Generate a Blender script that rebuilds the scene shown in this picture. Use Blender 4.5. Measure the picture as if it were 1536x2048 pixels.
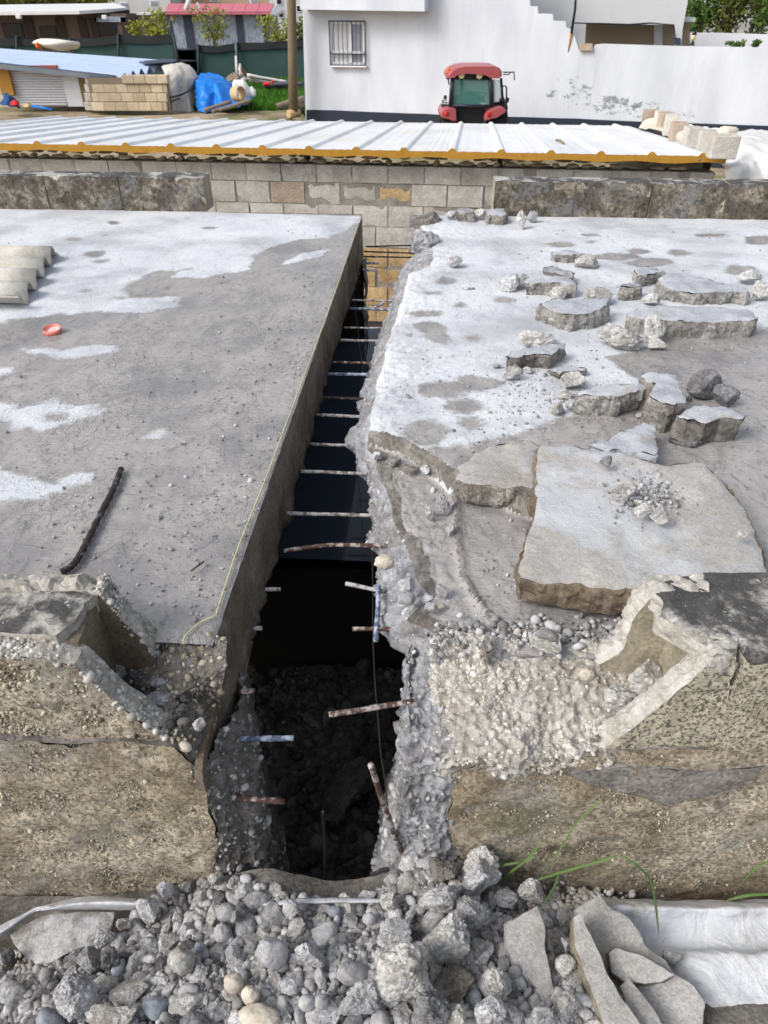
import bpy, math, random
import numpy as np
from mathutils import Vector, Matrix
from mathutils.geometry import delaunay_2d_cdt

for o in list(bpy.data.objects): bpy.data.objects.remove(o)
scn = bpy.context.scene
COL = scn.collection
R = math.radians
rng = np.random.default_rng(7)
random.seed(7)

# ------------------------------------------------------------- camera
PITCH, FOC, EYE = 35.6, 1420.0, 1.3
cd = bpy.data.cameras.new("camera"); cam = bpy.data.objects.new("camera", cd); COL.objects.link(cam)
cam.location = (0, 0, EYE); cam.rotation_euler = (R(90 - PITCH), 0, 0)
cd.sensor_fit = 'VERTICAL'; cd.sensor_height = 36.0; cd.lens = FOC / 2048 * 36.0
cd.clip_start = 0.05; cd.clip_end = 900
cd.dof.use_dof = True; cd.dof.focus_distance = 2.3; cd.dof.aperture_fstop = 7.5
scn.camera = cam
# ------------------------------------------------------------- world, sun, exposure
SUN_EL, SUN_AZ = 42.0, -120.0          # azimuth from +Y towards +X
w = bpy.data.worlds.new("World"); scn.world = w; w.use_nodes = True
wt = w.node_tree; wt.nodes.clear()
sky = wt.nodes.new('ShaderNodeTexSky'); sky.sky_type = 'NISHITA'; sky.sun_disc = False
sky.sun_elevation = R(SUN_EL); sky.sun_rotation = R(SUN_AZ)
sky.air_density = 1.0; sky.dust_density = 4.0; sky.ozone_density = 1.0
hs = wt.nodes.new('ShaderNodeHueSaturation'); hs.inputs['Saturation'].default_value = 0.5
bg = wt.nodes.new('ShaderNodeBackground'); bg.inputs['Strength'].default_value = 0.15
wo = wt.nodes.new('ShaderNodeOutputWorld')
wt.links.new(sky.outputs[0], hs.inputs['Color']); wt.links.new(hs.outputs[0], bg.inputs[0]); wt.links.new(bg.outputs[0], wo.inputs[0])
sl = bpy.data.lights.new("sun", 'SUN'); sl.energy = 1.2; sl.angle = R(20); sl.color = (1.0, 0.96, 0.92)
so = bpy.data.objects.new("sun", sl); COL.objects.link(so)
sd = Vector((math.sin(R(SUN_AZ)) * math.cos(R(SUN_EL)), math.cos(R(SUN_AZ)) * math.cos(R(SUN_EL)), math.sin(R(SUN_EL))))
so.rotation_euler = sd.to_track_quat('Z', 'Y').to_euler(); so.location = (0, 0, 30)
vs = scn.view_settings
vs.view_transform = 'Standard'; vs.look = 'None'; vs.gamma = 1; vs.use_curve_mapping = False; vs.exposure = 0.38
scn.cycles.max_bounces = 6; scn.cycles.diffuse_bounces = 3; scn.cycles.transparent_max_bounces = 12

# ------------------------------------------------------------- maths helpers
th = R(PITCH)
CF = np.array([0, math.cos(th), -math.sin(th)]); CU = np.array([0, math.sin(th), math.cos(th)]); CR = np.array([1., 0, 0])
CE = np.array([0, 0, EYE])
def V3(*a): return np.array(a, float)
def ray(u, v): return CF + CR * (u - 768) / FOC - CU * (v - 1024) / FOC
def PN(u, v, p0, n):
    d = ray(u, v); return CE + d * np.dot(np.asarray(p0, float) - CE, n) / np.dot(d, n)
def P(u, v, z=0.): return PN(u, v, (0, 0, z), V3(0, 0, 1))
def PY(u, v, y): return PN(u, v, (0, y, 0), V3(0, 1, 0))
def ppm(p):                                              # photo pixels per metre at a point
    return FOC / np.dot(np.asarray(p) - CE, CF)
TA = P(430, 1270, 0); TB = P(722, 435, 0)
psi = math.atan2(TB[0] - TA[0], TB[1] - TA[1])
TF = V3(math.sin(psi), math.cos(psi), 0); TR = V3(math.cos(psi), -math.sin(psi), 0)
def T(s, t, z): return TA + TR * s + TF * t + V3(0, 0, z)
def PT(u, v, t): return PN(u, v, TA + TF * t, TF)
def PS(u, v, s): return PN(u, v, TA + TR * s, TR)
def st(p):
    q = np.asarray(p) - TA; return q @ TR, q @ TF

def _hash(ix, iy, iz, seed):
    h = (ix.astype(np.int64) * 374761393 + iy.astype(np.int64) * 668265263 + iz.astype(np.int64) * 2147483647 + seed * 1274126177) & 0xffffffff
    h = ((h ^ (h >> 13)) * 1274126177) & 0xffffffff
    h = ((h ^ (h >> 16)) * 2246822519) & 0xffffffff
    return ((h ^ (h >> 15)) & 0xffffff) / float(0xffffff)
def vnoise(p, seed=0):
    p = np.asarray(p, float); i = np.floor(p).astype(np.int64); f = p - i; f = f * f * (3 - 2 * f)
    r = 0
    for a in (0, 1):
        for b in (0, 1):
            for c in (0, 1):
                wgt = (f[:, 0] if a else 1 - f[:, 0]) * (f[:, 1] if b else 1 - f[:, 1]) * (f[:, 2] if c else 1 - f[:, 2])
                r = r + wgt * _hash(i[:, 0] + a, i[:, 1] + b, i[:, 2] + c, seed)
    return r * 2 - 1
def fbm(p, octv=4, seed=0, gain=.5):
    p = np.asarray(p, float); r = 0; a = 1.; tot = 0
    for k in range(octv):
        r = r + a * vnoise(p * 2 ** k + 17.3 * k, seed + k); tot += a; a *= gain
    return r / tot
def cells(p, seed=0):                                    # bumps shaped like pebbles: 1 at a cell's middle, 0 at its rim
    p = np.asarray(p, float); i = np.floor(p).astype(np.int64)
    d1 = np.full(len(p), 9.); d2 = np.full(len(p), 9.)
    for a in (-1, 0, 1):
        for b in (-1, 0, 1):
            for c in (-1, 0, 1):
                j = i + np.array([a, b, c])
                q = j + np.stack([_hash(j[:, 0], j[:, 1], j[:, 2], seed + k) for k in (1, 2, 3)], 1)
                d = np.linalg.norm(p - q, axis=1)
                d2 = np.where(d < d1, d1, np.minimum(d2, d)); d1 = np.minimum(d1, d)
    return np.clip((d2 - d1) * 1.6, 0, 1) ** .5

# ------------------------------------------------------------- object helpers
def link(o, parent=None):
    COL.objects.link(o)
    if parent is not None: o.parent = parent
    return o
def wloc(o):
    v = Vector(o.location)
    while o.parent is not None: o = o.parent; v = v + o.location
    return np.array(v)
def mk(name, verts, faces, mats, parent=None, loc=None, smooth=False, midx=None, smask=None, attrs=None, local=False):
    verts = np.asarray(verts, float)
    if loc is None: loc = np.zeros(3) if (parent is not None or local) else np.array([verts[:, 0].mean(), verts[:, 1].mean(), verts[:, 2].min()])
    base = np.asarray(loc, float)
    if not local:
        if parent is not None: verts = verts - wloc(parent)
        else: verts = verts - base
    me = bpy.data.meshes.new(name)
    me.from_pydata(verts.tolist(), [], [list(map(int, f)) for f in faces])
    if not isinstance(mats, (list, tuple)): mats = [mats]
    for m in mats: me.materials.append(m)
    n = len(me.polygons)
    if midx is not None: me.polygons.foreach_set('material_index', np.asarray(midx, np.int32))
    if smask is not None: me.polygons.foreach_set('use_smooth', np.asarray(smask, bool))
    elif smooth: me.polygons.foreach_set('use_smooth', np.ones(n, bool))
    if attrs:
        for k, a in attrs.items():
            at = me.attributes.new(k, 'FLOAT', 'POINT'); at.data.foreach_set('value', np.asarray(a, np.float32))
    me.update()
    o = bpy.data.objects.new(name, me)
    o.location = base if parent is None or local else (0, 0, 0)
    return link(o, parent)
def empty(name, loc, rz=0, parent=None):
    o = bpy.data.objects.new(name, None); o.empty_display_size = .1
    o.location = loc; o.rotation_euler = (0, 0, rz); return link(o, parent)
def tag(o, label=None, cat=None, group=None, kind=None):
    if label: o['label'] = label
    if cat: o['category'] = cat
    if group: o['group'] = group
    if kind: o['kind'] = kind
    return o
class MB:                                                # a bag of shapes that becomes one mesh
    def __init__(s): s.v = []; s.f = []; s.m = []; s.s = []; s.n = 0
    def add(s, v, f, m=0, sm=False):
        v = np.asarray(v, float); f = [[int(i) + s.n for i in q] for q in f]
        s.v.append(v); s.f += f; s.m += [m] * len(f) if np.isscalar(m) else list(m); s.s += [sm] * len(f) if np.isscalar(sm) else list(sm); s.n += len(v); return s
    def box(s, c, d, rot=None, m=0, bev=0.0):
        v, f = boxg(d, bev)
        if rot is not None: v = v @ np.array(Matrix(rot)).T
        return s.add(v + np.asarray(c, float), f, m)
    def tube(s, pts, r, n=8, m=0, caps=True):
        v, f = tubeg(pts, r, n, caps); return s.add(v, f, m, [True] * (len(f) - (2 if caps else 0)) + [False] * (2 if caps else 0))
    def build(s, name, mats, parent=None, **k):
        return mk(name, np.concatenate(s.v), s.f, mats, parent, midx=s.m, smask=s.s, **k)
def boxg(d, bev=0.):
    x, y, z = np.asarray(d, float) / 2
    if bev <= 0:
        v = [(-x, -y, -z), (x, -y, -z), (x, y, -z), (-x, y, -z), (-x, -y, z), (x, -y, z), (x, y, z), (-x, y, z)]
        return np.array(v), [(0, 3, 2, 1), (4, 5, 6, 7), (0, 1, 5, 4), (1, 2, 6, 5), (2, 3, 7, 6), (3, 0, 4, 7)]
    b = min(bev, x * .9, y * .9, z * .9); v = []; ring = []
    def rect(X, Y, Z):
        c = min(b, X * .9, Y * .9)
        return [(-X + c, -Y, Z), (X - c, -Y, Z), (X, -Y + c, Z), (X, Y - c, Z), (X - c, Y, Z), (-X + c, Y, Z), (-X, Y - c, Z), (-X, -Y + c, Z)]
    for X, Y, Z in ((x - b, y - b, -z), (x, y, -z + b), (x, y, z - b), (x - b, y - b, z)): v += rect(X, Y, Z)
    f = [tuple(range(7, -1, -1)), tuple(range(24, 32))]
    for k in range(3):
        for i in range(8): f.append((k * 8 + i, k * 8 + (i + 1) % 8, k * 8 + 8 + (i + 1) % 8, k * 8 + 8 + i))
    return np.array(v), f
def tubeg(pts, r, n=8, caps=True):
    pts = np.asarray(pts, float); rs = np.broadcast_to(np.asarray(r, float), (len(pts),))
    v = []; tan = np.gradient(pts, axis=0); ref = V3(0, 0, 1)
    if abs(tan[0] / (np.linalg.norm(tan[0]) + 1e-9) @ ref) > .9: ref = V3(1, 0, 0)
    for p, t_, rr in zip(pts, tan, rs):
        t_ = t_ / (np.linalg.norm(t_) + 1e-12); a = np.cross(ref, t_); a /= np.linalg.norm(a) + 1e-12; b = np.cross(t_, a)
        for k in range(n):
            an = 2 * math.pi * k / n; v.append(p + rr * (math.cos(an) * a + math.sin(an) * b))
    f = []
    for j in range(len(pts) - 1):
        for k in range(n): f.append((j * n + k, j * n + (k + 1) % n, (j + 1) * n + (k + 1) % n, (j + 1) * n + k))
    if caps: f += [tuple(range(n - 1, -1, -1)), tuple(range((len(pts) - 1) * n, len(pts) * n))]
    return np.array(v), f
def gridf(nu, nv, flip=False):
    i, j = np.meshgrid(np.arange(nv - 1), np.arange(nu - 1), indexing='ij'); a = (i * nu + j).ravel()
    q = np.stack([a, a + 1, a + nu + 1, a + nu], 1)
    return q[:, ::-1] if flip else q
def inside(pts, poly):
    x, y = pts[:, 0], pts[:, 1]; r = np.zeros(len(pts), bool); n = len(poly)
    for i in range(n):
        x0, y0 = poly[i]; x1, y1 = poly[(i + 1) % n]
        c = ((y0 > y) != (y1 > y)); r ^= c & (x < (x1 - x0) * (y - y0) / ((y1 - y0) if y1 != y0 else 1e-12) + x0)
    return r
def sdf(pts, poly):                                      # + inside
    poly = np.asarray(poly, float); d = np.full(len(pts), 1e9); n = len(poly)
    for i in range(n):
        a = poly[i]; b = poly[(i + 1) % n]; ab = b - a
        t_ = np.clip(((pts - a) @ ab) / (ab @ ab + 1e-12), 0, 1)
        d = np.minimum(d, np.linalg.norm(pts - a - t_[:, None] * ab, axis=1))
    return np.where(inside(pts, poly), d, -d)
def resample(poly, step):
    poly = np.asarray(poly, float); out = []
    for i in range(len(poly)):
        a = poly[i]; b = poly[(i + 1) % len(poly)]; k = max(1, int(round(np.linalg.norm(b - a) / step)))
        out += [a + (b - a) * j / k for j in range(k)]
    return np.array(out)
def plate_geo(poly3, thick, res=.02, jag=.008, rough=.006, topn=.003, seed=0, layers=4, cornerr=.0, flare=.0):
    """closed solid: a polygon (any plane) pushed along thick; rough broken sides. material 0 = the face, 1 = sides and back"""
    poly3 = np.asarray(poly3, float); thick = np.asarray(thick, float)
    o = poly3.mean(0); nrm = np.zeros(3)
    for i in range(len(poly3)): nrm += np.cross(poly3[i] - o, poly3[(i + 1) % len(poly3)] - o)
    nrm /= np.linalg.norm(nrm)
    if nrm @ thick > 0: poly3 = poly3[::-1]; nrm = -nrm
    ex = np.cross(V3(0, 1, 0) if abs(nrm[1]) < .9 else V3(0, 0, 1), nrm); ex /= np.linalg.norm(ex); ey = np.cross(nrm, ex)
    p2 = np.stack([(poly3 - o) @ ex, (poly3 - o) @ ey], 1)
    out = resample(p2, res)
    w3 = o + out[:, :1] * ex + out[:, 1:] * ey
    out = out + np.stack([fbm(w3 * .35 / res, 3, seed), fbm(w3 * .35 / res, 3, seed + 50)], 1) * jag
    mn, mx = out.min(0), out.max(0); g = res * 1.25
    xs, ys = np.meshgrid(np.arange(mn[0], mx[0], g), np.arange(mn[1], mx[1], g)); pts = np.stack([xs.ravel(), ys.ravel()], 1)
    if len(pts): pts = pts + np.stack([_hash(np.arange(len(pts)), np.arange(len(pts)) * 3, np.zeros(len(pts), int), seed + k) - .5 for k in (1, 2)], 1) * g * .6
    if len(pts): pts = pts[sdf(pts, out) > res * .6]
    allp = np.concatenate([out, pts]) if len(pts) else out
    r = delaunay_2d_cdt([Vector(p) for p in allp], [], [list(range(len(out)))], 1, 1e-6)
    tv = np.array([tuple(p) for p in r[0]]); tf = [list(f) for f in r[2]]
    t3 = o + tv[:, :1] * ex + tv[:, 1:] * ey
    dist = sdf(tv, out); edge = np.clip(1 - np.abs(dist) / (res * .9), 0, 1)
    t3 = t3 + nrm * (fbm(t3 * .25 / res, 4, seed + 9) * topn - edge * cornerr * (.3 + 1.2 * np.abs(vnoise(t3 * .5 / res, seed + 77))))[:, None]
    # sides
    n = len(out); ringp = o + out[:, :1] * ex + out[:, 1:] * ey
    e = np.roll(out, -1, 0) - np.roll(out, 1, 0); e /= np.linalg.norm(e, axis=1)[:, None] + 1e-9
    on = e[:, 1:] * ex - e[:, :1] * ey
    rings = [ringp - nrm * (cornerr * (.3 + 1.2 * np.abs(vnoise(ringp * .5 / res, seed + 77))))[:, None]]
    for k in range(1, layers + 1):
        q = ringp + thick * k / layers
        if flare: q = q + on * (fbm(ringp * .12 / res, 3, seed + 61) * flare * 2.2 * (k / layers) ** .8)[:, None]
        q = q + on * ((fbm(q * .5 / res, 3, seed + 21) * rough * (1 if k < layers else .6)) + rough * .3 * math.sin(math.pi * k / layers))[:, None] + thick * (vnoise(q * .8 / res, seed + 31) * .06 * (k < layers))[:, None]
        rings.append(q)
    V = np.concatenate([t3] + rings); F = list(tf); M = [0] * len(tf); S = [True] * len(tf); b0 = len(t3)
    for k in range(layers):
        for i in range(n):
            j = (i + 1) % n; F.append((b0 + k * n + i, b0 + (k + 1) * n + i, b0 + (k + 1) * n + j, b0 + k * n + j)); M.append(1); S.append(False)
    F.append(tuple(b0 + layers * n + i for i in range(n - 1, -1, -1))); M.append(1); S.append(False)
    return V, F, M, S
def plate(name, poly3, thick, mats, parent=None, **k):
    V, F, M, S = plate_geo(poly3, thick, **k)
    mats = list(mats) if isinstance(mats, (list, tuple)) else [mats, mats]
    return mk(name, V, F, mats, parent, midx=M, smask=S)
def cp(c):                                               # control point: (u,v,'z'|'y'|'s'|'t', value) or a vector
    if len(c) == 3: return np.asarray(c, float)
    u, v, k, a = c; return {'z': P, 'y': PY, 's': PS, 't': PT}[k](u, v, a)
def crom(A, n):                                          # Catmull-Rom along axis 0
    A = np.asarray(A, float); m = len(A); x = np.linspace(0, m - 1, n); i = np.clip(np.floor(x).astype(int), 0, m - 2); f = (x - i).reshape((-1,) + (1,) * (A.ndim - 1))
    g = lambda k: A[np.clip(k, 0, m - 1)]
    p0, p1, p2, p3 = g(i - 1), g(i), g(i + 1), g(i + 2)
    return .5 * (2 * p1 + (p2 - p0) * f + (2 * p0 - 5 * p1 + 4 * p2 - p3) * f * f + (3 * p1 - p0 - 3 * p2 + p3) * f ** 3)
def patch_geo(rows, nu, nv, amp=.01, freq=18., peb=.0, pfreq=40., seed=0, flip=False):
    A = np.array([[cp(c) for c in r] for r in rows]); G = crom(A, nv); G = np.swapaxes(crom(np.swapaxes(G, 0, 1), nu), 0, 1)
    du = np.gradient(G, axis=1); dv = np.gradient(G, axis=0); N = np.cross(du, dv).reshape(-1, 3); N /= np.linalg.norm(N, axis=1)[:, None] + 1e-9
    V = G.reshape(-1, 3)
    if flip: N = -N
    d = fbm(V * freq, 4, seed, .55) * amp
    if peb: d = d + (cells(V * pfreq, seed + 5) - .5) * peb
    V = V + N * d[:, None]
    return V, gridf(nu, nv, flip), N
def rock_geo(seed, sub=3, planes=11, rough=.05, flat=(1, 1, 1), round_=0.):
    rr = np.random.default_rng(seed); v, f = ico(sub); pl = rr.normal(size=(planes, 3)); pl /= np.linalg.norm(pl, axis=1)[:, None]; d = rr.uniform(.5, 1.0, planes)
    dots = v @ pl.T; rad = np.where(dots > .05, d / np.maximum(dots, .05), 9).min(1); rad = np.minimum(rad, 1.15)
    rad = rad * (1 - round_) + round_
    rad = rad * (1 + fbm(v * 2.2 + seed, 4, seed, .6) * rough + (cells(v * 3.1 + seed, seed) - .5) * rough * .55 * (1 - round_) + (fbm(v * 8 + seed, 4, seed + 4, .65) * rough * .5 + (cells(v * 7 + seed, seed + 9) - .5) * rough * .22) * (1 - round_))
    V = v * rad[:, None]; V = V / np.abs(V).max(0)
    return V * np.asarray(flat, float), f
_ico = {}
def ico(sub):
    if sub in _ico: return _ico[sub]
    import bmesh
    bm = bmesh.new(); bmesh.ops.create_icosphere(bm, subdivisions=sub, radius=1.0)
    v = np.array([tuple(q.co) for q in bm.verts]); f = [[q.index for q in a.verts] for a in bm.faces]; bm.free(); _ico[sub] = (v, f); return v, f
# ------------------------------------------------------------- materials
def lin(r, g, b):
    f = lambda c: (c / 255 / 12.92) if c / 255 <= .04045 else ((c / 255 + .055) / 1.055) ** 2.4
    return (f(r), f(g), f(b), 1)
class NT:
    def __init__(s, name):
        s.mat = bpy.data.materials.new(name); s.mat.use_nodes = True; s.t = s.mat.node_tree; s.t.nodes.clear()
        s.out = s.t.nodes.new('ShaderNodeOutputMaterial'); s.b = s.t.nodes.new('ShaderNodeBsdfPrincipled'); s.t.links.new(s.b.outputs[0], s.out.inputs[0])
        s.geo = s.t.nodes.new('ShaderNodeNewGeometry')
    def set(s, sock, val):
        if isinstance(val, bpy.types.NodeSocket): s.t.links.new(val, sock)
        else: sock.default_value = val
    def n(s, typ, ins=None, **kw):
        q = s.t.nodes.new(typ)
        for k, v in kw.items(): setattr(q, k, v)
        for k, v in (ins or {}).items(): s.set(q.inputs[k], v)
        return q
    def pos(s, sc=(1, 1, 1), off=(0, 0, 0)):
        m = s.n('ShaderNodeMapping', {'Vector': s.geo.outputs['Position'], 'Scale': sc, 'Location': off}); return m.outputs[0]
    def noise(s, scale, detail=4, rough=.55, vec=None, dist=0.):
        return s.n('ShaderNodeTexNoise', {'Vector': vec or s.geo.outputs['Position'], 'Scale': scale, 'Detail': detail, 'Roughness': rough, 'Distortion': dist}).outputs['Fac']
    def voro(s, scale, feature='F1', vec=None, out='Distance', rnd=1.):
        q = s.n('ShaderNodeTexVoronoi', {'Vector': vec or s.geo.outputs['Position'], 'Scale': scale, 'Randomness': rnd}, feature=feature); return q.outputs[out]
    def m(s, op, a, b=0., c=0.):
        q = s.n('ShaderNodeMath', operation=op); s.set(q.inputs[0], a); s.set(q.inputs[1], b); s.set(q.inputs[2], c); return q.outputs[0]
    def step(s, x, lo, hi):
        q = s.n('ShaderNodeMapRange', interpolation_type='SMOOTHSTEP'); s.set(q.inputs['Value'], x); s.set(q.inputs['From Min'], lo); s.set(q.inputs['From Max'], hi); return q.outputs[0]
    def ramp(s, fac, stops):
        q = s.n('ShaderNodeValToRGB', {'Fac': fac}); e = q.color_ramp.elements
        while len(e) < len(stops): e.new(.5)
        for el, (p, c) in zip(e, stops): el.position = p; el.color = c
        return q.outputs[0]
    def mix(s, fac, a, b, mode='MIX'):
        q = s.n('ShaderNodeMix', data_type='RGBA', blend_type=mode); s.set(q.inputs[0], fac); s.set(q.inputs[6], a); s.set(q.inputs[7], b); return q.outputs[2]
    def attr(s, name): return s.n('ShaderNodeAttribute', attribute_name=name).outputs['Fac']
    def bump(s, h, strength=.4, dist=.01, prev=None):
        q = s.n('ShaderNodeBump', {'Height': h, 'Strength': strength, 'Distance': dist})
        if prev is not None: s.t.links.new(prev, q.inputs['Normal'])
        return q.outputs[0]
    def fin(s, col, rough=.9, normal=None, spec=.3, metal=0.):
        s.set(s.b.inputs['Base Color'], col); s.set(s.b.inputs['Roughness'], rough); s.set(s.b.inputs['Specular IOR Level'], spec); s.set(s.b.inputs['Metallic'], metal)
        if normal is not None: s.t.links.new(normal, s.b.inputs['Normal'])
        return s.mat
def concrete(name, lo, hi, sc=4., peb=60., pebv=.35, pebb=.5, stains=(), rough=.92, bump=.5, fine=180., objr=.0, grit=.3):
    """lo/hi colours by noise; peb = aggregate cells with their own tint; stains = (colour, scale, threshold, softness, amount)"""
    s = NT(name); a = s.noise(sc, 6, .62)
    col = s.ramp(a, [(.32, lo), (.68, hi)])
    vc = s.n('ShaderNodeTexVoronoi', {'Vector': s.geo.outputs['Position'], 'Scale': peb}, feature='F1')
    rnd = s.n('ShaderNodeSeparateColor', {'Color': vc.outputs['Color']}).outputs[0]
    k = s.m('MULTIPLY_ADD', rnd, 2 * pebv, 1 - pebv)
    col = s.mix(1., col, s.n('ShaderNodeCombineColor', {0: k, 1: k, 2: k}).outputs[0], 'MULTIPLY')
    f = s.noise(fine, 3, .7); k2 = s.m('MULTIPLY_ADD', f, .7, .65)
    col = s.mix(1., col, s.n('ShaderNodeCombineColor', {0: k2, 1: k2, 2: k2}).outputs[0], 'MULTIPLY')
    for i, (c, ssc, thr, sf, am) in enumerate(stains):
        z = s.noise(ssc, 7, .68, s.pos((1, 1, 1), (i * 3.1 + 1, i * 1.7, i * 2.3)))
        col = s.mix(s.m('MULTIPLY', s.step(z, thr - sf, thr + sf), am), col, c)
    if objr:
        q = s.n('ShaderNodeObjectInfo').outputs['Random']; k3 = s.m('MULTIPLY_ADD', q, 2 * objr, 1 - objr)
        col = s.mix(1., col, s.n('ShaderNodeCombineColor', {0: k3, 1: k3, 2: k3}).outputs[0], 'MULTIPLY')
    sp = s.noise(fine * 1.6, 2, .6); col = s.mix(s.m('MULTIPLY', s.step(sp, .58, .7), grit), col, lin(58, 54, 50)); col = s.mix(s.m('MULTIPLY', s.step(sp, .42, .3), grit * .6), col, lin(226, 222, 212))
    pd = s.m('SUBTRACT', 1., vc.outputs['Distance'])
    nb = s.bump(pd, pebb * .5, .25 / peb); nb = s.bump(s.noise(24., 9, .78), bump * 1.3, .022, nb); nb = s.bump(s.noise(fine, 4, .75), bump, .006, nb)
    return s.fin(col, rough, nb, .25)
def plain(name, c, rough=.6, var=.12, sc=6., spec=.4, metal=0., bump=0., objr=0., bsc=40.):
    s = NT(name); k = s.m('MULTIPLY_ADD', s.noise(sc, 5, .6), 2 * var, 1 - var)
    if objr: k = s.m('MULTIPLY', k, s.m('MULTIPLY_ADD', s.n('ShaderNodeObjectInfo').outputs['Random'], 2 * objr, 1 - objr))
    col = s.mix(1., c, s.n('ShaderNodeCombineColor', {0: k, 1: k, 2: k}).outputs[0], 'MULTIPLY')
    nb = s.bump(s.noise(bsc, 4, .6), bump, .01) if bump else None
    return s.fin(col, rough, nb, spec, metal)
def glass(name, c, rough=.05, alpha=.35):
    s = NT(name); m = s.fin(c, rough, None, .6); s.b.inputs['Alpha'].default_value = alpha; return m
M = {}
def slab_material(name):
    s = NT(name); wa = s.attr('wet')
    n1 = s.noise(7., 6, .65); n2 = s.noise(45., 4, .6); n3 = s.noise(2.2, 5, .6)
    x = s.m('ADD', wa, s.m('MULTIPLY_ADD', n1, .16, -.08)); x = s.m('ADD', x, s.m('MULTIPLY_ADD', n2, .05, -.025))
    wet = s.step(x, -.022, .022)
    flow = s.noise(5.5, 7, .7, s.pos((1.6, .8, 1)), 1.2); marks = s.noise(16., 6, .72, s.pos((1., .55, 1)), 2.2)
    dry = s.ramp(n3, [(.28, lin(168, 172, 179)), (.45, lin(207, 211, 216)), (.7, lin(224, 227, 230))])
    dry = s.mix(s.m('MULTIPLY', s.step(marks, .52, .68), .45), dry, lin(146, 149, 155))
    dry = s.mix(s.m('MULTIPLY', s.step(s.noise(70, 4, .7), .57, .7), .55), dry, lin(116, 116, 119)); dry = s.mix(s.m('MULTIPLY', s.step(s.noise(190, 3, .7), .52, .66), .45), dry, lin(128, 129, 132)); dry = s.mix(s.m('MULTIPLY', s.step(s.noise(150, 3, .7, s.pos((1, 1, 1), (5, 5, 0))), .56, .68), .6), dry, lin(222, 225, 229))
    wc = s.ramp(flow, [(.3, lin(142, 140, 138)), (.5, lin(163, 160, 157)), (.75, lin(177, 174, 171))])
    wc = s.mix(s.m('MULTIPLY', s.step(marks, .53, .66), .65), wc, lin(104, 103, 107))
    ln = s.m('ABSOLUTE', s.m('SUBTRACT', s.noise(10., 5, .6, s.pos((1., .6, 1), (2, 7, 0)), 2.5), .5)); lmask = s.step(s.noise(2.6, 4, .6, s.pos((1, 1, 1), (9, 3, 0))), .46, .6)
    wc = s.mix(s.m('MULTIPLY', s.m('MULTIPLY', s.step(ln, .022, .004), lmask), .5), wc, lin(98, 98, 103)); wc = s.mix(s.m('MULTIPLY', s.step(s.noise(1.7, 5, .65, s.pos((1, .8, 1), (1, 8, 0))), .48, .64), .65), wc, lin(122, 121, 122))
    wc = s.mix(s.m('MULTIPLY', s.step(s.noise(210, 3, .7), .6, .7), .22), wc, lin(104, 100, 97))
    rim = s.m('SUBTRACT', s.step(x, -.04, .0), s.step(x, .0, .05))
    wc = s.mix(s.m('MULTIPLY', rim, .5), wc, lin(140, 136, 132))
    col = s.mix(wet, dry, wc)
    half = s.m('MULTIPLY', s.step(s.noise(1.6, 6, .65, s.pos((1, 1.2, 1), (4, 2, 0))), .46, .66), s.m('SUBTRACT', 1., wet)); col = s.mix(s.m('MULTIPLY', half, .55), col, lin(160, 162, 167))
    deep = s.attr('deep')
    rough = s.m('MULTIPLY_ADD', wet, -.62, .9); rough = s.m('SUBTRACT', rough, s.m('MULTIPLY', deep, .2))
    ripple = s.noise(22., 3, .5, s.pos((.6, 1.5, 1)), 1.5)
    h = s.m('ADD', s.m('MULTIPLY', ripple, s.m('MULTIPLY', wet, .8)), s.m('MULTIPLY', marks, .3)); h = s.m('ADD', h, s.m('MULTIPLY', s.m('MULTIPLY', s.step(ln, .05, .0), lmask), .35))
    nb = s.bump(h, .4, .02); nb = s.bump(s.noise(140., 5, .7), s.m('MULTIPLY_ADD', wet, -.27, .35), .006, nb)
    nb = s.bump(s.m('MULTIPLY', s.step(s.noise(60, 3, .6), .62, .7), 1.), .5, .006, nb)
    M[name] = s.fin(col, rough, nb, .45)
slab_material('slab_top')
C = concrete
M['cavity'] = C('shade_brown_hollow_inside', lin(112, 102, 86), lin(142, 131, 112), 6, 120, .2, .4, [(lin(90, 78, 60), 5, .56, .1, .5)])  # darker brown base paints in the hollow's shade, random blotches over it
M['cut'] = C('saw_cut_concrete', lin(104, 92, 76), lin(140, 130, 116), 5, 90, .22, .25, [(lin(70, 58, 44), 3., .56, .1, .6), (lin(160, 156, 150), 9, .62, .06, .5)], .75)
M['broken'] = C('broken_aggregate_concrete', lin(132, 132, 135), lin(176, 178, 183), 9, 60, .25, .7, [(lin(128, 120, 108), 4, .58, .1, .5), (lin(206, 209, 214), 14, .58, .06, .55)])
M['brokend'] = C('broken_damp_concrete', lin(104, 101, 97), lin(150, 146, 140), 9, 60, .28, .7, [(lin(88, 80, 70), 4, .55, .1, .5)])
M['pale'] = C('pale_broken_aggregate', lin(160, 155, 147), lin(204, 200, 192), 12, 75, .22, .8, [(lin(140, 130, 112), 6, .55, .1, .5), (lin(222, 219, 212), 9, .6, .06, .5)])
M['white'] = C('fresh_pale_break', lin(176, 172, 163), lin(214, 211, 204), 9, 110, .15, .5, [(lin(228, 226, 221), 6, .55, .08, .6)], grit=.2)
M['cream'] = C('cream_formed_concrete', lin(150, 142, 122), lin(196, 188, 168), 6, 120, .2, .4, [(lin(110, 98, 74), 3, .58, .1, .5)])
M['lichen'] = C('lichen_topped_concrete', lin(150, 146, 136), lin(214, 212, 206), 14, 60, .25, .6, [(lin(58, 58, 60), 5, .47, .06, .9), (lin(222, 224, 226), 22, .63, .03, .7)])
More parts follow.
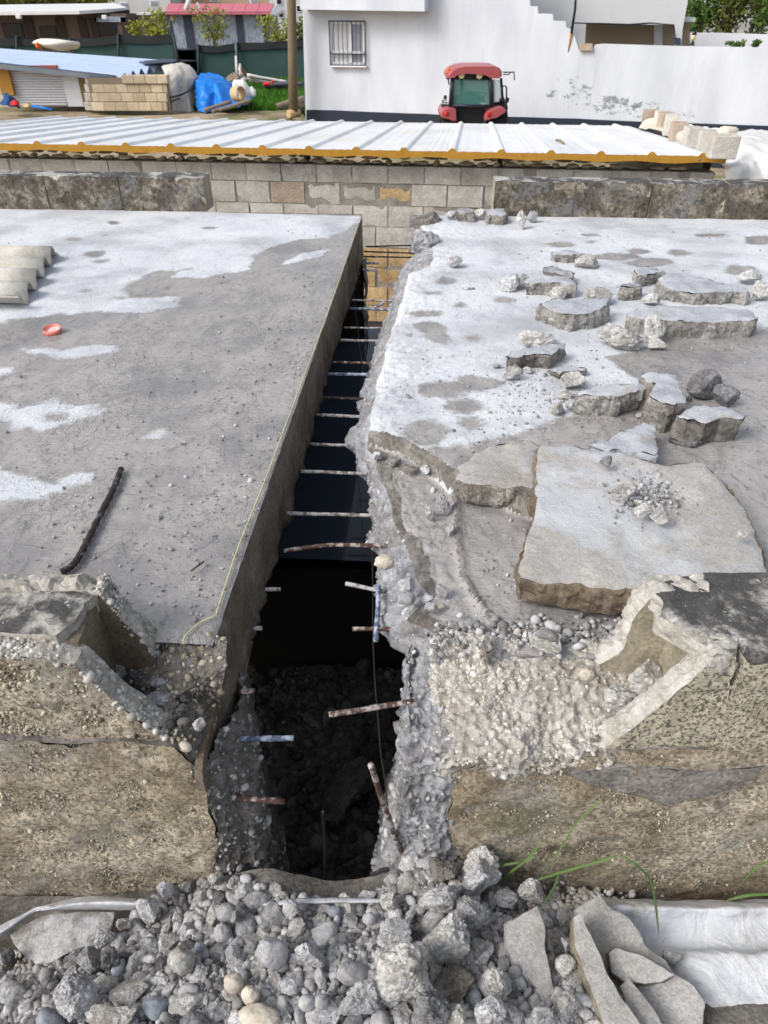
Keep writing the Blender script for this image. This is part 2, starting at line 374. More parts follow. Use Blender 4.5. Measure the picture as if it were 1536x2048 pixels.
M['speck'] = C('black_specked_parapet', lin(190, 182, 160), lin(220, 214, 194), 10, 70, .2, .5, [(lin(52, 48, 42), 110, .53, .04, .8), (lin(56, 50, 44), 3.2, .6, .1, .75)])
M['brownwall'] = C('weathered_brown_wall', lin(160, 150, 131), lin(195, 186, 168), 6, 120, .55, 1.1, [(lin(128, 106, 74), 2.2, .54, .12, .65), (lin(88, 78, 66), 12, .6, .05, .65), (lin(206, 190, 156), 110, .62, .03, .8), (lin(150, 149, 146), 3, .6, .07, .6), (lin(88, 92, 50), 2.6, .63, .05, .5)], fine=260., grit=.6)
M['darkparapet'] = C('mossy_dark_parapet', lin(142, 134, 119), lin(174, 166, 150), 9, 80, .3, .5, [(lin(64, 59, 53), 7, .47, .1, .8), (lin(124, 124, 126), 4, .56, .06, .75), (lin(44, 40, 36), 30, .55, .06, .6)])
M['chunkside'] = C('dusty_chunk_side', lin(128, 125, 120), lin(176, 174, 170), 12, 110, .35, .7, [(lin(98, 92, 84), 6, .58, .08, .55), (lin(206, 208, 211), 26, .6, .05, .6)])
M['greyface'] = C('grey_chunk_side', lin(122, 118, 112), lin(162, 158, 152), 9, 110, .35, .7, [(lin(90, 82, 70), 5, .58, .1, .5)])
M['chunktop'] = C('chalky_chunk_top', lin(168, 172, 180), lin(204, 207, 212), 6, 100, .07, .3, [(lin(168, 162, 154), 5, .62, .04, .7)])
M['slabtop'] = C('dusty_slab_piece', lin(172, 169, 164), lin(196, 194, 191), 4, 110, .1, .3, [(lin(204, 208, 213), 3.2, .53, .05, .8), (lin(160, 148, 130), 7, .6, .07, .6)])
M['slabside'] = C('rusty_brown_slab_side', lin(112, 98, 80), lin(152, 140, 124), 6, 90, .3, .5, [(lin(116, 82, 54), 7, .62, .08, .5), (lin(66, 54, 42), 3, .55, .1, .6)])
M['rubble'] = C('dusty_grey_rubble', lin(150, 150, 151), lin(208, 208, 210), 14, 110, .3, .7, [(lin(214, 215, 218), 16, .56, .08, .6), (lin(136, 122, 100), 9, .63, .06, .5)], objr=.2)
M['rubblelight'] = C('pale_mortar_rubble', lin(162, 160, 156), lin(212, 211, 208), 14, 110, .3, .7, [(lin(212, 212, 212), 16, .6, .08, .6), (lin(120, 112, 100), 10, .6, .06, .5)], objr=.15)
M['rubbledark'] = C('damp_dark_rubble', lin(88, 88, 90), lin(140, 140, 142), 12, 110, .3, .5, [], objr=.25)
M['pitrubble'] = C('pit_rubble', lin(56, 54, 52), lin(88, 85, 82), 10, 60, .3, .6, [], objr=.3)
M['pebble'] = C('smooth_river_pebble', lin(156, 156, 158), lin(194, 194, 196), 18, 140, .12, .1, [(lin(132, 130, 128), 30, .6, .06, .5)], .8, .2, objr=.2, grit=.25)
M['pebbleblue'] = C('blue_grey_pebble', lin(132, 138, 148), lin(170, 176, 184), 18, 140, .12, .1, [], .8, .2, objr=.2, grit=.25)
M['pebblecream'] = C('cream_pebble', lin(176, 168, 152), lin(208, 201, 188), 18, 140, .12, .1, [(lin(150, 140, 124), 30, .6, .06, .5)], .8, .2, objr=.15, grit=.25)
def tinted(name, c1, c2, c3):
    s = NT(name); t = s.attr('tint'); col = s.ramp(t, [(0, c1), (.5, c2), (1, c3)])
    k = s.m('MULTIPLY_ADD', s.noise(120, 4, .7), .7, .62)
    col = s.mix(1., col, s.n('ShaderNodeCombineColor', {0: k, 1: k, 2: k}).outputs[0], 'MULTIPLY')
    return s.fin(col, .85, s.bump(s.noise(200, 4, .7), .3, .004), .25)
M['gravgrey'] = tinted('grey_gravel', lin(112, 111, 110), lin(158, 157, 156), lin(200, 200, 201))
M['gravpale'] = tinted('pale_gravel', lin(158, 152, 142), lin(190, 186, 178), lin(214, 212, 207))
M['gravbrown'] = tinted('brown_gravel', lin(112, 103, 88), lin(160, 150, 130), lin(202, 195, 178))
M['gravside'] = tinted('chalky_gravel', lin(120, 118, 118), lin(172, 173, 177), lin(212, 214, 219))
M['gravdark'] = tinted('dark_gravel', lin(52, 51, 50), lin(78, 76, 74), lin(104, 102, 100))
M['soil'] = C('grey_sandy_soil', lin(112, 108, 103), lin(154, 151, 146), 8, 120, .3, .8, [(lin(70, 66, 60), 4, .55, .1, .5)])
M['yard'] = C('yard_earth', lin(140, 124, 100), lin(176, 160, 134), .8, 8, .2, .4, [(lin(96, 110, 50), .5, .55, .08, .7)])
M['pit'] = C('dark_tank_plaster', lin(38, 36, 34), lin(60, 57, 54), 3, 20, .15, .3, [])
M['pitdark'] = plain('painted_shade_tank_wall', lin(24, 23, 22), .95)  # near-black base puts the pit's shade into the partition's colour
M['blockg'] = C('grey_block', lin(190, 185, 175), lin(222, 218, 210), 5, 130, .16, .6, [(lin(120, 110, 96), 2.5, .6, .1, .4)], objr=.1)
M['blockt'] = C('tan_block', lin(196, 166, 122), lin(222, 194, 150), 5, 100, .2, .8, [(lin(150, 112, 66), 2.5, .58, .1, .5)], objr=.1)
M['blockb'] = C('brown_block', lin(172, 154, 138), lin(196, 180, 164), 5, 120, .16, .6, [(lin(196, 158, 116), 6, .6, .06, .5)])
M['blocko'] = C('beige_block', lin(190, 173, 146), lin(212, 197, 172), 2, 60, .08, .2, [], objr=.22)
M['mortar'] = C('mortar', lin(138, 132, 122), lin(176, 170, 160), 6, 120, .2, .5, [])
M['packing'] = C('packing_stone', lin(160, 148, 126), lin(206, 196, 176), 6, 40, .15, .4, [(lin(120, 104, 80), 4, .6, .1, .5)], objr=.2)
def roof_material():
    s = NT('white_sheet_roof'); a = s.noise(1.2, 5, .6, s.pos((1, .35, 1))); z = s.noise(9., 6, .65, s.pos((1, .25, 1)))
    col = s.ramp(a, [(.3, lin(222, 225, 228)), (.6, lin(240, 242, 244))]); col = s.mix(s.m('MULTIPLY', s.step(z, .55, .75), .5), col, lin(198, 196, 188))
    col = s.mix(s.m('MULTIPLY', s.step(s.noise(.7, 4, .6), .52, .62), .3), col, lin(206, 198, 180))
    M['roof'] = s.fin(col, .38, s.bump(z, .08, .01), .5)
roof_material()
def facade_material():
    s = NT('white_limewashed_wall'); p = s.geo.outputs['Position']
    a = s.noise(.9, 6, .6, s.pos((1, 1, .35))); col = s.ramp(a, [(.3, lin(200, 205, 215)), (.62, lin(222, 227, 235))])
    col = s.mix(s.m('MULTIPLY', s.step(s.noise(1.8, 7, .72, s.pos((1, 1, .14), (3, 1, 2))), .5, .72), .45), col, lin(188, 192, 198))
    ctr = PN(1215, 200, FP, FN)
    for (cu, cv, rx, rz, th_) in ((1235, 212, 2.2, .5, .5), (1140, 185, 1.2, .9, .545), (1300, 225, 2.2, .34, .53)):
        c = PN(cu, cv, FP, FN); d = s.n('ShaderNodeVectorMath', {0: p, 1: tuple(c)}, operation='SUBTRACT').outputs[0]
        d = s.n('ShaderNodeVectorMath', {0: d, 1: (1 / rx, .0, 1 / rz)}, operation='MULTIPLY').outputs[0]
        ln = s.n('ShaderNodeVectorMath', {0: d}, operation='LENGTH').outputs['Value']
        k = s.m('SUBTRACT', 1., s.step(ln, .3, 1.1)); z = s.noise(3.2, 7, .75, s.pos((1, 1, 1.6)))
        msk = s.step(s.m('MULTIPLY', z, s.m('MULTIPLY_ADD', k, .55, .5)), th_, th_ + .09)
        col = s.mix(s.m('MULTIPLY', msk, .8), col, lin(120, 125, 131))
    M['facade'] = s.fin(col, .85, s.bump(s.noise(3., 6, .6), .15, .03), .25)
# facade plane of the white house: from its near left corner to beyond the right frame edge
FL = PY(612, 220, 26.0); FR = PY(1536, 250, 22.2); _d = FR - FL; _d[2] = 0; FX = _d / np.linalg.norm(_d); FN = V3(FX[1], -FX[0], 0); FP = FL
if FN[1] > 0: FN = -FN
facade_material()
p = plain
M['white_paint'] = p('white_painted_plaster', lin(228, 230, 235), .8, .07, 1.5)
M['grey_shade_wall'] = p('grey_shade_plaster', lin(196, 198, 200), .85, .1, 1.5)  # grey plaster; on the house's recessed upper wall it paints in shade
M['plinth'] = p('dark_navy_plinth_paint', lin(38, 46, 60), .6, .2, 2.)
M['foam'] = p('yellow_foam_edge', lin(186, 138, 52), .9, .28, 14., bump=.4)
M['darksteel'] = p('rusty_dark_beam', lin(58, 40, 32), .7, .3, 8.)
M['iron'] = p('dark_iron_bars', lin(60, 64, 72), .5, .2, 20)
M['pvc'] = p('white_window_frame', lin(226, 228, 232), .4, .05)
M['pane'] = p('dull_window_pane', lin(150, 156, 168), .15, .1, 3., .6)
M['panew'] = p('curtained_window_pane', lin(206, 208, 214), .2, .06, 3., .6)
M['beigewall'] = p('beige_porch_wall', lin(178, 158, 134), .85, .08, 2)
M['red'] = p('faded_red_paint', lin(168, 84, 88), .38, .1, 6, .5)
M['black'] = p('black_plastic', lin(28, 29, 34), .5, .2, 10)
M['blackpaint'] = p('dark_blue_cab_frame', lin(40, 42, 58), .4, .15, 10)
M['rubber'] = p('tyre_rubber', lin(34, 33, 33), .85, .2, 20)
M['lampw'] = p('work_light_glass', lin(214, 196, 150), .25, .05)
M['orange'] = p('orange_beacon', lin(226, 104, 36), .3, .1)
M['redlens'] = p('red_tail_lens', lin(206, 44, 36), .25, .1)
M['greenglass'] = glass('green_tinted_glass', lin(96, 150, 142), .05, .5)
M['wood'] = p('grey_weathered_wood', lin(122, 104, 80), .85, .25, 14, bump=.3)
M['pole'] = p('brown_wooden_pole', lin(118, 106, 84), .85, .2, 8, bump=.3)
M['bluesheet'] = p('pale_blue_corrugated_sheet', lin(176, 194, 222), .45, .12, 2)
M['shutter'] = p('white_shutter', lin(212, 214, 220), .5, .06)
M['ochre'] = p('ochre_timber', lin(170, 124, 50), .7, .2, 6)
M['redbeam'] = p('rust_red_beam', lin(160, 74, 48), .7, .2, 6)
M['tarpw'] = p('grubby_white_tarp', lin(222, 221, 218), .55, .1, 5, bump=.35, bsc=9)
M['tarpg'] = p('worn_grey_tarp', lin(196, 192, 184), .7, .2, 4, bump=.35, bsc=9)
M['tarpcream'] = p('cream_tarp', lin(214, 205, 188), .7, .15, 5, bump=.3)
M['plasticsheet'] = NT('dusty_white_plastic_sheet')
s = M['plasticsheet']; _c = s.ramp(s.noise(3., 6, .6), [(.35, lin(190, 194, 200)), (.6, lin(212, 215, 219))])
_c = s.mix(s.m('MULTIPLY', s.step(s.noise(5.5, 7, .7), .5, .7), .8), _c, lin(150, 146, 138)); _c = s.mix(s.m('MULTIPLY', s.step(s.noise(30, 6, .75, s.pos((.4, 2, 1))), .55, .7), .45), _c, lin(160, 160, 162)); _c = s.mix(s.m('MULTIPLY', s.step(s.noise(60, 5, .7), .62, .7), .5), _c, lin(110, 104, 96))
M['plasticsheet'] = s.fin(_c, .45, s.bump(s.noise(34, 6, .7, s.pos((.5, 1.5, 1)), 1.), .3, .006, s.bump(s.noise(9, 5, .6, None, 1.5), .5, .03)), .4)
M['dirtysheet'] = C('dirty_plastic_sheet', lin(186, 185, 183), lin(224, 226, 229), 7, 140, .15, .3, [(lin(122, 116, 108), 9, .52, .06, .8)], .6)
M['trough'] = C('dusty_trough_concrete', lin(172, 170, 166), lin(206, 205, 202), 5, 140, .14, .4, [(lin(140, 134, 124), 6, .6, .06, .5)], grit=.35)
M['bluetarp'] = p('bright_blue_tarp', lin(20, 122, 216), .45, .15, 5, bump=.4, bsc=7)
M['bluecloth'] = p('dark_blue_cloth', lin(28, 70, 120), .8, .2, 5)
M['clay'] = p('tan_clay', lin(196, 172, 130), .7, .12, 10)
M['net'] = p('dark_green_shade_net', lin(50, 78, 76), .85, .15, 1.5, bump=.2, bsc=6)
M['netdark'] = p('black_shade_net_band', lin(44, 48, 50), .85, .2, 2.)
M['post'] = p('dark_fence_post', lin(34, 52, 54), .6, .15)
M['scrapw'] = p('white_scrap_metal', lin(214, 208, 206), .5, .15)
M['pipe'] = p('slate_plastic_pipe', lin(84, 86, 100), .5, .15)
M['log'] = p('cut_log_bark', lin(128, 116, 100), .9, .3, 14, bump=.5)
M['housebrown'] = p('brown_house_wall', lin(96, 82, 76), .9, .12, 1.)
M['housedark'] = p('dark_house_frame', lin(52, 42, 40), .8, .2)
M['housewin'] = p('dark_window_glass', lin(36, 34, 38), .2, .2, 3, .5)
M['houseroof'] = p('white_house_roof', lin(222, 222, 222), .5, .08, 1.)
M['pinkroof'] = p('faded_pink_red_roof', lin(196, 106, 120), .6, .08, 1.)
def cabin_wall():
    s = NT('blue_grey_streaked_cladding'); z = s.noise(9., 5, .7, s.pos((2.2, 2.2, .45)), .6)
    M['cladding'] = s.fin(s.ramp(z, [(.38, lin(112, 124, 146)), (.6, lin(172, 182, 198))]), .7, None, .3)
cabin_wall()
M['trim'] = p('navy_cabin_trim', lin(60, 66, 84), .6, .1)
M['canvas'] = p('white_canvas_cover', lin(232, 226, 214), .7, .08, 3)
M['leafy'] = plain('yellow_green_leaves', lin(134, 140, 52), .7, .3, 3., .25)
M['leafd'] = plain('olive_leaves', lin(92, 98, 44), .7, .3, 2., .25)
M['leafg'] = plain('mid_green_leaves', lin(84, 112, 50), .7, .3, 2., .25)
M['bark'] = p('grey_brown_bark', lin(92, 82, 68), .9, .2, 10)
M['grass'] = plain('fresh_grass', lin(74, 122, 36), .7, .35, 3., .25)
M['blade'] = plain('green_grass_blade', lin(92, 118, 66), .55, .35, 60., .35)
M['asbestos'] = C('fibre_cement_sheet', lin(196, 193, 182), lin(224, 221, 212), 4, 150, .06, .2, [(lin(140, 132, 114), 3, .6, .1, .5), (lin(228, 230, 232), 7, .63, .04, .6)], .85)
M['lid'] = p('pink_red_plastic_lid', lin(226, 128, 112), .4, .06)
M['lidin'] = p('dusty_lid_inside', lin(236, 196, 190), .6, .08, 30)
M['string'] = p('yellow_builders_line', lin(206, 198, 150), .8, .1)
M['wire'] = p('dark_wire', lin(52, 46, 42), .7, .2)
def rebar_mat(name, base, dust, thr):
    s = NT(name); z = s.noise(38, 5, .7); rib = s.noise(260, 2, .5)
    col = s.mix(s.step(z, thr - .06, thr + .06), base, dust); col = s.mix(s.m('MULTIPLY', s.step(s.noise(70, 4, .7), .58, .66), .6), col, lin(84, 56, 46))
    M[name] = s.fin(col, .75, s.bump(rib, .4, .003), .3)
rebar_mat('rebarw', lin(98, 93, 91), lin(182, 181, 180), .48)
rebar_mat('rebarb', lin(88, 98, 122), lin(176, 186, 204), .52)
rebar_mat('rebarr', lin(84, 60, 52), lin(172, 167, 164), .53)
rebar_mat('rebard', lin(54, 46, 44), lin(120, 120, 126), .6)
def water():
    s = NT('still_dark_water'); m = s.fin(lin(74, 82, 96), .03, s.bump(s.noise(5, 2, .5), .015, .01), .5); s.b.inputs['IOR'].default_value = 1.33; M['water'] = m
water()
# ------------------------------------------------------------- ground, pit, tank
def w2(px, z=0.): return np.array([P(u, v, z)[:2] for u, v in px])
def ell(u, v, ru, rv, n=12): return [(u + ru * math.cos(2 * math.pi * k / n), v + rv * math.sin(2 * math.pi * k / n)) for k in range(n)]
def sst(x, a, b): x = np.clip((x - a) / (b - a), 0, 1); return x * x * (3 - 2 * x)
# yard behind the tank, out to the horizon
gx = np.concatenate([np.linspace(-400, -30, 12), np.linspace(-28, 28, 57), np.linspace(30, 400, 12)]); gy = np.concatenate([np.linspace(5.9, 60, 90), np.linspace(64, 700, 24)])
X, Y = np.meshgrid(gx, gy)
def yard_z(X, Y): return -2.55 + 0.95 * sst(-X, .25 + .083 * (Y - 5), .9 + .086 * (Y - 5)) * sst(Y, 12, 16)
Z = yard_z(X, Y) + .04 * fbm(np.stack([X.ravel(), Y.ravel(), 0 * X.ravel()], 1) * .5, 3, 2).reshape(X.shape)
yard = mk('yard_ground', np.stack([X.ravel(), Y.ravel(), Z.ravel()], 1), gridf(len(gx), len(gy)), M['yard'], smooth=True); tag(yard, kind='structure')
# foreground ground: a low heap of spoil against the tank wall
def heap_z(x, y):
    x = np.asarray(x, float); y = np.asarray(y, float)
    z = -.78 + .17 * sst(-y, -1.02, -.62)
    z = z + .07 * np.exp(-((x + .05) / .55) ** 2) * np.exp(-((y - .86) / .22) ** 2) + .085 * np.exp(-((x + .34) / .12) ** 2) * sst(y, .86, 1.0) + .1 * np.exp(-((x - .14) / .16) ** 2) * sst(y, .8, .98) - .06 * sst(x, .45, .8) - .05 * sst(-x, .5, .9)
    return z
gx = np.concatenate([np.linspace(-12, -1.6, 12), np.linspace(-1.5, 1.5, 160), np.linspace(1.6, 12, 12)]); gy = np.concatenate([np.linspace(-12, -.3, 10), np.linspace(-.2, 1.035, 80)])
X, Y = np.meshgrid(gx, gy); q = np.stack([X.ravel(), Y.ravel(), 0 * X.ravel()], 1)
Z = heap_z(X, Y).ravel() + .012 * fbm(q * 14, 4, 3) + .006 * fbm(q * 60, 3, 4)
gnd = mk('ground', np.stack([X.ravel(), Y.ravel(), Z], 1), gridf(len(gx), len(gy)), M['soil'], smooth=True); tag(gnd, kind='structure')

tank = tag(empty('concrete_tank', T(0, 2.2, -1.9)), 'grey concrete water tank with its flat roof and walls cut open by a long trench', 'water tank')
# --- left roof slab
DRY_L = [[(-300, 405), (726, 432), (690, 462), (655, 476), (600, 478), (530, 497), (502, 512), (497, 540), (415, 553), (338, 556), (345, 548), (385, 536), (306, 544), (243, 577), (260, 595), (359, 593), (362, 611), (292, 624), (211, 624), (88, 630), (0, 645), (-300, 665)],
         [(565, 528), (640, 512), (660, 498), (600, 505)],
         [(42, 699), (98, 695), (110, 703), (165, 692), (236, 689), (225, 704), (162, 709), (112, 723), (95, 710)],
         [(-90, 812), (0, 806), (46, 812), (116, 799), (141, 812), (196, 808), (190, 824), (158, 836), (134, 847), (84, 860), (67, 849), (28, 857), (14, 840), (-90, 835)],
         [(-150, 930), (0, 932), (21, 943), (39, 952), (70, 963), (105, 966), (141, 945), (185, 942), (182, 963), (141, 972), (88, 993), (46, 998), (0, 1006), (-150, 1012)],
         [(278, 879), (318, 862), (324, 870), (302, 879)], ell(-6, 742, 24, 7), ell(78, 732, 7, 3)]
WET_L = [ell(190, 508, 22, 7), ell(203, 522, 13, 4), ell(604, 492, 34, 6), ell(145, 478, 16, 3), ell(235, 597, 17, 4), ell(172, 583, 9, 2.5), ell(103, 835, 20, 6), ell(225, 445, 12, 4), ell(420, 455, 18, 3), ell(210, 470, 10, 3)]
def wetness(xy, dry, wet, base):
    """metres: positive where damp"""
    d = np.full(len(xy), -1e3 if base else 1e3)
    if base:                                             # damp unless dry
        for q in dry: d = np.maximum(d, sdf(xy, w2(q)))
        d = -d
    for q in wet: d = np.maximum(d, sdf(xy, w2(q)) * 1.) if base or d.max() < 900 else sdf(xy, w2(q))
    return d
ts = np.concatenate([np.linspace(-.03, 1.6, 130), np.linspace(1.62, 4.43, 120)]); ss = -3.5 * (1 - np.linspace(0, 1, 190)) ** 1.35
S, TT = np.meshgrid(ss, ts); xyz = TA + S.reshape(-1, 1) * TR + TT.reshape(-1, 1) * TF
wet = np.clip(wetness(xyz[:, :2], DRY_L, WET_L, True), -.4, .4)
lvl = -.003 * sst(wet, -.03, .04) + .0025 * fbm(xyz * 9, 3, 11) + .0012 * fbm(xyz * 45, 2, 12) - .012 * np.exp(S.ravel() / .012) * (.5 + .5 * vnoise(xyz * 30, 5))
xyz[:, 2] += lvl
mb = MB(); mb.add(xyz, gridf(len(ss), len(ts)), 0, True)
nz = 12; edge = xyz.reshape(len(ts), len(ss), 3)[:, -1]
rows = []
for k in range(nz):
    a = k / (nz - 1); q = edge + V3(0, 0, 1) * (-.31 * a)[None] if False else edge.copy(); q[:, 2] = edge[:, 2] * (1 - a) - .31 * a
    amp = .003 + .03 * max(0, a - .55) / .45
    q = q + TR * (fbm(q * 16, 4, 31) * amp + .012 * max(0, a - .6))[:, None]
    if k == nz - 1: q[:, 2] += .02 * fbm(q * 8, 3, 33)
    rows.append(q)
rows.append(rows[-1] * V3(1, 1, 0) + V3(0, 0, -.30) - TR * .25)
sv = np.concatenate(rows); mb.add(sv, gridf(len(ts), nz + 1, True), 1, True)
mb.add([T(-3.5, -.03, -.3), T(-.2, -.03, -.3), T(-.2, 4.43, -.3), T(-3.5, 4.43, -.3)], [(0, 3, 2, 1)], 2)
mb.add([T(-3.5, 4.43, -.3), T(-.02, 4.43, -.3), T(0, 4.43, 0), T(-3.5, 4.43, 0)], [(0, 3, 2, 1)], 1)
NV = mb.n; at = np.full(NV, .3); at[:len(wet)] = wet
ls = mb.build('roof_slab', [M['slab_top'], M['cut'], M['pit']], tank, attrs={'wet': at, 'deep': np.zeros(NV)})
ls['label'] = 'roof slab with a straight saw cut edge, wet slurry on top'
# --- right roof slab
TOPR = [(835, 440), (862, 470), (868, 510), (858, 530), (818, 541), (808, 580), (795, 620), (785, 650), (772, 690), (763, 730), (752, 770), (745, 810), (738, 845), (732, 868)]
TOPL = [(748, 905), (772, 970), (792, 1030), (815, 1085), (832, 1140), (862, 1180), (880, 1215), (893, 1268)]
BOT = [(815, 440), (814, 490), (834, 514), (795, 545), (784, 600), (767, 650), (752, 690), (740, 745), (726, 780), (718, 840), (690, 888), (713, 910), (716, 945), (737, 955), (743, 1000), (738, 1060), (733, 1085), (752, 1098), (756, 1130), (752, 1180), (752, 1255)]
a1 = np.array([st(P(u, v, 0)) for u, v in TOPR] + [st(P(u, v, -.055)) for u, v in TOPL]); a2 = np.array([st(P(u, v, -.19)) for u, v in BOT])
a1 = a1[a1[:, 1] > .2]; a2 = a2[a2[:, 1] > .2]; a1 = np.concatenate([a1[np.argsort(a1[:, 1])]]); a2 = a2[np.argsort(a2[:, 1])]; a1 = np.concatenate([[[.57, -.1], [.56, .13], [.48, .175]], a1]); a2 = np.concatenate([[[.545, -.1], [.53, .14], [.45, .165]], a2])
ts = np.concatenate([np.linspace(.03, 1.9, 210), np.linspace(1.91, 4.43, 130)])
stop = np.interp(ts, a1[:, 1], a1[:, 0]); sbot = np.interp(ts, a2[:, 1], a2[:, 0])
z0 = np.stack([ts * 14, ts * 0, ts * 0], 1); stop = stop + .012 * fbm(z0, 4, 3) ; sbot = np.minimum(sbot + .014 * fbm(z0 * 1.3 + 9, 4, 4), stop - .012)
wcol = np.linspace(0, 1, 210) ** 1.7
S = stop[:, None] + (3.6 - stop[:, None]) * wcol[None]; TT = np.repeat(ts[:, None], len(wcol), 1)
xyz = TA + S.reshape(-1, 1) * TR + TT.reshape(-1, 1) * TF
LOWP = w2([(690, 872), (728, 870), (800, 892), (870, 934), (912, 962), (1060, 1020), (1200, 1060), (1290, 1120), (1400, 1330), (600, 1330)], -.03)
RIDGE = w2([(700, 940), (870, 935), (908, 965), (914, 1060), (925, 1150), (955, 1200), (996, 1250), (1010, 1340), (600, 1340)], -.05)
dl = sdf(xyz[:, :2], LOWP) + .012 * fbm(xyz * 22, 4, 8); dr = sdf(xyz[:, :2], RIDGE) + .01 * fbm(xyz * 25, 4, 9)
DRY_R = []
WET_R = [[(1215, 714), (1271, 706), (1330, 672), (1420, 662), (1536, 655), (1900, 640), (2300, 1300), (1000, 1320), (905, 955), (880, 925), (930, 890), (1010, 872), (1054, 859), (1099, 844), (1148, 825), (1190, 800), (1290, 765), (1238, 735)],
         [(820, 645), (860, 641), (882, 648), (905, 680), (893, 690), (865, 685), (842, 666)], ell(855, 866, 48, 26), ell(945, 846, 34, 11), ell(882, 780, 50, 16), ell(958, 768, 46, 17), ell(930, 812, 44, 15), ell(852, 628, 34, 8), ell(815, 667, 14, 4), ell(945, 676, 22, 6), ell(891, 562, 20, 8), ell(867, 585, 18, 5), ell(920, 611, 15, 5), ell(1118, 488, 32, 6), ell(1181, 483, 16, 4), ell(1278, 502, 24, 5), ell(1230, 512, 50, 8), ell(1297, 525, 44, 9), ell(1481, 540, 35, 10), ell(1357, 506, 26, 6), ell(1522, 480, 34, 9), ell(1400, 588, 24, 6), ell(1010, 600, 20, 4), ell(905, 910, 60, 22), ell(1185, 470, 20, 3), ell(1420, 470, 30, 4)]
wet = np.full(len(xyz), -9.)
for q in WET_R: wet = np.maximum(wet, sdf(xyz[:, :2], w2(q)))
wet = np.maximum(wet, dl); wet = np.clip(wet, -.4, .4)
deep = np.clip(sdf(xyz[:, :2], w2(WET_R[0])), 0, .3) / .3
step_ = sst(dl, -.008, .016); rid = np.exp(-(dr / .014) ** 2) * step_
z = -.055 * step_ - .016 * sst(dr, -.01, .01) * step_ + .012 * rid - .003 * sst(wet, -.03, .04)
z = z + .004 * fbm(xyz * 8, 3, 11) * (1 - .6 * deep) + (.003 + .01 * np.exp(-(S.ravel() - np.repeat(stop, len(wcol))) / .12)) * fbm(xyz * 38, 4, 12) - .02 * np.exp(-(S.ravel() - np.repeat(stop, len(wcol))) / .03)
# churned, clumpy strip beside the broken edge of the lower layer
z = z + .014 * step_ * np.exp(-(S.ravel() - np.repeat(stop, len(wcol))) / .1) * cells(xyz * 26, 3)
xyz[:, 2] += z
broke = np.exp(-np.abs(dl) / .02) * .0
mb = MB(); mb.add(xyz, gridf(len(wcol), len(ts)), 0, True)
# where the step or the ridge shows broken concrete, give it that material
fm = np.array(mb.m); cen = gridf(len(wcol), len(ts))[:, 0]; fm[(np.abs(dl[cen] - .004) < .014) | ((np.abs(dr[cen]) < .009) & (dl[cen] > .02))] = 3
edgew = S.ravel()[cen] - np.repeat(stop, len(wcol))[cen]; lowedge = (dl[cen] > .02) & (edgew < .035 + .03 * vnoise(xyz[cen] * 12, 4)); fm[lowedge] = 3
mb.m = list(fm)
nz = 14; edge = xyz.reshape(len(ts), len(wcol), 3)[:, 0]; rows = []
for k in range(nz):
    a = k / (nz - 1); q = edge.copy(); q[:, 2] = edge[:, 2] * (1 - a) + (-.2) * a; prof = a ** .8
    q = q + TR * ((sbot - stop) * prof)[:, None]
    n_ = (fbm(q * 20, 4, 41, .6) * .03 + (cells(q * 24, 42) - .4) * .016) * min(1, 3 * a)
    q = q - TR * n_[:, None] + V3(0, 0, 1) * (.6 * n_)[:, None]; rows.append(q)
rows.append(rows[-1] * V3(1, 1, 0) + V3(0, 0, -.27) + TR * .12); rows.append(rows[-1] * V3(1, 1, 0) + V3(0, 0, -.28) + TR * .5)
mb.add(np.concatenate(rows), gridf(len(ts), nz + 2), 1, True); RSIDE = (np.concatenate(rows[:14]), gridf(len(ts), 14))
# front end, over the hole
r0 = xyz.reshape(len(ts), len(wcol), 3)[0]; r0 = r0[S[0] < .9]; fr = []
for k in range(9):
    a = k / 8; q = r0.copy(); q[:, 2] = r0[:, 2] * (1 - a) - .2 * a
    q = q - TR * ((r0 - TA) @ TR - np.interp((r0 - TA) @ TR, [stop[0], .9], [stop[0] + (sbot[0] - stop[0]) * a ** .8, .9]))[:, None]
    n_ = (fbm(q * 20, 4, 51, .6) * .03 + (cells(q * 24, 52) - .4) * .016) * min(1, 3 * a); q = q - TF * n_[:, None]; fr.append(q)
fr.append(fr[-1] + TF * .25 - V3(0, 0, .06))
mb.add(np.concatenate(fr), gridf(len(r0), 10, True), 1, True)
mb.add([T(.75, .25, -.295), T(3.6, .25, -.295), T(3.6, 4.43, -.295), T(.75, 4.43, -.295)], [(0, 3, 2, 1)], 2)
mb.add([T(.36, 4.43, -.29), T(3.6, 4.43, -.29), T(3.6, 4.43, 0), T(.36, 4.43, 0)], [(0, 3, 2, 1)], 1)
NV = mb.n; at = np.full(NV, -.3); at[:len(wet)] = wet; ad = np.zeros(NV); ad[:len(wet)] = deep
rs = mb.build('roof_slab', [M['slab_top'], M['broken'], M['pit'], M['brokend']], tank, attrs={'wet': at, 'deep': ad})
rs['label'] = 'broken roof slab with a ragged edge, chalky and partly flooded'
RS_XY, RS_Z = xyz[:, :2], xyz[:, 2]
def slab_z(p):                                           # height of the right slab's top at a point
    return float(RS_Z[np.argmin(((RS_XY - np.asarray(p)[:2]) ** 2).sum(1))])
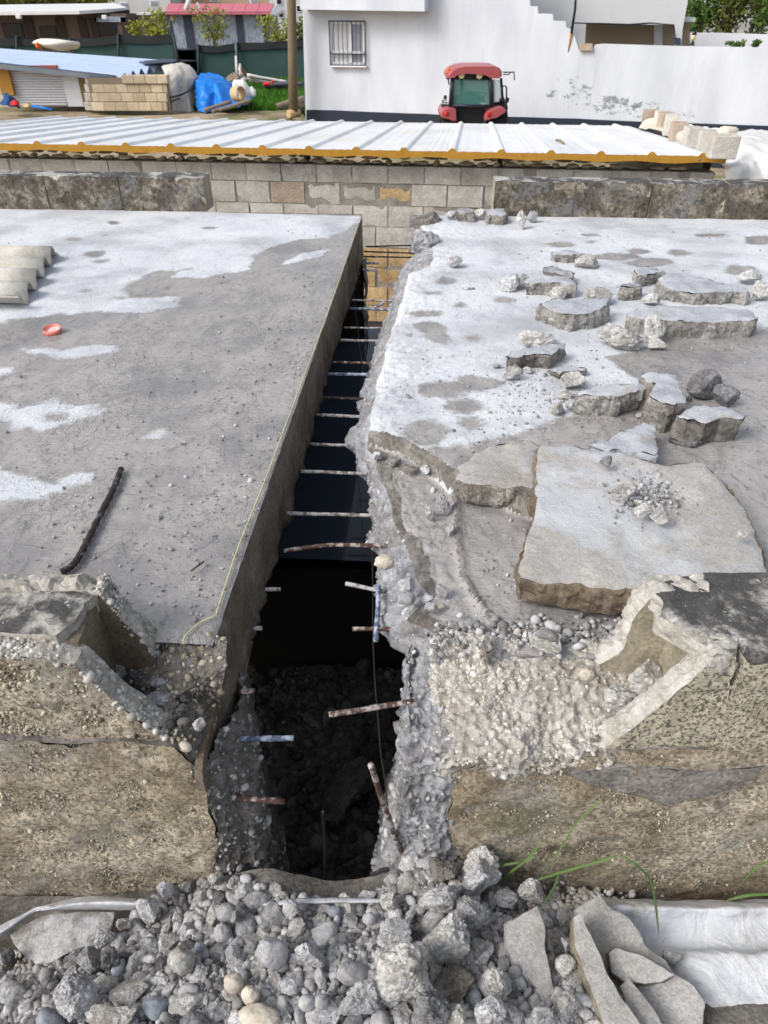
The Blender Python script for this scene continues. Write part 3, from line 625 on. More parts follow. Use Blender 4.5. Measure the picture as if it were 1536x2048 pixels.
# --- walls of the tank below the roof
def wallbox(name, s0, s1, t0, t1, z0, z1, m):
    return mk(name, [T(s0, t0, z0), T(s1, t0, z0), T(s1, t1, z0), T(s0, t1, z0), T(s0, t0, z1), T(s1, t0, z1), T(s1, t1, z1), T(s0, t1, z1)], [(0, 3, 2, 1), (4, 5, 6, 7), (0, 1, 5, 4), (1, 2, 6, 5), (2, 3, 7, 6), (3, 0, 4, 7)], m, tank)
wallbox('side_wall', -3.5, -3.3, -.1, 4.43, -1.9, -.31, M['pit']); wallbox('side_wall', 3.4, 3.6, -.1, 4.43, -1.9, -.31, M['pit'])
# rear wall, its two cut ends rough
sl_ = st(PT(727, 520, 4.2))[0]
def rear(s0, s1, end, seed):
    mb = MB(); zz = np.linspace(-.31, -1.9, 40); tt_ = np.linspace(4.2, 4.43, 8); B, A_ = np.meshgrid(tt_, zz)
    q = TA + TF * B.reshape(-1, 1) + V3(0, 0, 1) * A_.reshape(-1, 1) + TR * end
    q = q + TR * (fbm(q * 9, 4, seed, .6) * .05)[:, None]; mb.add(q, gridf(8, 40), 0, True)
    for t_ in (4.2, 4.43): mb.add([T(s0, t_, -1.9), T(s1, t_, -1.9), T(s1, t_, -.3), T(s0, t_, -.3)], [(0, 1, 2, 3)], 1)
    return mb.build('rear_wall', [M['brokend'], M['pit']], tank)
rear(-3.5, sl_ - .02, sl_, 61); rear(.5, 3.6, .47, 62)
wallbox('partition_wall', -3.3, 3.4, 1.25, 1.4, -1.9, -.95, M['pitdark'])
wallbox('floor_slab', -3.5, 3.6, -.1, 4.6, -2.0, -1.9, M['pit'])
wat = mk('water', [T(-3.3, 1.4, -.9), T(3.4, 1.4, -.9), T(3.4, 4.6, -.9), T(-3.3, 4.6, -.9)], [(0, 1, 2, 3)], M['water']); tag(wat, kind='structure')
# rear parapets: rows of cast blocks
def parapet_row(joints, zt=.24, th_=.2, t0=4.43):
    for k in range(len(joints) - 1):
        s0, s1 = joints[k] + .003, joints[k + 1] - .003
        V, F, Mi, Sm = plate_geo([T(s0, t0, zt), T(s1, t0, zt), T(s1, t0, 0), T(s0, t0, 0)], TF * th_, res=.045, jag=.006, rough=.004, topn=.006, seed=70 + k)
        mi = np.array(Mi); cz = np.array([V[list(f)].mean(0) for f in F]); up = (cz[:, 2] > zt - .012); mi[up] = 2
        endl = (np.abs((cz - TA) @ TR - s0) < .012) | (np.abs((cz - TA) @ TR - s1) < .012); mi[endl & ~up] = 1
        mk('parapet_block', V, F, [M['darkparapet'], M['cream'], M['lichen']], tank, midx=mi, smask=Sm)
js = lambda us: [st(PT(u, 400, 4.43))[0] for u in us]
parapet_row([-3.5] + js([-190, -55, 97, 243, 412])); parapet_row(js([987, 1148, 1300, 1452, 1606]) + [3.6])
# --- front wall, left of the trench
fw = tag(empty('front_wall', (-.9, 1.15, -.8), parent=None), None); fw.parent = tank; fw.location = Vector((-.9, 1.15, -.8)) - tank.location
fw['label'] = 'front wall left of the trench with a broken hollow parapet block'
plate('wall_face', [PY(u, v, 1.045) for u, v in [(-700, 1478), (-200, 1480), (0, 1478), (120, 1488), (230, 1482), (350, 1492), (395, 1540), (405, 1575), (428, 1640), (436, 1690), (415, 1790), (300, 1860), (-700, 1880)]], (0, .12, 0), [M['brownwall'], M['brokend']], fw, res=.014, jag=.012, rough=.012, topn=.02, seed=101)
tp = [PN(u, v, (0, 0, .18), V3(0, 0, 1)) for u, v in [(-700, 1150), (60, 1148), (165, 1153), (214, 1157), (190, 1190), (166, 1205), (150, 1240), (110, 1266), (0, 1262), (-700, 1262)]]
plate('block_top', tp, (0, 0, -.055), [M['lichen'], M['pale']], fw, res=.013, jag=.008, rough=.006, topn=.008, seed=102, cornerr=.006)
plate('block_front', [PY(u, v, 1.06) for u, v in [(-700, 1306), (0, 1310), (90, 1315), (150, 1334), (188, 1365), (222, 1400), (275, 1436), (345, 1488), (300, 1492), (-700, 1478)]], (0, .065, 0), [M['brownwall'], M['pale']], fw, res=.013, jag=.01, rough=.01, topn=.012, seed=103)
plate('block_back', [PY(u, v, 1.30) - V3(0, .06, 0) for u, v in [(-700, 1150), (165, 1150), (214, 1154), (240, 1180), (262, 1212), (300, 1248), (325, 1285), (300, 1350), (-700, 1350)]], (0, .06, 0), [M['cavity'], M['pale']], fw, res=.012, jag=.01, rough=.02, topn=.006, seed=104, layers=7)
xw = PY(172, 1240, 1.17)[0]
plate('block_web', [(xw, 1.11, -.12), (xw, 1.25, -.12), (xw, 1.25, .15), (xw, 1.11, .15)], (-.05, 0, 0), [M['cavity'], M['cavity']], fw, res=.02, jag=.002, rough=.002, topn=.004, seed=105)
V, F, N = patch_geo([[(120, 1290, 'z', -.05), (230, 1278, 'z', -.05), (340, 1272, 'z', -.03), (452, 1272, 'z', -.004)],
    [(150, 1350, 'z', -.11), (230, 1345, 'z', -.11), (340, 1345, 'z', -.06), (450, 1338, 'z', -.035)],
    [(180, 1410, 'z', -.13), (260, 1405, 'z', -.135), (345, 1400, 'z', -.095), (436, 1408, 's', .0)],
    [(250, 1470, 'y', 1.08), (320, 1470, 'y', 1.07), (365, 1472, 'y', 1.075), (414, 1490, 's', -.002)],
    [(300, 1540, 'y', 1.08), (350, 1540, 'y', 1.06), (380, 1540, 'y', 1.05), (407, 1560, 's', -.004)],
    [(320, 1640, 'y', 1.1), (370, 1640, 'y', 1.1), (400, 1640, 'y', 1.1), (430, 1640, 'y', 1.1)]], 80, 110, .022, 14, .014, 34, 110)
corel = mk('broken_core', V, F, M['brokend'], fw, smooth=True); CORE_L = (V, F)
cutl = MB(); FACE = [((452, 1270), (507, 1282)), ((450, 1333), (495, 1335)), ((434, 1410), (483, 1392)), ((420, 1465), (458, 1430)), ((408, 1512), (445, 1490)), ((405, 1552), (430, 1556)), ((412, 1583), (414, 1584))]
G = crom(np.array([[PS(*a, .004), PS(*b, .004)] for a, b in FACE]), 60); G = np.stack([G[:, 0] * (1 - k) + G[:, 1] * k for k in np.linspace(0, 1, 8)], 1)
q = G.reshape(-1, 3); q = q + TR * (fbm(q * 16, 3, 7) * .003)[:, None]; cutl.add(q, gridf(8, 60), 0, True)
back = G[:, 0] - TR * .02; cutl.add(np.concatenate([G[:, 0], back]), gridf(60, 2), 0, True)
cutl.build('cut_face', [M['cut']], fw)
def dv(c, dy, dx=0): return cp(c) + V3(dx, dy, 0)
endr = [[(404, 1530, 'y', 1.06), (438, 1470, 'y', 1.13), (478, 1395, 'y', 1.3), dv((480, 1390, 'y', 1.3), .5, -.1)],
        [(408, 1585, 'y', 1.05), (440, 1545, 'y', 1.1), (492, 1480, 'y', 1.22), dv((488, 1480, 'y', 1.22), .5, -.12)],
        [(424, 1630, 'y', 1.045), (462, 1595, 'y', 1.1), (516, 1570, 'y', 1.18), dv((512, 1570, 'y', 1.18), .5, -.12)],
        [(436, 1690, 'y', 1.04), (482, 1680, 'y', 1.08), (527, 1650, 'y', 1.16), dv((523, 1650, 'y', 1.16), .5, -.12)],
        [(424, 1765, 'y', 1.03), (488, 1765, 'y', 1.06), (540, 1745, 'y', 1.13), dv((538, 1740, 'y', 1.13), .5, -.12)],
        [(420, 1870, 'y', 1.0), (500, 1870, 'y', 1.03), (575, 1840, 'y', 1.1), dv((575, 1840, 'y', 1.1), .5, -.1)]]
V, F, N = patch_geo(endr, 80, 110, .03, 14, .02, 30, 120)
endl = mk('broken_end', V, F, M['brokend'], fw, smooth=True); END_L = (V, F)
# --- front wall, right of the trench
fr_ = tag(empty('front_wall', (.9, 1.15, -.8))); fr_.parent = tank; fr_.location = Vector((.9, 1.15, -.8)) - tank.location
fr_['label'] = 'front wall right of the trench, its parapet block broken open and pale inside'
plate('wall_face', [PY(u, v, 1.045) for u, v in [(905, 1545), (950, 1528), (1050, 1528), (1140, 1520), (1240, 1500), (1440, 1496), (1700, 1500), (2300, 1500), (2300, 1880), (900, 1860), (925, 1720), (910, 1690), (888, 1640), (905, 1590)]], (0, .12, 0), [M['brownwall'], M['brokend']], fr_, res=.014, jag=.012, rough=.012, topn=.02, seed=131)
plate('render_smear', [PY(u, v, 1.037) for u, v in [(1125, 1545), (1250, 1535), (1400, 1540), (1500, 1535), (1536, 1530), (1480, 1575), (1400, 1592), (1330, 1610), (1270, 1590), (1190, 1572)]], (0, .02, 0), [M['greyface'], M['greyface']], fr_, res=.016, jag=.012, rough=.004, topn=.008, seed=132)
plate('block_top', [P(u, v, .18) for u, v in [(1302, 1151), (1476, 1149), (1475, 1276), (1471, 1313), (1432, 1306), (1385, 1268), (1342, 1246), (1318, 1232), (1326, 1200), (1310, 1180)]], (0, 0, -.055), [M['lichen'], M['white']], fr_, res=.011, jag=.009, rough=.016, topn=.007, seed=133, cornerr=.004, layers=6)
plate('block_front', [PY(u, v, 1.048) for u, v in [(1471, 1313), (1430, 1307), (1408, 1338), (1352, 1385), (1300, 1432), (1250, 1470), (1205, 1498), (1300, 1500), (1437, 1498)]], (0, .062, 0), [M['speck'], M['white']], fr_, res=.011, jag=.008, rough=.022, topn=.005, seed=134, layers=8)
plate('block_back', [PY(u, v, 1.30) - V3(0, .06, 0) for u, v in [(1302, 1151), (1282, 1168), (1258, 1196), (1248, 1222), (1243, 1245), (1226, 1275), (1190, 1296), (1190, 1340), (1400, 1340), (1400, 1151)]], (0, .06, 0), [M['cream'], M['white']], fr_, res=.011, jag=.01, rough=.022, topn=.004, seed=135, layers=8)
xw = PY(1352, 1300, 1.18)[0]
plate('block_web', [(xw, 1.1, -.14), (xw, 1.25, -.14), (xw, 1.25, .13), (xw, 1.1, .13)], (.05, 0, 0), [M['cream'], M['white']], fr_, res=.02, jag=.002, rough=.002, topn=.003, seed=136)
x0, x1 = PY(1459, 1400, 1.048)[0], PY(2300, 1400, 1.048)[0]; zb = PY(1440, 1498, 1.048)[2]
mbk = MB(); V, F, Mi, Sm = plate_geo([(x0, 1.044, zb), (x1, 1.044, zb), (x1, 1.044, .178), (x0, 1.044, .178)], (0, .27, 0), res=.02, jag=.004, rough=.004, topn=.006, seed=137)
cz = np.array([V[list(f)].mean(0) for f in F]); Mi = np.array(Mi); Mi[cz[:, 2] > .16] = 2
nb = mk('parapet_block', V, F, [M['speck'], M['speck'], M['lichen']], fr_, midx=Mi, smask=Sm)
toprows = [[dv((856, 1262, 'z', -.12), .4, .05), (852, 1262, 'z', -.1), (895, 1258, 'z', -.05), (1000, 1280, 'z', -.05), (1130, 1285, 'z', -.05), (1260, 1270, 'z', -.05)],
           [dv((836, 1330, 'z', -.2), .4, .05), (830, 1330, 'z', -.17), (885, 1330, 'z', -.1), (1000, 1330, 'z', -.07), (1130, 1340, 'z', -.08), (1270, 1330, 'z', -.1)],
           [dv((818, 1400, 'y', 1.22), .4, .05), (812, 1400, 'y', 1.2), (870, 1400, 'z', -.15), (1000, 1400, 'z', -.11), (1130, 1410, 'z', -.12), (1290, 1400, 'z', -.12)],
           [dv((806, 1460, 'y', 1.17), .4, .05), (802, 1460, 'y', 1.15), (870, 1470, 'y', 1.11), (1000, 1470, 'y', 1.09), (1120, 1480, 'y', 1.09), (1260, 1470, 'y', 1.09)],
           [dv((802, 1530, 'y', 1.14), .4, .06), (798, 1530, 'y', 1.12), (860, 1530, 'y', 1.06), (1000, 1530, 'y', 1.045), (1120, 1520, 'y', 1.045), (1230, 1505, 'y', 1.05)],
           [dv((792, 1600, 'y', 1.14), .4, .06), (788, 1600, 'y', 1.12), (850, 1600, 'y', 1.06), (960, 1600, 'y', 1.06), (1100, 1590, 'y', 1.07), (1230, 1590, 'y', 1.08)],
           [dv((778, 1670, 'y', 1.14), .4, .06), (774, 1670, 'y', 1.12), (845, 1680, 'y', 1.05), (940, 1680, 'y', 1.07), (1100, 1680, 'y', 1.08), (1230, 1680, 'y', 1.09)],
           [dv((745, 1790, 'y', 1.12), .4, .05), (745, 1790, 'y', 1.09), (850, 1790, 'y', 1.03), (950, 1790, 'y', 1.05), (1100, 1790, 'y', 1.08), (1230, 1790, 'y', 1.09)]]
V, F, N = patch_geo(toprows, 190, 190, .03, 13, .016, 36, 140)
ccol = np.array([V[list(f)].mean(0) for f in F]); xb = np.array([PY(905, 1500, 1.1)[0]])
corer = mk('broken_core', V, F, [M['broken'], M['pale']], fr_, smooth=True, midx=((ccol[:, 0] > xb[0] - .02 + .05 * vnoise(ccol * 12, 3)) & (ccol[:, 2] > -.26)).astype(int)); CORE_R = (V, F)
# the sill left under the trench
V, F, N = patch_geo([[(520, 1766, 'y', 1.2), (640, 1766, 'y', 1.2), (800, 1764, 'y', 1.2)], [(520, 1778, 'y', 1.14), (640, 1778, 'y', 1.15), (800, 1776, 'y', 1.14)], [(520, 1800, 'y', 1.06), (640, 1800, 'y', 1.06), (800, 1800, 'y', 1.06)], [(520, 1850, 'y', 1.02), (640, 1850, 'y', 1.02), (800, 1850, 'y', 1.02)]], 60, 40, .015, 16, .008, 40, 150)
mk('broken_sill', V, F, M['rubbledark'], fr_, smooth=True)
# ------------------------------------------------------------- reinforcement left sticking out of the cut
def bar(pts, r=.0072, mat='rebarw', name='rebar', parent=None, seed=0, wob=.003):
    A = np.array([cp(c) for c in pts]); n = max(8, int(np.linalg.norm(np.diff(A, axis=0), axis=1).sum() / .02))
    G = crom(A, n) if len(A) > 2 else A[0] + (A[1] - A[0]) * np.linspace(0, 1, n)[:, None]
    G = G + np.stack([fbm(G * 9, 2, seed + k) for k in range(3)], 1) * wob
    rr = .9 * r * (1 + .10 * (np.arange(n) % 2)) * (1 + .12 * vnoise(G * 45, seed))
    v, f = tubeg(G, rr, 8); return mk(name, v, f, M[mat], parent or tank, smooth=True)
ext = 26
BARS = [((732, 493), (822, 491), -.16, 'rebard', .006, 1), ((728, 503), (830, 507), -.16, 'rebard', .006, 1), ((727, 513), (842, 515), -.17, 'rebard', .006, 1),
        ((724, 526), (757, 527), -.18, 'rebarb', .008, 0), ((724, 540), (755, 542), -.18, 'rebarb', .008, 0), ((705, 600), (790, 602), -.16, 'rebarw', .006, 1), ((700, 617), (790, 620), -.16, 'rebarb', .0085, 1),
        ((688, 655), (775, 656), -.16, 'rebarw', .0058, 1), ((680, 680), (766, 682), -.16, 'rebarw', .0075, 1), ((664, 724), (756, 726), -.16, 'rebarr', .007, 1), ((656, 748), (756, 750), -.16, 'rebarb', .0085, 1),
        ((646, 794), (740, 799), -.16, 'rebard', .0075, 1), ((634, 830), (738, 834), -.16, 'rebarw', .008, 1), ((620, 888), (700, 891), -.16, 'rebarw', .007, 1), ((600, 943), (752, 948), -.16, 'rebarw', .0072, 1),
        ((572, 1027), (765, 1031), -.16, 'rebarw', .0072, 1), ((530, 1179), (561, 1179), -.16, 'rebarw', .007, 0), ((692, 1168), (775, 1184), -.16, 'rebarw', .0072, 2), ((506, 1256), (524, 1256), -.16, 'rebarw', .007, 0),
        ((705, 1257), (860, 1260), -.16, 'rebarr', .007, 2), ((482, 1382), (509, 1382), -.18, 'rebarr', .0075, 0), ((658, 1430), (830, 1402), -.16, 'rebarr', .0078, 2)]
for i, (a, b, z, m, r, side) in enumerate(BARS):
    bar([(*a, 'z', z), (*b, 'z', z)], r, m, seed=i * 7)
bar([(567, 1102, 'z', -.16), (645, 1091, 'z', -.155), (700, 1090, 'z', -.155), (775, 1093, 'z', -.16)], .0075, 'rebarr', seed=201)
bar([(756, 1172, 'z', -.14), (755, 1220, 'z', -.15), (752, 1282, 'z', -.16)], .008, 'rebarb', seed=202)
bar([(750, 615, 'z', -.17), (768, 605, 'z', -.15)], .008, 'rebarb', seed=203)
bar([(452, 1478, 'y', 1.2), (587, 1476, 'y', 1.2)], .0088, 'rebarb', seed=204, wob=.001)
bar([(797, 1488, 'y', 1.14), (850, 1487, 'y', 1.14)], .0085, 'rebarb', seed=205, wob=.001)
bar([(430, 1592, 'y', 1.1), (569, 1603, 'y', 1.1)], .0088, 'rebarr', seed=206, wob=.001)
bar([(795, 1597, 'y', 1.11), (840, 1600, 'y', 1.08)], .0085, 'rebarr', seed=207, wob=.001)
bar([(742, 1530, 'y', 1.0), (768, 1610, 'y', 1.03), (795, 1685, 'y', 1.06), (826, 1748, 'y', 1.06)], .0082, 'rebarr', seed=208, wob=.002)
bar([(645, 1622, 'y', 1.24), (650, 1700, 'y', 1.2), (649, 1800, 'y', 1.12)], .0065, 'rebard', seed=209, wob=.002)
bar([(520, 1764, 'y', 1.14), (800, 1767, 'y', 1.14)], .0085, 'rebard', seed=210, wob=.002)
bar([(705, 1800, 'y', 1.04), (728, 1768, 'y', 1.05), (765, 1740, 'y', 1.06), (810, 1738, 'y', 1.06), (835, 1728, 'y', 1.07)], .0065, 'rebard', seed=211, wob=.002)
bar([(716, 1792, 'y', 1.03), (740, 1790, 'y', 1.03), (775, 1780, 'y', 1.03), (805, 1762, 'y', 1.04), (820, 1745, 'y', 1.05)], .0065, 'rebarr', seed=212, wob=.002)
w_ = bar([(690, 470, 'z', -.2), (728, 760, 'z', -.23), (742, 1000, 'z', -.24), (750, 1350, 'y', 1.5), (785, 1690, 'y', 1.16)], .0024, 'wire', 'hanging_wire', seed=213, wob=.004)
w_['label'] = 'thin dark wire running along the trench'
# ------------------------------------------------------------- things lying on the left slab
def on_slab(pts, z=0): return np.array([P(u, v, z) for u, v in pts])
G = crom(on_slab([(242, 938), (228, 975), (205, 1020), (178, 1075), (157, 1115), (140, 1135), (123, 1144)], .012), 70)
v, f = tubeg(G, .0092 * (1 + .16 * ((np.arange(70) % 4) < 2)), 9)
rod = mk('loose_rebar', v, f, M['rebard'], smooth=True); tag(rod, 'bent rusty ribbed bar lying alone on the wet grey slab', 'rebar')
ln = on_slab([(366, 1288), (372, 1270), (400, 1245), (430, 1231), (434, 1222)], .006); ln2 = on_slab([(434, 1222), (478, 1090), (530, 960), (575, 840), (620, 720), (668, 590), (705, 480), (722, 437)], .005)
G = np.concatenate([crom(ln, 24), crom(ln2, 60)[1:]]); v, f = tubeg(G, .0022, 5)
stg = mk('string_line', v, f, M['string'], smooth=True); tag(stg, 'thin yellowish builders line along the cut edge of the slab', 'string')
mb = MB(); mb.tube([P(u, v, .012) for u, v in ((382, 1142), (392, 1134), (408, 1123))], .003, 5); mb.tube([P(396, 1131, .012), P(400, 1123, .03)], .002, 5)
tag(mb.build('twig', [M['bark']]), 'short brown twig lying on the slab beside the string', 'twig')
c0 = P(106, 665, 0); rl = 17 / ppm(c0); prof = [(0, .004), (.8, .004), (.92, .007), (.95, .02), (1.0, .021), (1.03, .012), (1.0, .0), (0, 0)]
mb = MB(); nk = 28; vv = []; ff = []
for rr_, zz in prof:
    for k in range(nk): a = 2 * math.pi * k / nk; vv.append((c0[0] + rl * rr_ * math.cos(a), c0[1] + rl * rr_ * math.sin(a) * .95, .002 + zz + .006 * math.sin(a)))
for j in range(len(prof) - 1):
    for k in range(nk): ff.append((j * nk + k, j * nk + (k + 1) % nk, (j + 1) * nk + (k + 1) % nk, (j + 1) * nk + k))
mats_ = [1] * (2 * nk) + [0] * (len(ff) - 2 * nk)
mb.add(vv, ff, mats_, True); tag(mb.build('plastic_dish', [M['lid'], M['lidin']]), 'small pinkish red plastic lid lying upturned on wet slab', 'lid')
# corrugated sheet
s1 = [st(P(112, 493, .05)), st(P(40, 606, .05))]; ns, nt = 60, 130
tt_ = np.linspace(0, 1, nt); GG = []
for layer in (1, 0):
    for k in range(nt):
        t_ = s1[1][1] + (s1[0][1] - s1[1][1]) * tt_[k]; se = s1[1][0] + (s1[0][0] - s1[1][0]) * tt_[k]
        cw = math.cos(2 * math.pi * (tt_[k] * 4.6 - .05)); zc = .042 + .036 * math.copysign(abs(cw) ** .65, cw) + (.007 if layer else 0)
        for x in np.linspace(0, 1, 8): GG.append(T(se - 1.3 * (1 - x), t_, zc))
GG = np.array(GG); n1 = nt * 8; f = list(gridf(8, nt)) + [q[::-1] + n1 for q in gridf(8, nt)]
for k in range(nt - 1): a = k * 8 + 7; f.append((a, a + n1, a + n1 + 8, a + 8)); a = k * 8; f.append((a + 8, a + n1 + 8, a + n1, a))
f.append(tuple(range(7, -1, -1)) + tuple(range(n1, n1 + 8))); f.append(tuple(range(n1 - 8, n1)) + tuple(range(2 * n1 - 1, 2 * n1 - 9, -1)))
sm = [True] * (len(f) - 2 * (nt - 1) - 2) + [False] * (2 * (nt - 1) + 2)
o = mk('corrugated_sheet', GG, f, M['asbestos'], smask=sm); tag(o, 'cream wavy fibre cement sheet lying on the left slab', 'roofing sheet')
# ------------------------------------------------------------- broken pieces on the right slab
GC = 'broken concrete pieces lying on the right slab'
def chunk(label, top, zt, th_, mats=('chunktop', 'chunkside'), res=.013, jag=.016, rough=.018, topn=.014, seed=0, tilt=(0, 0), group=GC, name='concrete_chunk', cat='concrete chunk', base=None, cr=.009, layers=6, flare=.02):
    p0 = P(*np.mean(top, 0), zt); n = V3(-tilt[0], -tilt[1], 1); n /= np.linalg.norm(n)
    V, F, Mi, S = plate_geo([PN(u, v, p0, n) for u, v in top], (0, 0, -th_), res=res, jag=jag, rough=rough, topn=topn, seed=seed, layers=layers, cornerr=cr, flare=flare)
    o = mk(name, V, F, [M[m] for m in mats], midx=Mi, smask=S); return tag(o, label, cat, group)
PROTO = {}
def rock(label, box, mat='rubblelight', zb=None, seed=0, name='concrete_lump', cat='concrete lump', group=None, sub=4, rough=.2, rnd=0., planes=9, sink=.12, aspect=.8, kind=None):
    u0, v0, u1, v1 = box; uc, vc = (u0 + u1) / 2, (v0 + v1) / 2
    z = zb if zb is not None else slab_z(P(uc, v1, 0))
    p = P(uc, vc, z + .02); a = (u1 - u0) / 2 / ppm(p); dep = math.atan2(EYE - p[2], p[1]); hh = (v1 - v0) / 2 / ppm(p)
    ay = a * aspect; c2 = (hh ** 2 - (ay * math.sin(dep)) ** 2) / math.cos(dep) ** 2
    c = math.sqrt(max(c2, (a * .38) ** 2)); c = min(c, a * 1.5)
    if (ay * math.sin(dep)) > hh: ay = max(.45 * a, hh / math.sin(dep) * .8)
    p = P(uc, vc, z + c * (1 - sink)); V, F = rock_geo(seed, sub, planes, rough, (a, ay, c), rnd)
    o = mk(name, V, F, M[mat] if isinstance(mat, str) else mat, loc=p, smooth=rnd >= .3, local=True); return tag(o, label, cat, group, kind)
Z = lambda q: [(960 + a / 2.667, 450 + b / 2.667) for a, b in q]
zb3 = lambda a, b, c, d: (960 + a / 2.667, 450 + b / 2.667, 960 + c / 2.667, 450 + d / 2.667)
tp = [(1076, 891), (1114, 886), (1141, 889), (1174, 897), (1244, 903), (1290, 916), (1326, 924), (1370, 926), (1402, 923), (1432, 946), (1462, 972), (1490, 1020), (1511, 1065), (1536, 1142), (1540, 1190), (1400, 1192), (1290, 1180), (1200, 1168), (1120, 1160), (1040, 1152), (1038, 1135), (1048, 1095), (1066, 1040), (1075, 1005), (1070, 956)]
chunk('large pale slab piece resting over flooded roof behind the right broken parapet', tp, .075, .085, ('slabtop', 'slabside'), seed=301, tilt=(.02, .05), res=.016, jag=.016, topn=.012, flare=.012, name='slab_piece', cat='slab piece', cr=.012)
chunk('damp slab piece tucked against the left side of the large slab piece', [(908, 957), (922, 928), (984, 891), (1020, 880), (1050, 873), (1074, 890), (1070, 950), (1066, 972), (1000, 968), (940, 966)], .03, .075, ('slabtop', 'greyface'), seed=302, name='slab_piece', cat='slab piece')
chunk('small white slab piece wedged behind the large slab piece', [(1178, 886), (1215, 874), (1250, 858), (1288, 841), (1306, 845), (1309, 880), (1312, 905), (1262, 902), (1210, 898)], .075, .09, ('chunktop', 'chunktop'), seed=303, name='slab_piece', cat='slab piece')
chunk('small rectangular chunk farthest back, with a smooth damp side', Z([(372, 137), (470, 130), (562, 145), (505, 152), (402, 154)]), .055, .06, seed=304)
rock('rough lump touching the farthest rectangular chunk', zb3(503, 158, 636, 232), seed=305, group=GC)
chunk('thin flat flake behind the chunk with three small lumps at its left', Z([(338, 222), (368, 213), (440, 232), (500, 252), (492, 275), (420, 258), (340, 240)]), .05, .035, ('broken', 'brokend'), seed=306)
chunk('flat topped chunk with a small white shard against its front', Z([(247, 280), (320, 264), (460, 270), (520, 292), (512, 312), (440, 306), (400, 302), (246, 300)]), .08, .08, seed=307)
rock('small white shard against the flat topped chunk', zb3(372, 320, 470, 396), seed=308, group=GC, planes=8)
rock('crumbly lump left of the flat topped chunk', zb3(88, 258, 205, 352), seed=309, group=GC, mat='rubble')
rock('crumbly lump touching the flat topped chunk', zb3(185, 252, 262, 345), seed=310, group=GC, mat='rubble')
rock('rounded lump behind the six sided chunk', zb3(552, 330, 715, 425), seed=311, group=GC)
chunk('six sided chunk with a damp patch on its top', Z([(322, 412), (390, 388), (470, 398), (560, 384), (680, 396), (684, 428), (640, 446), (570, 466), (500, 472), (415, 462), (350, 436)]), .088, .09, seed=312)
chunk('tilted wedge chunk behind the little cube', Z([(822, 236), (860, 218), (905, 214), (985, 243), (920, 258), (840, 270)]), .07, .075, seed=313)
chunk('little cube of concrete in front of the tilted wedge', Z([(752, 312), (800, 306), (862, 310), (862, 322), (800, 330), (758, 328)]), .072, .075, ('broken', 'greyface'), seed=314)
rock('lump between the little cube and the long bar', zb3(863, 362, 990, 436), seed=315, group=GC)
chunk('wide flat chunk lying behind the long bar', Z([(948, 292), (990, 253), (1100, 258), (1170, 272), (1230, 290), (1330, 312), (1432, 336), (1420, 358), (1360, 352), (1290, 357), (1215, 354), (1150, 362), (1060, 348), (985, 328)]), .07, .075, seed=316)
rock('tall lump at the frame edge behind the long bar', zb3(1450, 292, 1580, 404), seed=317, group=GC)
rock('low lump beyond the wide flat chunk, at the frame edge', zb3(1375, 236, 1500, 320), seed=318, group=GC, mat='rubble')
chunk('long straight edged bar of concrete with two damp patches on top', Z([(785, 472), (850, 437), (990, 428), (1110, 432), (1240, 430), (1440, 450), (1488, 488), (1470, 503), (1360, 508), (1250, 512), (1110, 508), (975, 502), (860, 496)]), .085, .09, seed=319, jag=.008, rough=.008, flare=.006)
rock('big rough lump in front of the long bar, left one', zb3(618, 515, 865, 662), seed=320, group=GC, planes=14)
rock('big rough lump leaning on the end of the long bar', zb3(835, 474, 985, 630), seed=321, group=GC, planes=14)
rock('small lump at the foot of the long bar', zb3(886, 596, 1008, 672), seed=322, group=GC)
rock('pointed wedge behind the chunk with a tan end', zb3(205, 546, 402, 650), seed=323, group=GC, planes=7)
chunk('chunk with one smooth tan end, nearest the trench', Z([(128, 694), (240, 650), (320, 636), (400, 628), (462, 624), (430, 650), (383, 684), (320, 686), (250, 682), (190, 700)]), .075, .08, ('chunktop', 'brokend'), seed=324)
rock('small lump before the chunk with a tan end', zb3(110, 750, 232, 838), seed=325, group=GC)
rock('little stone at the corner of the chunk with a tan end', zb3(224, 752, 288, 797), seed=326, group=GC)
rock('lone little stone left of the chunk with a tan end', zb3(68, 738, 116, 766), seed=327, group=GC, mat='rubble')
chunk('flat flake above the round white lump', Z([(382, 770), (440, 750), (558, 752), (556, 770), (470, 778), (420, 790)]), .03, .03, ('chunktop', 'brokend'), seed=328)
rock('round white lump behind the slanted wedge plate', zb3(428, 780, 603, 884), seed=329, group=GC)
rock('small pale lump left of the slanted wedge plate', zb3(398, 880, 514, 932), seed=330, group=GC)
rock('pale lump before the slanted wedge plate, left one', zb3(362, 945, 470, 1020), seed=331, group=GC)
rock('dark damp lump against the slanted wedge plate', zb3(452, 926, 520, 1002), seed=332, group=GC, mat='rubble')
chunk('slanted wedge plate with a chalky top standing in the slurry', Z([(516, 898), (600, 868), (690, 848), (810, 838), (932, 830), (905, 846), (850, 880), (780, 896), (720, 906), (610, 904)]), .095, .095, seed=333, tilt=(.06, .0))
chunk('tall rough chunk right of the slanted wedge plate', Z([(855, 792), (900, 778), (980, 786), (1050, 798), (1068, 855), (1100, 940), (1040, 952), (975, 948), (925, 920), (930, 850), (900, 830)]), .12, .125, ('chunktop', 'greyface'), seed=334, rough=.014)
rock('dark wet stone with a rusty side in the puddle', zb3(1113, 772, 1300, 930), seed=335, group=GC, mat='rubbledark', planes=7, rough=.08)
rock('dark rough lump leaning on the wet stone in the puddle', zb3(1210, 842, 1382, 972), seed=336, group=GC, mat='rubbledark')
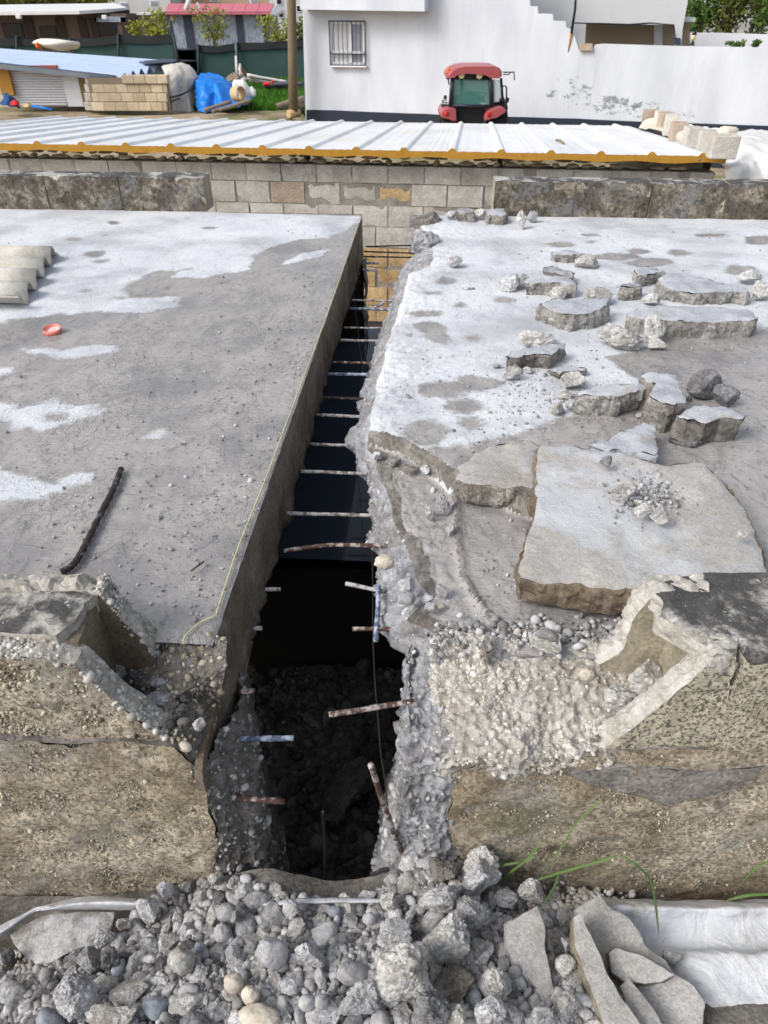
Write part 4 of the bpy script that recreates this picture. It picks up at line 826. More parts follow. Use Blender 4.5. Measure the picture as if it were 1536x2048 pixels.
rock('pebble sized lump between the tall rough chunk and the wet stone', zb3(1098, 905, 1132, 944), seed=337, group=GC, mat='rubbledark')
chunk('square shouldered block standing in the puddle', Z([(1042, 1016), (1100, 985), (1170, 950), (1300, 964), (1412, 1000), (1402, 1030), (1340, 1026), (1290, 1022), (1200, 1052), (1100, 1036)]), .1, .115, ('chunktop', 'brokend'), seed=338, rough=.012)
chunk('flat dark shard at the foot of the square shouldered block', Z([(1012, 1118), (1040, 1106), (1120, 1124), (1172, 1146), (1150, 1160), (1030, 1140)]), .02, .03, ('brokend', 'rubbledark'), seed=339)
rock('white pebble before the tall rough chunk', zb3(826, 994, 890, 1034), seed=340, group=GC, mat='pebble', rnd=.6)
zs = lambda a, b, c, d: (640 + a / 2.194, 220 + b / 2.194, 640 + c / 2.194, 220 + d / 2.194)
rock('little grey stone at the far rim of the right slab', zs(552, 442, 606, 482), seed=341, group=GC, mat='rubble')
chunk('squarish stone at the far rim, beside the little grey one', [(640 + a / 2.194, 220 + b / 2.194) for a, b in [(600, 432), (640, 426), (676, 434), (672, 452), (608, 452)]], .06, .07, ('broken', 'greyface'), seed=342)
rock('tan stone at the far rim of the right slab', zs(680, 434, 734, 482), seed=343, group=GC)
chunk('smooth block leaning by the end of the right rear parapet', [(640 + a / 2.194, 220 + b / 2.194) for a, b in [(728, 432), (805, 430), (824, 450), (800, 460), (735, 456)]], .07, .075, ('chunktop', 'greyface'), seed=344)
rock('pale stone in front of the right rear parapet', zs(862, 445, 915, 524), seed=345, group=GC)
rock('flat grey stone touching the right rear parapet', zs(900, 444, 955, 495), seed=346, group=GC, mat='rubble')
rock('lone rounded lump near the far broken edge', zs(545, 640, 628, 694), seed=347, group=GC, mat='rubble', rnd=.3)
rock('small lump lying alone on the chalky slab', zs(618, 755, 666, 788), seed=348, group=GC, mat='rubble')
rock('grey stone lying on the large slab piece', (1198, 911, 1228, 936), zb=.1, seed=349, group=GC, mat='rubbledark', sink=.0)
rock('biggest pale crumb on the large slab piece', (1226, 958, 1272, 996), zb=.09, seed=350, group=GC, sink=-.1)
rock('pale crumb at the near rim of the crumbs on the large slab piece', (1258, 1005, 1304, 1036), zb=.09, seed=351, group=GC, sink=-.1)
rock('pale crumb right of it on the large slab piece', (1298, 1008, 1338, 1050), zb=.088, seed=352, group=GC, sink=-.1)
rock('white crumb alone near the right rim of the large slab piece', (1472, 1060, 1498, 1084), zb=.085, seed=353, group=GC, sink=-.1)
# rough mass left at the far corner of the broken edge
rock('rough grey mass of concrete hanging at the far corner of the trench', (812, 452, 878, 516), zb=-.1, seed=354, mat='broken', planes=16, rough=.2, sink=.2)
rock('brown crumbly ledge at the far corner of the trench', (818, 424, 890, 462), zb=-.06, seed=355, mat='brokend', planes=16, rough=.2, sink=.2)
# lumps along the broken lower layer
GE = 'lumps along the broken edge of the right slab'
for i, (b, lab, mt, rd) in enumerate([((748, 1108, 790, 1142), 'tan round cobble on the very edge of the trench', 'pebblecream', .7), ((796, 1148, 838, 1190), 'crumbly grey lump behind the shiny cobble', 'rubble', 0), ((795, 1182, 832, 1212), 'shiny wet grey cobble near the trench edge', 'pebble', .7),
        ((848, 1205, 872, 1226), 'muddy lump below the shiny cobble', 'rubble', 0), ((872, 1160, 898, 1198), 'muddy lump beside the ridge', 'rubble', 0), ((866, 1205, 892, 1219), 'small salmon coloured pebble in the broken concrete', 'pebblecream', .8),
        ((846, 1010, 872, 1040), 'tan crumb in the wet strip beside the ridge', 'rubblelight', 0), ((868, 985, 902, 1032), 'wet grey crumb heap against the ridge, upper one', 'rubble', 0), ((888, 1040, 912, 1078), 'wet grey crumb heap against the ridge, lower one', 'rubble', 0),
        ((770, 912, 806, 938), 'angular brick shaped crumb under the step', 'greyface', 0), ((800, 926, 838, 948), 'second angular crumb under the step', 'greyface', 0), ((838, 928, 862, 950), 'rounded crumb at the foot of the step', 'rubble', 0), ((745, 900, 770, 922), 'small crumb at the trench end of the step', 'rubble', 0)]):
    rock(lab, b, seed=360 + i, group=GE, mat=mt, rnd=rd, zb=-.06, sink=.25)
# by the front edge of the slab
GF = 'lumps on the broken front wall right of the trench'
for i, (b, lab, mt, rd, zb) in enumerate([((915, 1238, 958, 1268), 'grey lump on the slab front above the embedded block', 'rubble', .2, -.07), ((888, 1268, 950, 1318), 'pebbly block stuck in the broken wall top', 'rubblelight', 0, -.12), ((950, 1258, 974, 1302), 'dark shard standing up beside the pebbly block', 'rubble', 0, -.1),
        ((1258, 1324, 1328, 1396), 'mossy brown stone inside the broken white parapet block', 'rubblelight', 0, -.11), ((1155, 1335, 1188, 1365), 'pinkish white round pebble on the broken wall top', 'pebblecream', .85, -.1), ((1196, 1368, 1270, 1450), 'white lump below the mossy brown stone', 'rubblelight', 0, -.17),
        ((1026, 1256, 1042, 1276), 'white chip by the slab front', 'pebblecream', .5, -.06), ((1040, 1262, 1064, 1290), 'pale chip beside the tilted flat stone', 'rubblelight', 0, -.07)]):
    rock(lab, b, seed=380 + i, group=GF, mat=mt, rnd=rd, zb=zb, sink=.3)
chunk('tilted flat stone lying on the slab front', [(1066, 1262), (1088, 1252), (1118, 1266), (1120, 1284), (1095, 1280)], .0, .05, ('broken', 'rubblelight'), seed=390, group=GF)
chunk('thin upright sliver beside the dark shard', [(972, 1262), (980, 1262), (983, 1292), (968, 1296)], .0, .08, ('greyface', 'brokend'), seed=391, group=GF)
GL = 'lumps in the broken parapet left of the trench'
o = rock('small smooth faced block standing in the hollow of the left parapet', (282, 1266, 328, 1350), zb=-.1, seed=392, group=GL, mat='rubblelight', planes=6, rough=.04, sink=.1)
for i, (b, lab, mt) in enumerate([((214, 1322, 256, 1362), 'orange tinged lump at the bottom of the left parapet hollow', 'rubblelight'), ((256, 1336, 282, 1370), 'dark lump below the small smooth faced block', 'rubbledark'), ((300, 1345, 340, 1385), 'crumbly lump in front of the small smooth faced block', 'rubble'),
        ((286, 1380, 352, 1422), 'low crumbly lump on the left wall top', 'rubble'), ((384, 1434, 412, 1464), 'white stone sitting in a socket of the left wall', 'rubblelight'), ((350, 1405, 378, 1428), 'dark crumb near the socket of the left wall', 'rubbledark'), ((330, 1262, 350, 1290), 'dark crumb against the back of the left parapet', 'rubbledark')]):
    rock(lab, b, seed=394 + i, group=GL, mat=mt, zb=-.11, sink=.25)
# ------------------------------------------------------------- loose grit and gravel: nobody could count it
def sink_(pts, sz, k=.45): return np.asarray(pts) - np.outer(sz, V3(0, -.6, .8)) * k
def joined(name, pts, sizes, mat, parent=None, seed=0, sub=1, flat=.7, kind='stuff', norms=None):
    v0, f0 = ico(sub); f0 = np.array(f0); rr = np.random.default_rng(seed); Vs = []; ti = []
    for p_, s_ in zip(pts, sizes):
        a = rr.uniform(0, 6.28, 3); Rm = np.array(Matrix.Rotation(a[0], 3, 'X') @ Matrix.Rotation(a[1] * .3, 3, 'Y')) ; Rz = np.array(Matrix.Rotation(a[2], 3, 'Z'))
        q = v0 * (1 + .22 * (_hash(np.arange(len(v0)), np.full(len(v0), int(a[0] * 1e4)), np.arange(len(v0)), seed)[:, None] - .5)) * np.array([1, rr.uniform(.55, .95), rr.uniform(.45, flat + .1)])
        Vs.append(q @ Rm.T @ Rz.T * s_ + p_); ti.append(np.full(len(v0), rr.random()))
    n = len(v0); F = np.concatenate([f0 + n * i for i in range(len(Vs))])
    o = mk(name, np.concatenate(Vs), F, mat, parent, smooth=True, attrs={'tint': np.concatenate(ti)})
    return tag(o, kind=kind)
def on_mesh(VF, n, keep, seed=0, lift=0.):
    V, F = VF; F = np.asarray(F); rr = np.random.default_rng(seed); A = V[F[:, 0]]; a = np.linalg.norm(np.cross(V[F[:, 1]] - A, V[F[:, 3]] - A), axis=1); c = V[F].mean(1); a = a * keep(c)
    i = rr.choice(len(F), n, p=a / a.sum()); w4 = rr.dirichlet([1, 1, 1, 1], n); return (V[F[i]] * w4[:, :, None]).sum(1)
pp = on_mesh(CORE_R, 5200, lambda c: ((c[:, 2] > -.24) & (c[:, 0] > .12)).astype(float) * (.35 + (fbm(c * 9, 3, 3) > .0)), 1)
sz = np.random.default_rng(2).gamma(1.5, .0021, len(pp)) + .0012; joined('embedded_gravel', sink_(pp, sz, .5), sz, M['gravpale'], fr_, 3)
pp = on_mesh(CORE_R, 900, lambda c: (c[:, 0] < .16).astype(float), 4); joined('embedded_gravel', pp, np.random.default_rng(5).gamma(1.5, .0028, len(pp)) + .0015, M['gravgrey'], fr_, 6)
pp = on_mesh(END_L, 900, lambda c: (c[:, 1] < 1.4).astype(float), 7); joined('embedded_gravel', pp, np.random.default_rng(8).gamma(1.5, .0028, len(pp)) + .0015, M['gravgrey'], fw, 9)
pp = on_mesh(CORE_L, 1300, lambda c: (c[:, 1] > 1.0).astype(float), 10); joined('embedded_gravel', pp, np.random.default_rng(11).gamma(1.6, .0022, len(pp)) + .0012, M['gravbrown'], fw, 12)
pp = on_mesh(RSIDE, 700, lambda c: 1 - .7 * sst(c[:, 1], 2.2, 4.), 14); sz = np.random.default_rng(15).gamma(1.4, .0032, len(pp)) + .002; joined('embedded_gravel', pp + np.outer(sz, TR) * .5, sz, M['gravside'], tank, 16)
# pebbles in the old wall faces and on the pale rims
def scatter_face(n, poly, y, seed, smin, smul, mat, par, name='embedded_gravel'):
    q = np.array([PY(u, v, y)[[0, 2]] for u, v in poly]); rr = np.random.default_rng(seed); mn, mx = q.min(0), q.max(0); o = []
    while len(o) < n:
        c = rr.uniform(mn, mx, (n, 2)); c = c[inside(c, q)]; o += list(c)
    o = np.array(o[:n]); pts = np.stack([o[:, 0], np.full(n, y) + .004 * rr.random(n), o[:, 1]], 1)
    joined(name, pts, rr.gamma(2., smul, n) + smin, mat, par, seed)
scatter_face(4500, [(0, 1490), (340, 1490), (400, 1580), (428, 1690), (330, 1790), (0, 1820)], 1.046, 20, .001, .0009, M['gravbrown'], fw)
scatter_face(2200, [(-60, 1316), (120, 1325), (215, 1410), (330, 1480), (-60, 1475)], 1.06, 21, .0014, .0012, M['gravbrown'], fw)
scatter_face(5000, [(905, 1545), (1240, 1510), (1600, 1510), (1600, 1800), (915, 1760), (895, 1640)], 1.046, 22, .001, .0009, M['gravbrown'], fr_)
rr = np.random.default_rng(25); n = 420; q = crom(np.array([PY(u, v, 1.30) for u, v in [(205, 1154), (216, 1155), (240, 1180), (262, 1212), (300, 1248), (325, 1285)]]), n)
joined('embedded_gravel', q - V3(0, 1, 0) * rr.uniform(-.003, .062, n)[:, None] + rr.normal(0, .003, (n, 3)), rr.gamma(1.6, .0018, n) + .0012, M['gravpale'], fw, 26)
rr = np.random.default_rng(23); n = 1500
u = rr.uniform(-60, 330, n); edge_v = np.interp(u, [-60, 0, 90, 150, 188, 222, 275, 345], [1306, 1310, 1315, 1334, 1365, 1400, 1436, 1488]); pts = []
for a, b in zip(u, edge_v): q = PY(a, b, 1.06); pts.append(q + V3(0, rr.uniform(-.002, .06), rr.uniform(-.007, .001)))
joined('embedded_gravel', pts, rr.gamma(1.7, .0019, n) + .0014, M['gravpale'], fw, 24)
# grit on the slabs
rr = np.random.default_rng(30); pts = []; sz = []
for k in range(900):
    v_ = rr.uniform(450, 1250); e = 430 + (1270 - v_) * .3497; uu = e - abs(rr.normal(0, 1)) * (60 + (v_ - 430) * .25) if k % 3 else rr.uniform(-60, e)
    p_ = P(uu, v_, .001); pts.append(p_); sz.append(rr.gamma(1.6, .0014) + .0015)
joined('loose_grit', pts, sz, M['gravgrey'], None, 31)
pts = []; sz = []
for k in range(1500):
    if k % 4 == 0: uu, v_ = rr.normal(1100, 90), rr.normal(790, 40)
    elif k % 4 == 1: uu, v_ = rr.normal(1290, 34), rr.normal(990, 24)
    else: uu, v_ = rr.uniform(790, 1560), rr.uniform(460, 1250)
    p_ = P(uu, v_, 0)
    s_, t_ = st(p_)
    if s_ < np.interp(t_, a1[:, 1], a1[:, 0]) + .02 or t_ < .05: continue
    zz = .085 if k % 4 == 1 else slab_z(p_); p_ = P(uu, v_, zz + .001); pts.append(p_); sz.append(rr.gamma(1.7, .0019) + .0018)
joined('loose_grit', pts, sz, M['gravgrey'], None, 32)
pts = []; sz = []
for k in range(420):
    uu, v_ = rr.uniform(870, 1240), rr.normal(1268, 16); zz = -.05; pts.append(P(uu, v_, zz)); sz.append(rr.gamma(1.8, .003) + .002)
joined('loose_grit', pts, sz, M['gravgrey'], None, 33)
pts = []; sz = []
for k in range(260): uu, v_ = rr.normal(325, 45), rr.normal(1375, 42); pts.append(P(uu, v_, -.1)); sz.append(rr.gamma(1.8, .0036) + .002)
joined('loose_grit', pts, sz, M['gravdark'], None, 34)
# ------------------------------------------------------------- the spoil heap in the foreground
GR = 'loose stones in the rubble heap before the wall'
HZ = lambda u, v: float(heap_z(*PN(u, v, (0, 0, -.7), V3(0, 0, 1))[:2]))
def hrock(label, box, mat='rubble', seed=0, lift=.02, group=None, **k):
    uc, v1 = (box[0] + box[2]) / 2, (box[1] + box[3]) / 2
    return rock(label, box, mat, zb=HZ(uc, v1) + lift, seed=seed, group=group, name='rubble_lump', **k)
BIG = [((108, 1944, 192, 2046), 'rubble', 'blue grey pointed lump at the lower left of the heap', 0), ((215, 1958, 296, 2014), 'rubblelight', 'crumbly mortar lump right of the blue grey pointed one', 0), ((168, 1998, 300, 2070), 'rubblelight', 'broad crumbly lump cut by the bottom edge of the photo, left of the dark wedge', 0),
       ((196, 1894, 242, 1944), 'rubbledark', 'dark grey angular stone above the crumbly mortar lump', 0), ((155, 1894, 206, 1948), 'rubble', 'rounded dusty stone left of the dark grey angular one', .3), ((180, 1858, 228, 1896), 'rubble', 'broken lump beside the end of the white plastic strip', 0),
       ((0, 1884, 30, 1945), 'rubbledark', 'almost black stone at the left frame edge', 0), ((272, 1792, 322, 1840), 'rubble', 'pale blue lumpy stone at the right end of the white plastic strip', .2), ((314, 1756, 348, 1802), 'rubble', 'crumbly grey stone against the old wall foot', 0),
       ((233, 1830, 262, 1868), 'rubblelight', 'small pale lump below the strip end', 0), ((432, 1806, 474, 1844), 'pebble', 'big white round cobble high on the heap', .85), ((456, 1818, 486, 1852), 'rubble', 'crumbly lump touching the big white cobble', 0),
       ((414, 1746, 448, 1774), 'rubblelight', 'pale stone at the foot of the broken wall end', 0), ((333, 1894, 390, 1948), 'rubblelight', 'rounded mortar lump in the middle left of the heap', .45), ((388, 1875, 412, 1918), 'pebbleblue', 'upright white pebble with grey specks', .7),
       ((504, 1874, 576, 1936), 'pebble', 'white cobble with a rusty red blotch', .5), ((448, 1943, 488, 1990), 'pebblecream', 'long bean shaped cream pebble', .85), ((482, 1966, 520, 2016), 'pebblecream', 'cream egg shaped pebble lying aslant', .85),
       ((355, 1966, 398, 1998), 'pebble', 'pinkish grey oval pebble', .85), ((470, 2006, 560, 2066), 'pebblecream', 'large rounded pebbly stone at the bottom edge', .5), ((596, 1976, 632, 2036), 'pebble', 'smooth white drop shaped pebble standing upright', .9),
       ((626, 1976, 660, 2032), 'pebble', 'white drop shaped pebble beside the first', .9), ((588, 1884, 652, 1940), 'rubble', 'crumbly round lump above the two drop shaped pebbles', 0), ((676, 1950, 756, 2060), 'rubble', 'tall grey broken stone at the bottom middle', 0),
       ((750, 1888, 876, 2012), 'rubblelight', 'largest flat faced concrete lump in the middle of the heap', 0), ((752, 1836, 828, 1898), 'rubble', 'lumpy grey concrete piece with a bluish stone', 0), ((845, 1820, 942, 1942), 'rubblelight', 'long sloping mortar slab with pebbles in it', 0),
       ((902, 1792, 980, 1872), 'rubble', 'dark bluish concrete lump holding a white stone', 0), ((838, 1768, 916, 1836), 'rubble', 'round concrete lump with a blue pebble in its face', .2), ((758, 1780, 802, 1820), 'rubblelight', 'pebbly lump below the bent stirrup bars', 0),
       ((846, 1716, 916, 1772), 'brokend', 'brown faced lump jammed against the wall corner', 0), ((916, 1712, 1002, 1800), 'rubble', 'large blue grey lump at the foot of the right wall', 0), ((924, 1700, 1000, 1776), 'rubblelight', 'pale lump behind the large blue grey one', 0),
       ((890, 1756, 928, 1792), 'rubblelight', 'ochre stained lump below the brown faced one', 0), ((1036, 1754, 1092, 1822), 'rubblelight', 'clean pale block at the foot of the grass', 0), ((984, 1778, 1044, 1824), 'rubble', 'grey lump left of the clean pale block', 0),
       ((932, 1868, 972, 1918), 'rubblelight', 'tan lump in the dark gap right of the sloping mortar slab', 0), ((866, 1934, 962, 2006), 'greyface', 'flat brownish grey slab shard over a dark gap', 0), ((806, 1978, 900, 2060), 'rubbledark', 'dark crumbly lump under the flat shard', 0),
       ((958, 1940, 1024, 2002), 'rubblelight', 'tan conglomerate lump right of the flat shard', 0), ((890, 1992, 942, 2060), 'white', 'white sloping shard at the bottom edge', 0), ((940, 1990, 1012, 2060), 'rubble', 'purple grey stone at the bottom edge', 0),
       ((1098, 1908, 1154, 1956), 'rubblelight', 'pebbly clod beside the narrow trough wall', 0), ((1100, 1976, 1154, 2036), 'rubblelight', 'round pale clod below the pebbly one', .2), ((1016, 1930, 1044, 1958), 'pebble', 'round white pebble in a dark hollow', .9),
       ((1118, 1858, 1154, 1926), 'rubble', 'narrow grey stone beside the trough wall', 0), ((1060, 2010, 1110, 2070), 'rubble', 'sloping pale stone cut by the bottom edge', 0), ((1326, 1882, 1362, 1940), 'rubblelight', 'lichen yellow clod at the rim of the broken trough', 0),
       ((565, 1800, 600, 1836), 'pebble', 'white tapered stone under the thin white plastic strip', .4), ((724, 1826, 752, 1850), 'pebble', 'smooth grey egg pebble below the plastic strip', .9), ((654, 1812, 682, 1834), 'pebbleblue', 'round pale pebble under the plastic strip', .8), ((684, 1922, 704, 1948), 'pebbleblue', 'small blue oval pebble', .9)]
for i, (b, mt, lab, rd) in enumerate(BIG):
    hrock(lab, b, mt, seed=500 + i, group=GR if 'pebble' in mt else 'broken lumps in the rubble heap before the wall', rnd=rd, lift=.035, sub=5 if rd < .45 else 4, rough=.2 if rd < .45 else .14, cat='rubble' if rd < .5 else 'pebble', planes=7 + i % 4)
# fragments of hollow block: flat shards with thickness
def hplate(label, px, z, thick, mats, seed, tilt=(0, 0), **k):
    p0 = P(*np.mean(px, 0), z); n = V3(-tilt[0], -tilt[1], 1); n /= np.linalg.norm(n)
    V, F, Mi, S = plate_geo([PN(u, v, p0, n) for u, v in px], -n * thick, res=.012, jag=.006, rough=.006, topn=.005, seed=seed, cornerr=.004)
    o = mk('block_fragment', V, F, [M[m] for m in mats], midx=Mi, smask=S); return tag(o, label, 'block fragment', 'pieces of broken hollow block in the heap')
hplate('long tapering pale shard left of the broken trough', [(1010, 1850), (1044, 1828), (1075, 1812), (1088, 1850), (1092, 1900), (1108, 1978), (1098, 2002), (1060, 1960), (1030, 1935), (1012, 1890)], -.56, .035, ('trough', 'trough'), 560, (0, .25))
tr = tag(empty('broken_trough_block', P(1280, 1960, -.7)), 'big broken hollow block lying open like a trough on the white sheet', 'hollow block', 'pieces of broken hollow block in the heap')
def tplate(name, px, z, thick, mats, seed, tilt=(0, 0)):
    p0 = P(*np.mean(px, 0), z); n = V3(-tilt[0], -tilt[1], 1); n /= np.linalg.norm(n)
    return plate(name, [PN(u, v, p0, n) for u, v in px], -n * thick, [M[m] for m in mats], tr, res=.011, jag=.006, rough=.006, topn=.006, seed=seed, cornerr=.004)
tplate('long_wall', [(1148, 1834), (1160, 1826), (1185, 1880), (1214, 1945), (1246, 1998), (1282, 2050), (1300, 2090), (1226, 2090), (1206, 2040), (1176, 1960), (1150, 1890)], -.545, .07, ('trough', 'cream'), 561, (.05, .15))
tplate('bottom_shell', [(1150, 1820), (1200, 1788), (1222, 1818), (1255, 1832), (1278, 1862), (1292, 1892), (1330, 1920), (1345, 1940), (1388, 1970), (1412, 2005), (1402, 2090), (1300, 2090), (1240, 2000), (1190, 1900)], -.625, .045, ('trough', 'trough'), 562, (.1, .12))
tplate('inner_web', [(1240, 1970), (1258, 1958), (1300, 2010), (1336, 2060), (1330, 2090), (1290, 2090), (1262, 2030)], -.585, .05, ('trough', 'trough'), 563, (.05, .1))
tplate('cross_web', [(1216, 1905), (1232, 1896), (1280, 1910), (1330, 1938), (1350, 1950), (1320, 1964), (1260, 1966), (1224, 1944)], -.585, .05, ('trough', 'brokend'), 564, (.1, .25))
# several hundred loose stones, the largest as objects, the rest as gravel
heapspots = []
def free(x, y, r):
    for a, b, c in heapspots:
        if (a - x) ** 2 + (b - y) ** 2 < (.62 * (c + r)) ** 2: return False
    return True
for b, *_r in BIG:
    q = PN((b[0] + b[2]) / 2, b[3] - .25 * (b[3] - b[1]), (0, 0, -.68), V3(0, 0, 1)); heapspots.append((q[0], q[1], (b[2] - b[0]) / 2 / ppm(q) * .8))
HEAP = w2([(-40, 1960), (60, 1930), (120, 1900), (250, 1850), (285, 1785), (330, 1750), (430, 1742), (500, 1768), (540, 1800), (700, 1806), (770, 1785), (810, 1740), (900, 1720), (1000, 1765), (1060, 1788), (1150, 1790), (1190, 1850), (1260, 2000), (1300, 2110), (-60, 2110)], -.70)
STONES = []
for (m_, rd, nn) in (('rubble', 0, 8), ('rubblelight', 0, 4), ('rubbledark', 0, 2), ('rubble', .4, 3), ('pebble', .6, 2), ('pebbleblue', .6, 1)):
    for k in range(nn):
        V, F = rock_geo(600 + len(STONES), 4, 7 + k % 4, .17 if rd == 0 else .12, ((1, .85, .7), (1, .6, .5), (1, .75, .42))[k % 3] if rd == 0 else (1, .72, .6), rd)
        me = bpy.data.meshes.new('loose_stone'); me.from_pydata(V.tolist(), [], F); me.materials.append(M[m_]); me.polygons.foreach_set('use_smooth', np.full(len(F), rd >= .3)); STONES.append((me, rd))
rr = np.random.default_rng(41); cnt = 0; gp = []; gs = []
mn, mx = HEAP.min(0), HEAP.max(0); cand = np.concatenate([np.sort(rr.gamma(2.2, .0040, 6000) + .004)[::-1]])
for r_ in cand:
    for tr_ in range(8):
        x, y = rr.uniform(mn[0], mx[0]), rr.uniform(mn[1], mx[1])
        if inside(np.array([[x, y]]), HEAP)[0] and free(x, y, r_): break
    else: continue
    heapspots.append((x, y, r_)); z = float(heap_z(x, y)) + r_ * rr.uniform(.2, .7)
    if cnt < 250:
        me, rd = STONES[rr.integers(len(STONES))]; o = bpy.data.objects.new('loose_stone', me); COL.objects.link(o); o.location = (x, y, z)
        o.rotation_euler = (rr.uniform(-.6, .6), rr.uniform(-.6, .6), rr.uniform(0, 6.28)); o.scale = (r_, r_ * rr.uniform(.8, 1.1), r_ * rr.uniform(.8, 1.1))
        tag(o, 'small stone lying loose among many like it in the grey rubble heap', 'stone', GR); cnt += 1
    else: gp.append((x, y, z)); gs.append(r_ * .9)
joined('loose_gravel', gp, gs, M['gravgrey'], None, 42, sub=2, flat=.9)
gp = []; gs = []
while len(gp) < 22000:
    x, y = rr.uniform(mn[0], mx[0]), rr.uniform(mn[1], mx[1])
    if inside(np.array([[x, y]]), HEAP)[0]: s_ = rr.gamma(2., .0022) + .0015; gp.append((x, y, float(heap_z(x, y)) + .012 * vnoise(np.array([[x * 14, y * 14, 0]]), 3)[0] + s_ * .4)); gs.append(s_)
joined('fine_gravel', gp, gs, M['gravgrey'], None, 43)
gp = [P(*q, HZ(*q) + .01) for q in zip(rr.normal(1160, 45, 220), rr.normal(1800, 14, 220))]; joined('fine_gravel', gp, rr.gamma(2.2, .0028, 220) + .003, M['gravpale'], None, 44)
gp = [P(*q, HZ(*q) + .008) for q in zip(rr.uniform(-20, 140, 420), rr.uniform(1900, 2060, 420))]; joined('fine_gravel', gp, rr.gamma(2., .0022, 420) + .002, M['gravpale'], None, 45)
# ------------------------------------------------------------- plastic
def sheet(name, rows, nu, nv, mat, label, cat, amp=.01, freq=8, seed=0, thick=.004, group=None):
    V, F, N = patch_geo(rows, nu, nv, amp, freq, 0, 40, seed); n = nu * nv; W = V - N * thick * np.sign(N[:, 2].mean() or 1)
    F2 = [tuple(q) for q in F] + [tuple(q[::-1] + n) for q in F]; b = [k for k in range(nu)] + [k * nu + nu - 1 for k in range(1, nv)] + [(nv - 1) * nu + k for k in range(nu - 2, -1, -1)] + [k * nu for k in range(nv - 2, 0, -1)]
    for i in range(len(b)): a, c = b[i], b[(i + 1) % len(b)]; F2.append((a, a + n, c + n, c))
    o = mk(name, np.concatenate([V, W]), F2, mat, smooth=True); return tag(o, label, cat, group)
sheet('plastic_sheet', [[(1195, 1796, 'z', -.73), (1300, 1797, 'z', -.735), (1420, 1800, 'z', -.735), (1560, 1800, 'z', -.735), (1760, 1800, 'z', -.735)],
    [(1190, 1812, 'z', -.665), (1300, 1812, 'z', -.67), (1420, 1815, 'z', -.67), (1560, 1815, 'z', -.67), (1760, 1815, 'z', -.67)],
    [(1190, 1838, 'z', -.69), (1300, 1842, 'z', -.70), (1420, 1846, 'z', -.70), (1560, 1848, 'z', -.70), (1760, 1850, 'z', -.7)],
    [(1190, 1870, 'z', -.73), (1300, 1880, 'z', -.73), (1400, 1890, 'z', -.72), (1560, 1900, 'z', -.71), (1760, 1900, 'z', -.72)],
    [(1180, 1920, 'z', -.74), (1300, 1925, 'z', -.73), (1398, 1908, 'z', -.67), (1500, 1906, 'z', -.655), (1760, 1910, 'z', -.67)],
    [(1180, 1980, 'z', -.74), (1300, 1985, 'z', -.74), (1410, 1980, 'z', -.68), (1560, 1980, 'z', -.68), (1760, 1980, 'z', -.69)],
    [(1180, 2120, 'z', -.75), (1300, 2120, 'z', -.75), (1430, 2120, 'z', -.7), (1560, 2120, 'z', -.7), (1760, 2120, 'z', -.7)]], 70, 70, M['plasticsheet'], 'dusty white plastic sheet folded along the foot of the right wall', 'plastic sheet', .012, 9, 71)
sheet('plastic_strip', [[(-60, 1878, 'z', -.72), (0, 1852, 'z', -.71), (62, 1820, 'z', -.70), (95, 1808, 'z', -.695), (180, 1792, 'z', -.685), (272, 1797, 'z', -.69)],
    [(-60, 1888, 'z', -.68), (0, 1866, 'z', -.67), (64, 1822, 'z', -.66), (100, 1816, 'z', -.655), (180, 1806, 'z', -.65), (278, 1808, 'z', -.655)],
    [(-60, 1900, 'z', -.73), (0, 1876, 'z', -.72), (70, 1826, 'z', -.70), (110, 1822, 'z', -.71), (190, 1821, 'z', -.71), (262, 1821, 'z', -.71)]], 60, 24, M['plasticsheet'], 'crumpled white plastic strip along the foot of the left wall', 'plastic strip', .004, 14, 72)
sheet('plastic_strip', [[(20, 1870, 'z', -.70), (80, 1835, 'z', -.69), (150, 1826, 'z', -.69), (230, 1824, 'z', -.70)], [(30, 1890, 'z', -.70), (85, 1870, 'z', -.69), (150, 1860, 'z', -.69), (225, 1850, 'z', -.71)], [(60, 1925, 'z', -.72), (90, 1930, 'z', -.71), (150, 1900, 'z', -.71), (220, 1880, 'z', -.73)]], 40, 30, M['dirtysheet'], 'dirty whitish sheet half buried under the crumpled strip', 'plastic sheet', .012, 16, 73)
sheet('plastic_strip', [[(528, 1804, 'z', -.65), (600, 1797, 'z', -.64), (680, 1795, 'z', -.64), (762, 1797, 'z', -.64)], [(526, 1809, 'z', -.645), (600, 1805, 'z', -.635), (680, 1803, 'z', -.635), (760, 1802, 'z', -.635)]], 40, 4, M['plasticsheet'], 'thin white plastic edge lying across the trench mouth', 'plastic strip', .003, 18, 74, .006)
# ------------------------------------------------------------- grass blades
def blade(par, pts, wd, seed=0):
    G = crom(np.array([cp(c) for c in pts]), 26); n = len(G); a = np.linspace(0, 1, n); wv = wd * np.minimum(1, 6 * (1 - a)) * np.minimum(1, .45 + 2 * a); tg = np.gradient(G, axis=0); vw = G - CE
    sd_ = np.cross(tg, vw); sd_ /= np.linalg.norm(sd_, axis=1)[:, None] + 1e-9; sd_ = sd_ * .85 + np.cross(sd_, tg / (np.linalg.norm(tg, axis=1)[:, None] + 1e-9)) * .5
    fold = np.cross(tg, sd_); fold /= np.linalg.norm(fold, axis=1)[:, None] + 1e-9
    V = np.concatenate([G - sd_ * wv[:, None], G + fold * wv[:, None] * .5, G + sd_ * wv[:, None]]); F = []
    for i in range(n - 1): F += [(i, i + 1, n + i + 1, n + i), (n + i, n + i + 1, 2 * n + i + 1, 2 * n + i)]
    return mk('blade', V, F, M['blade'], par, smooth=True)
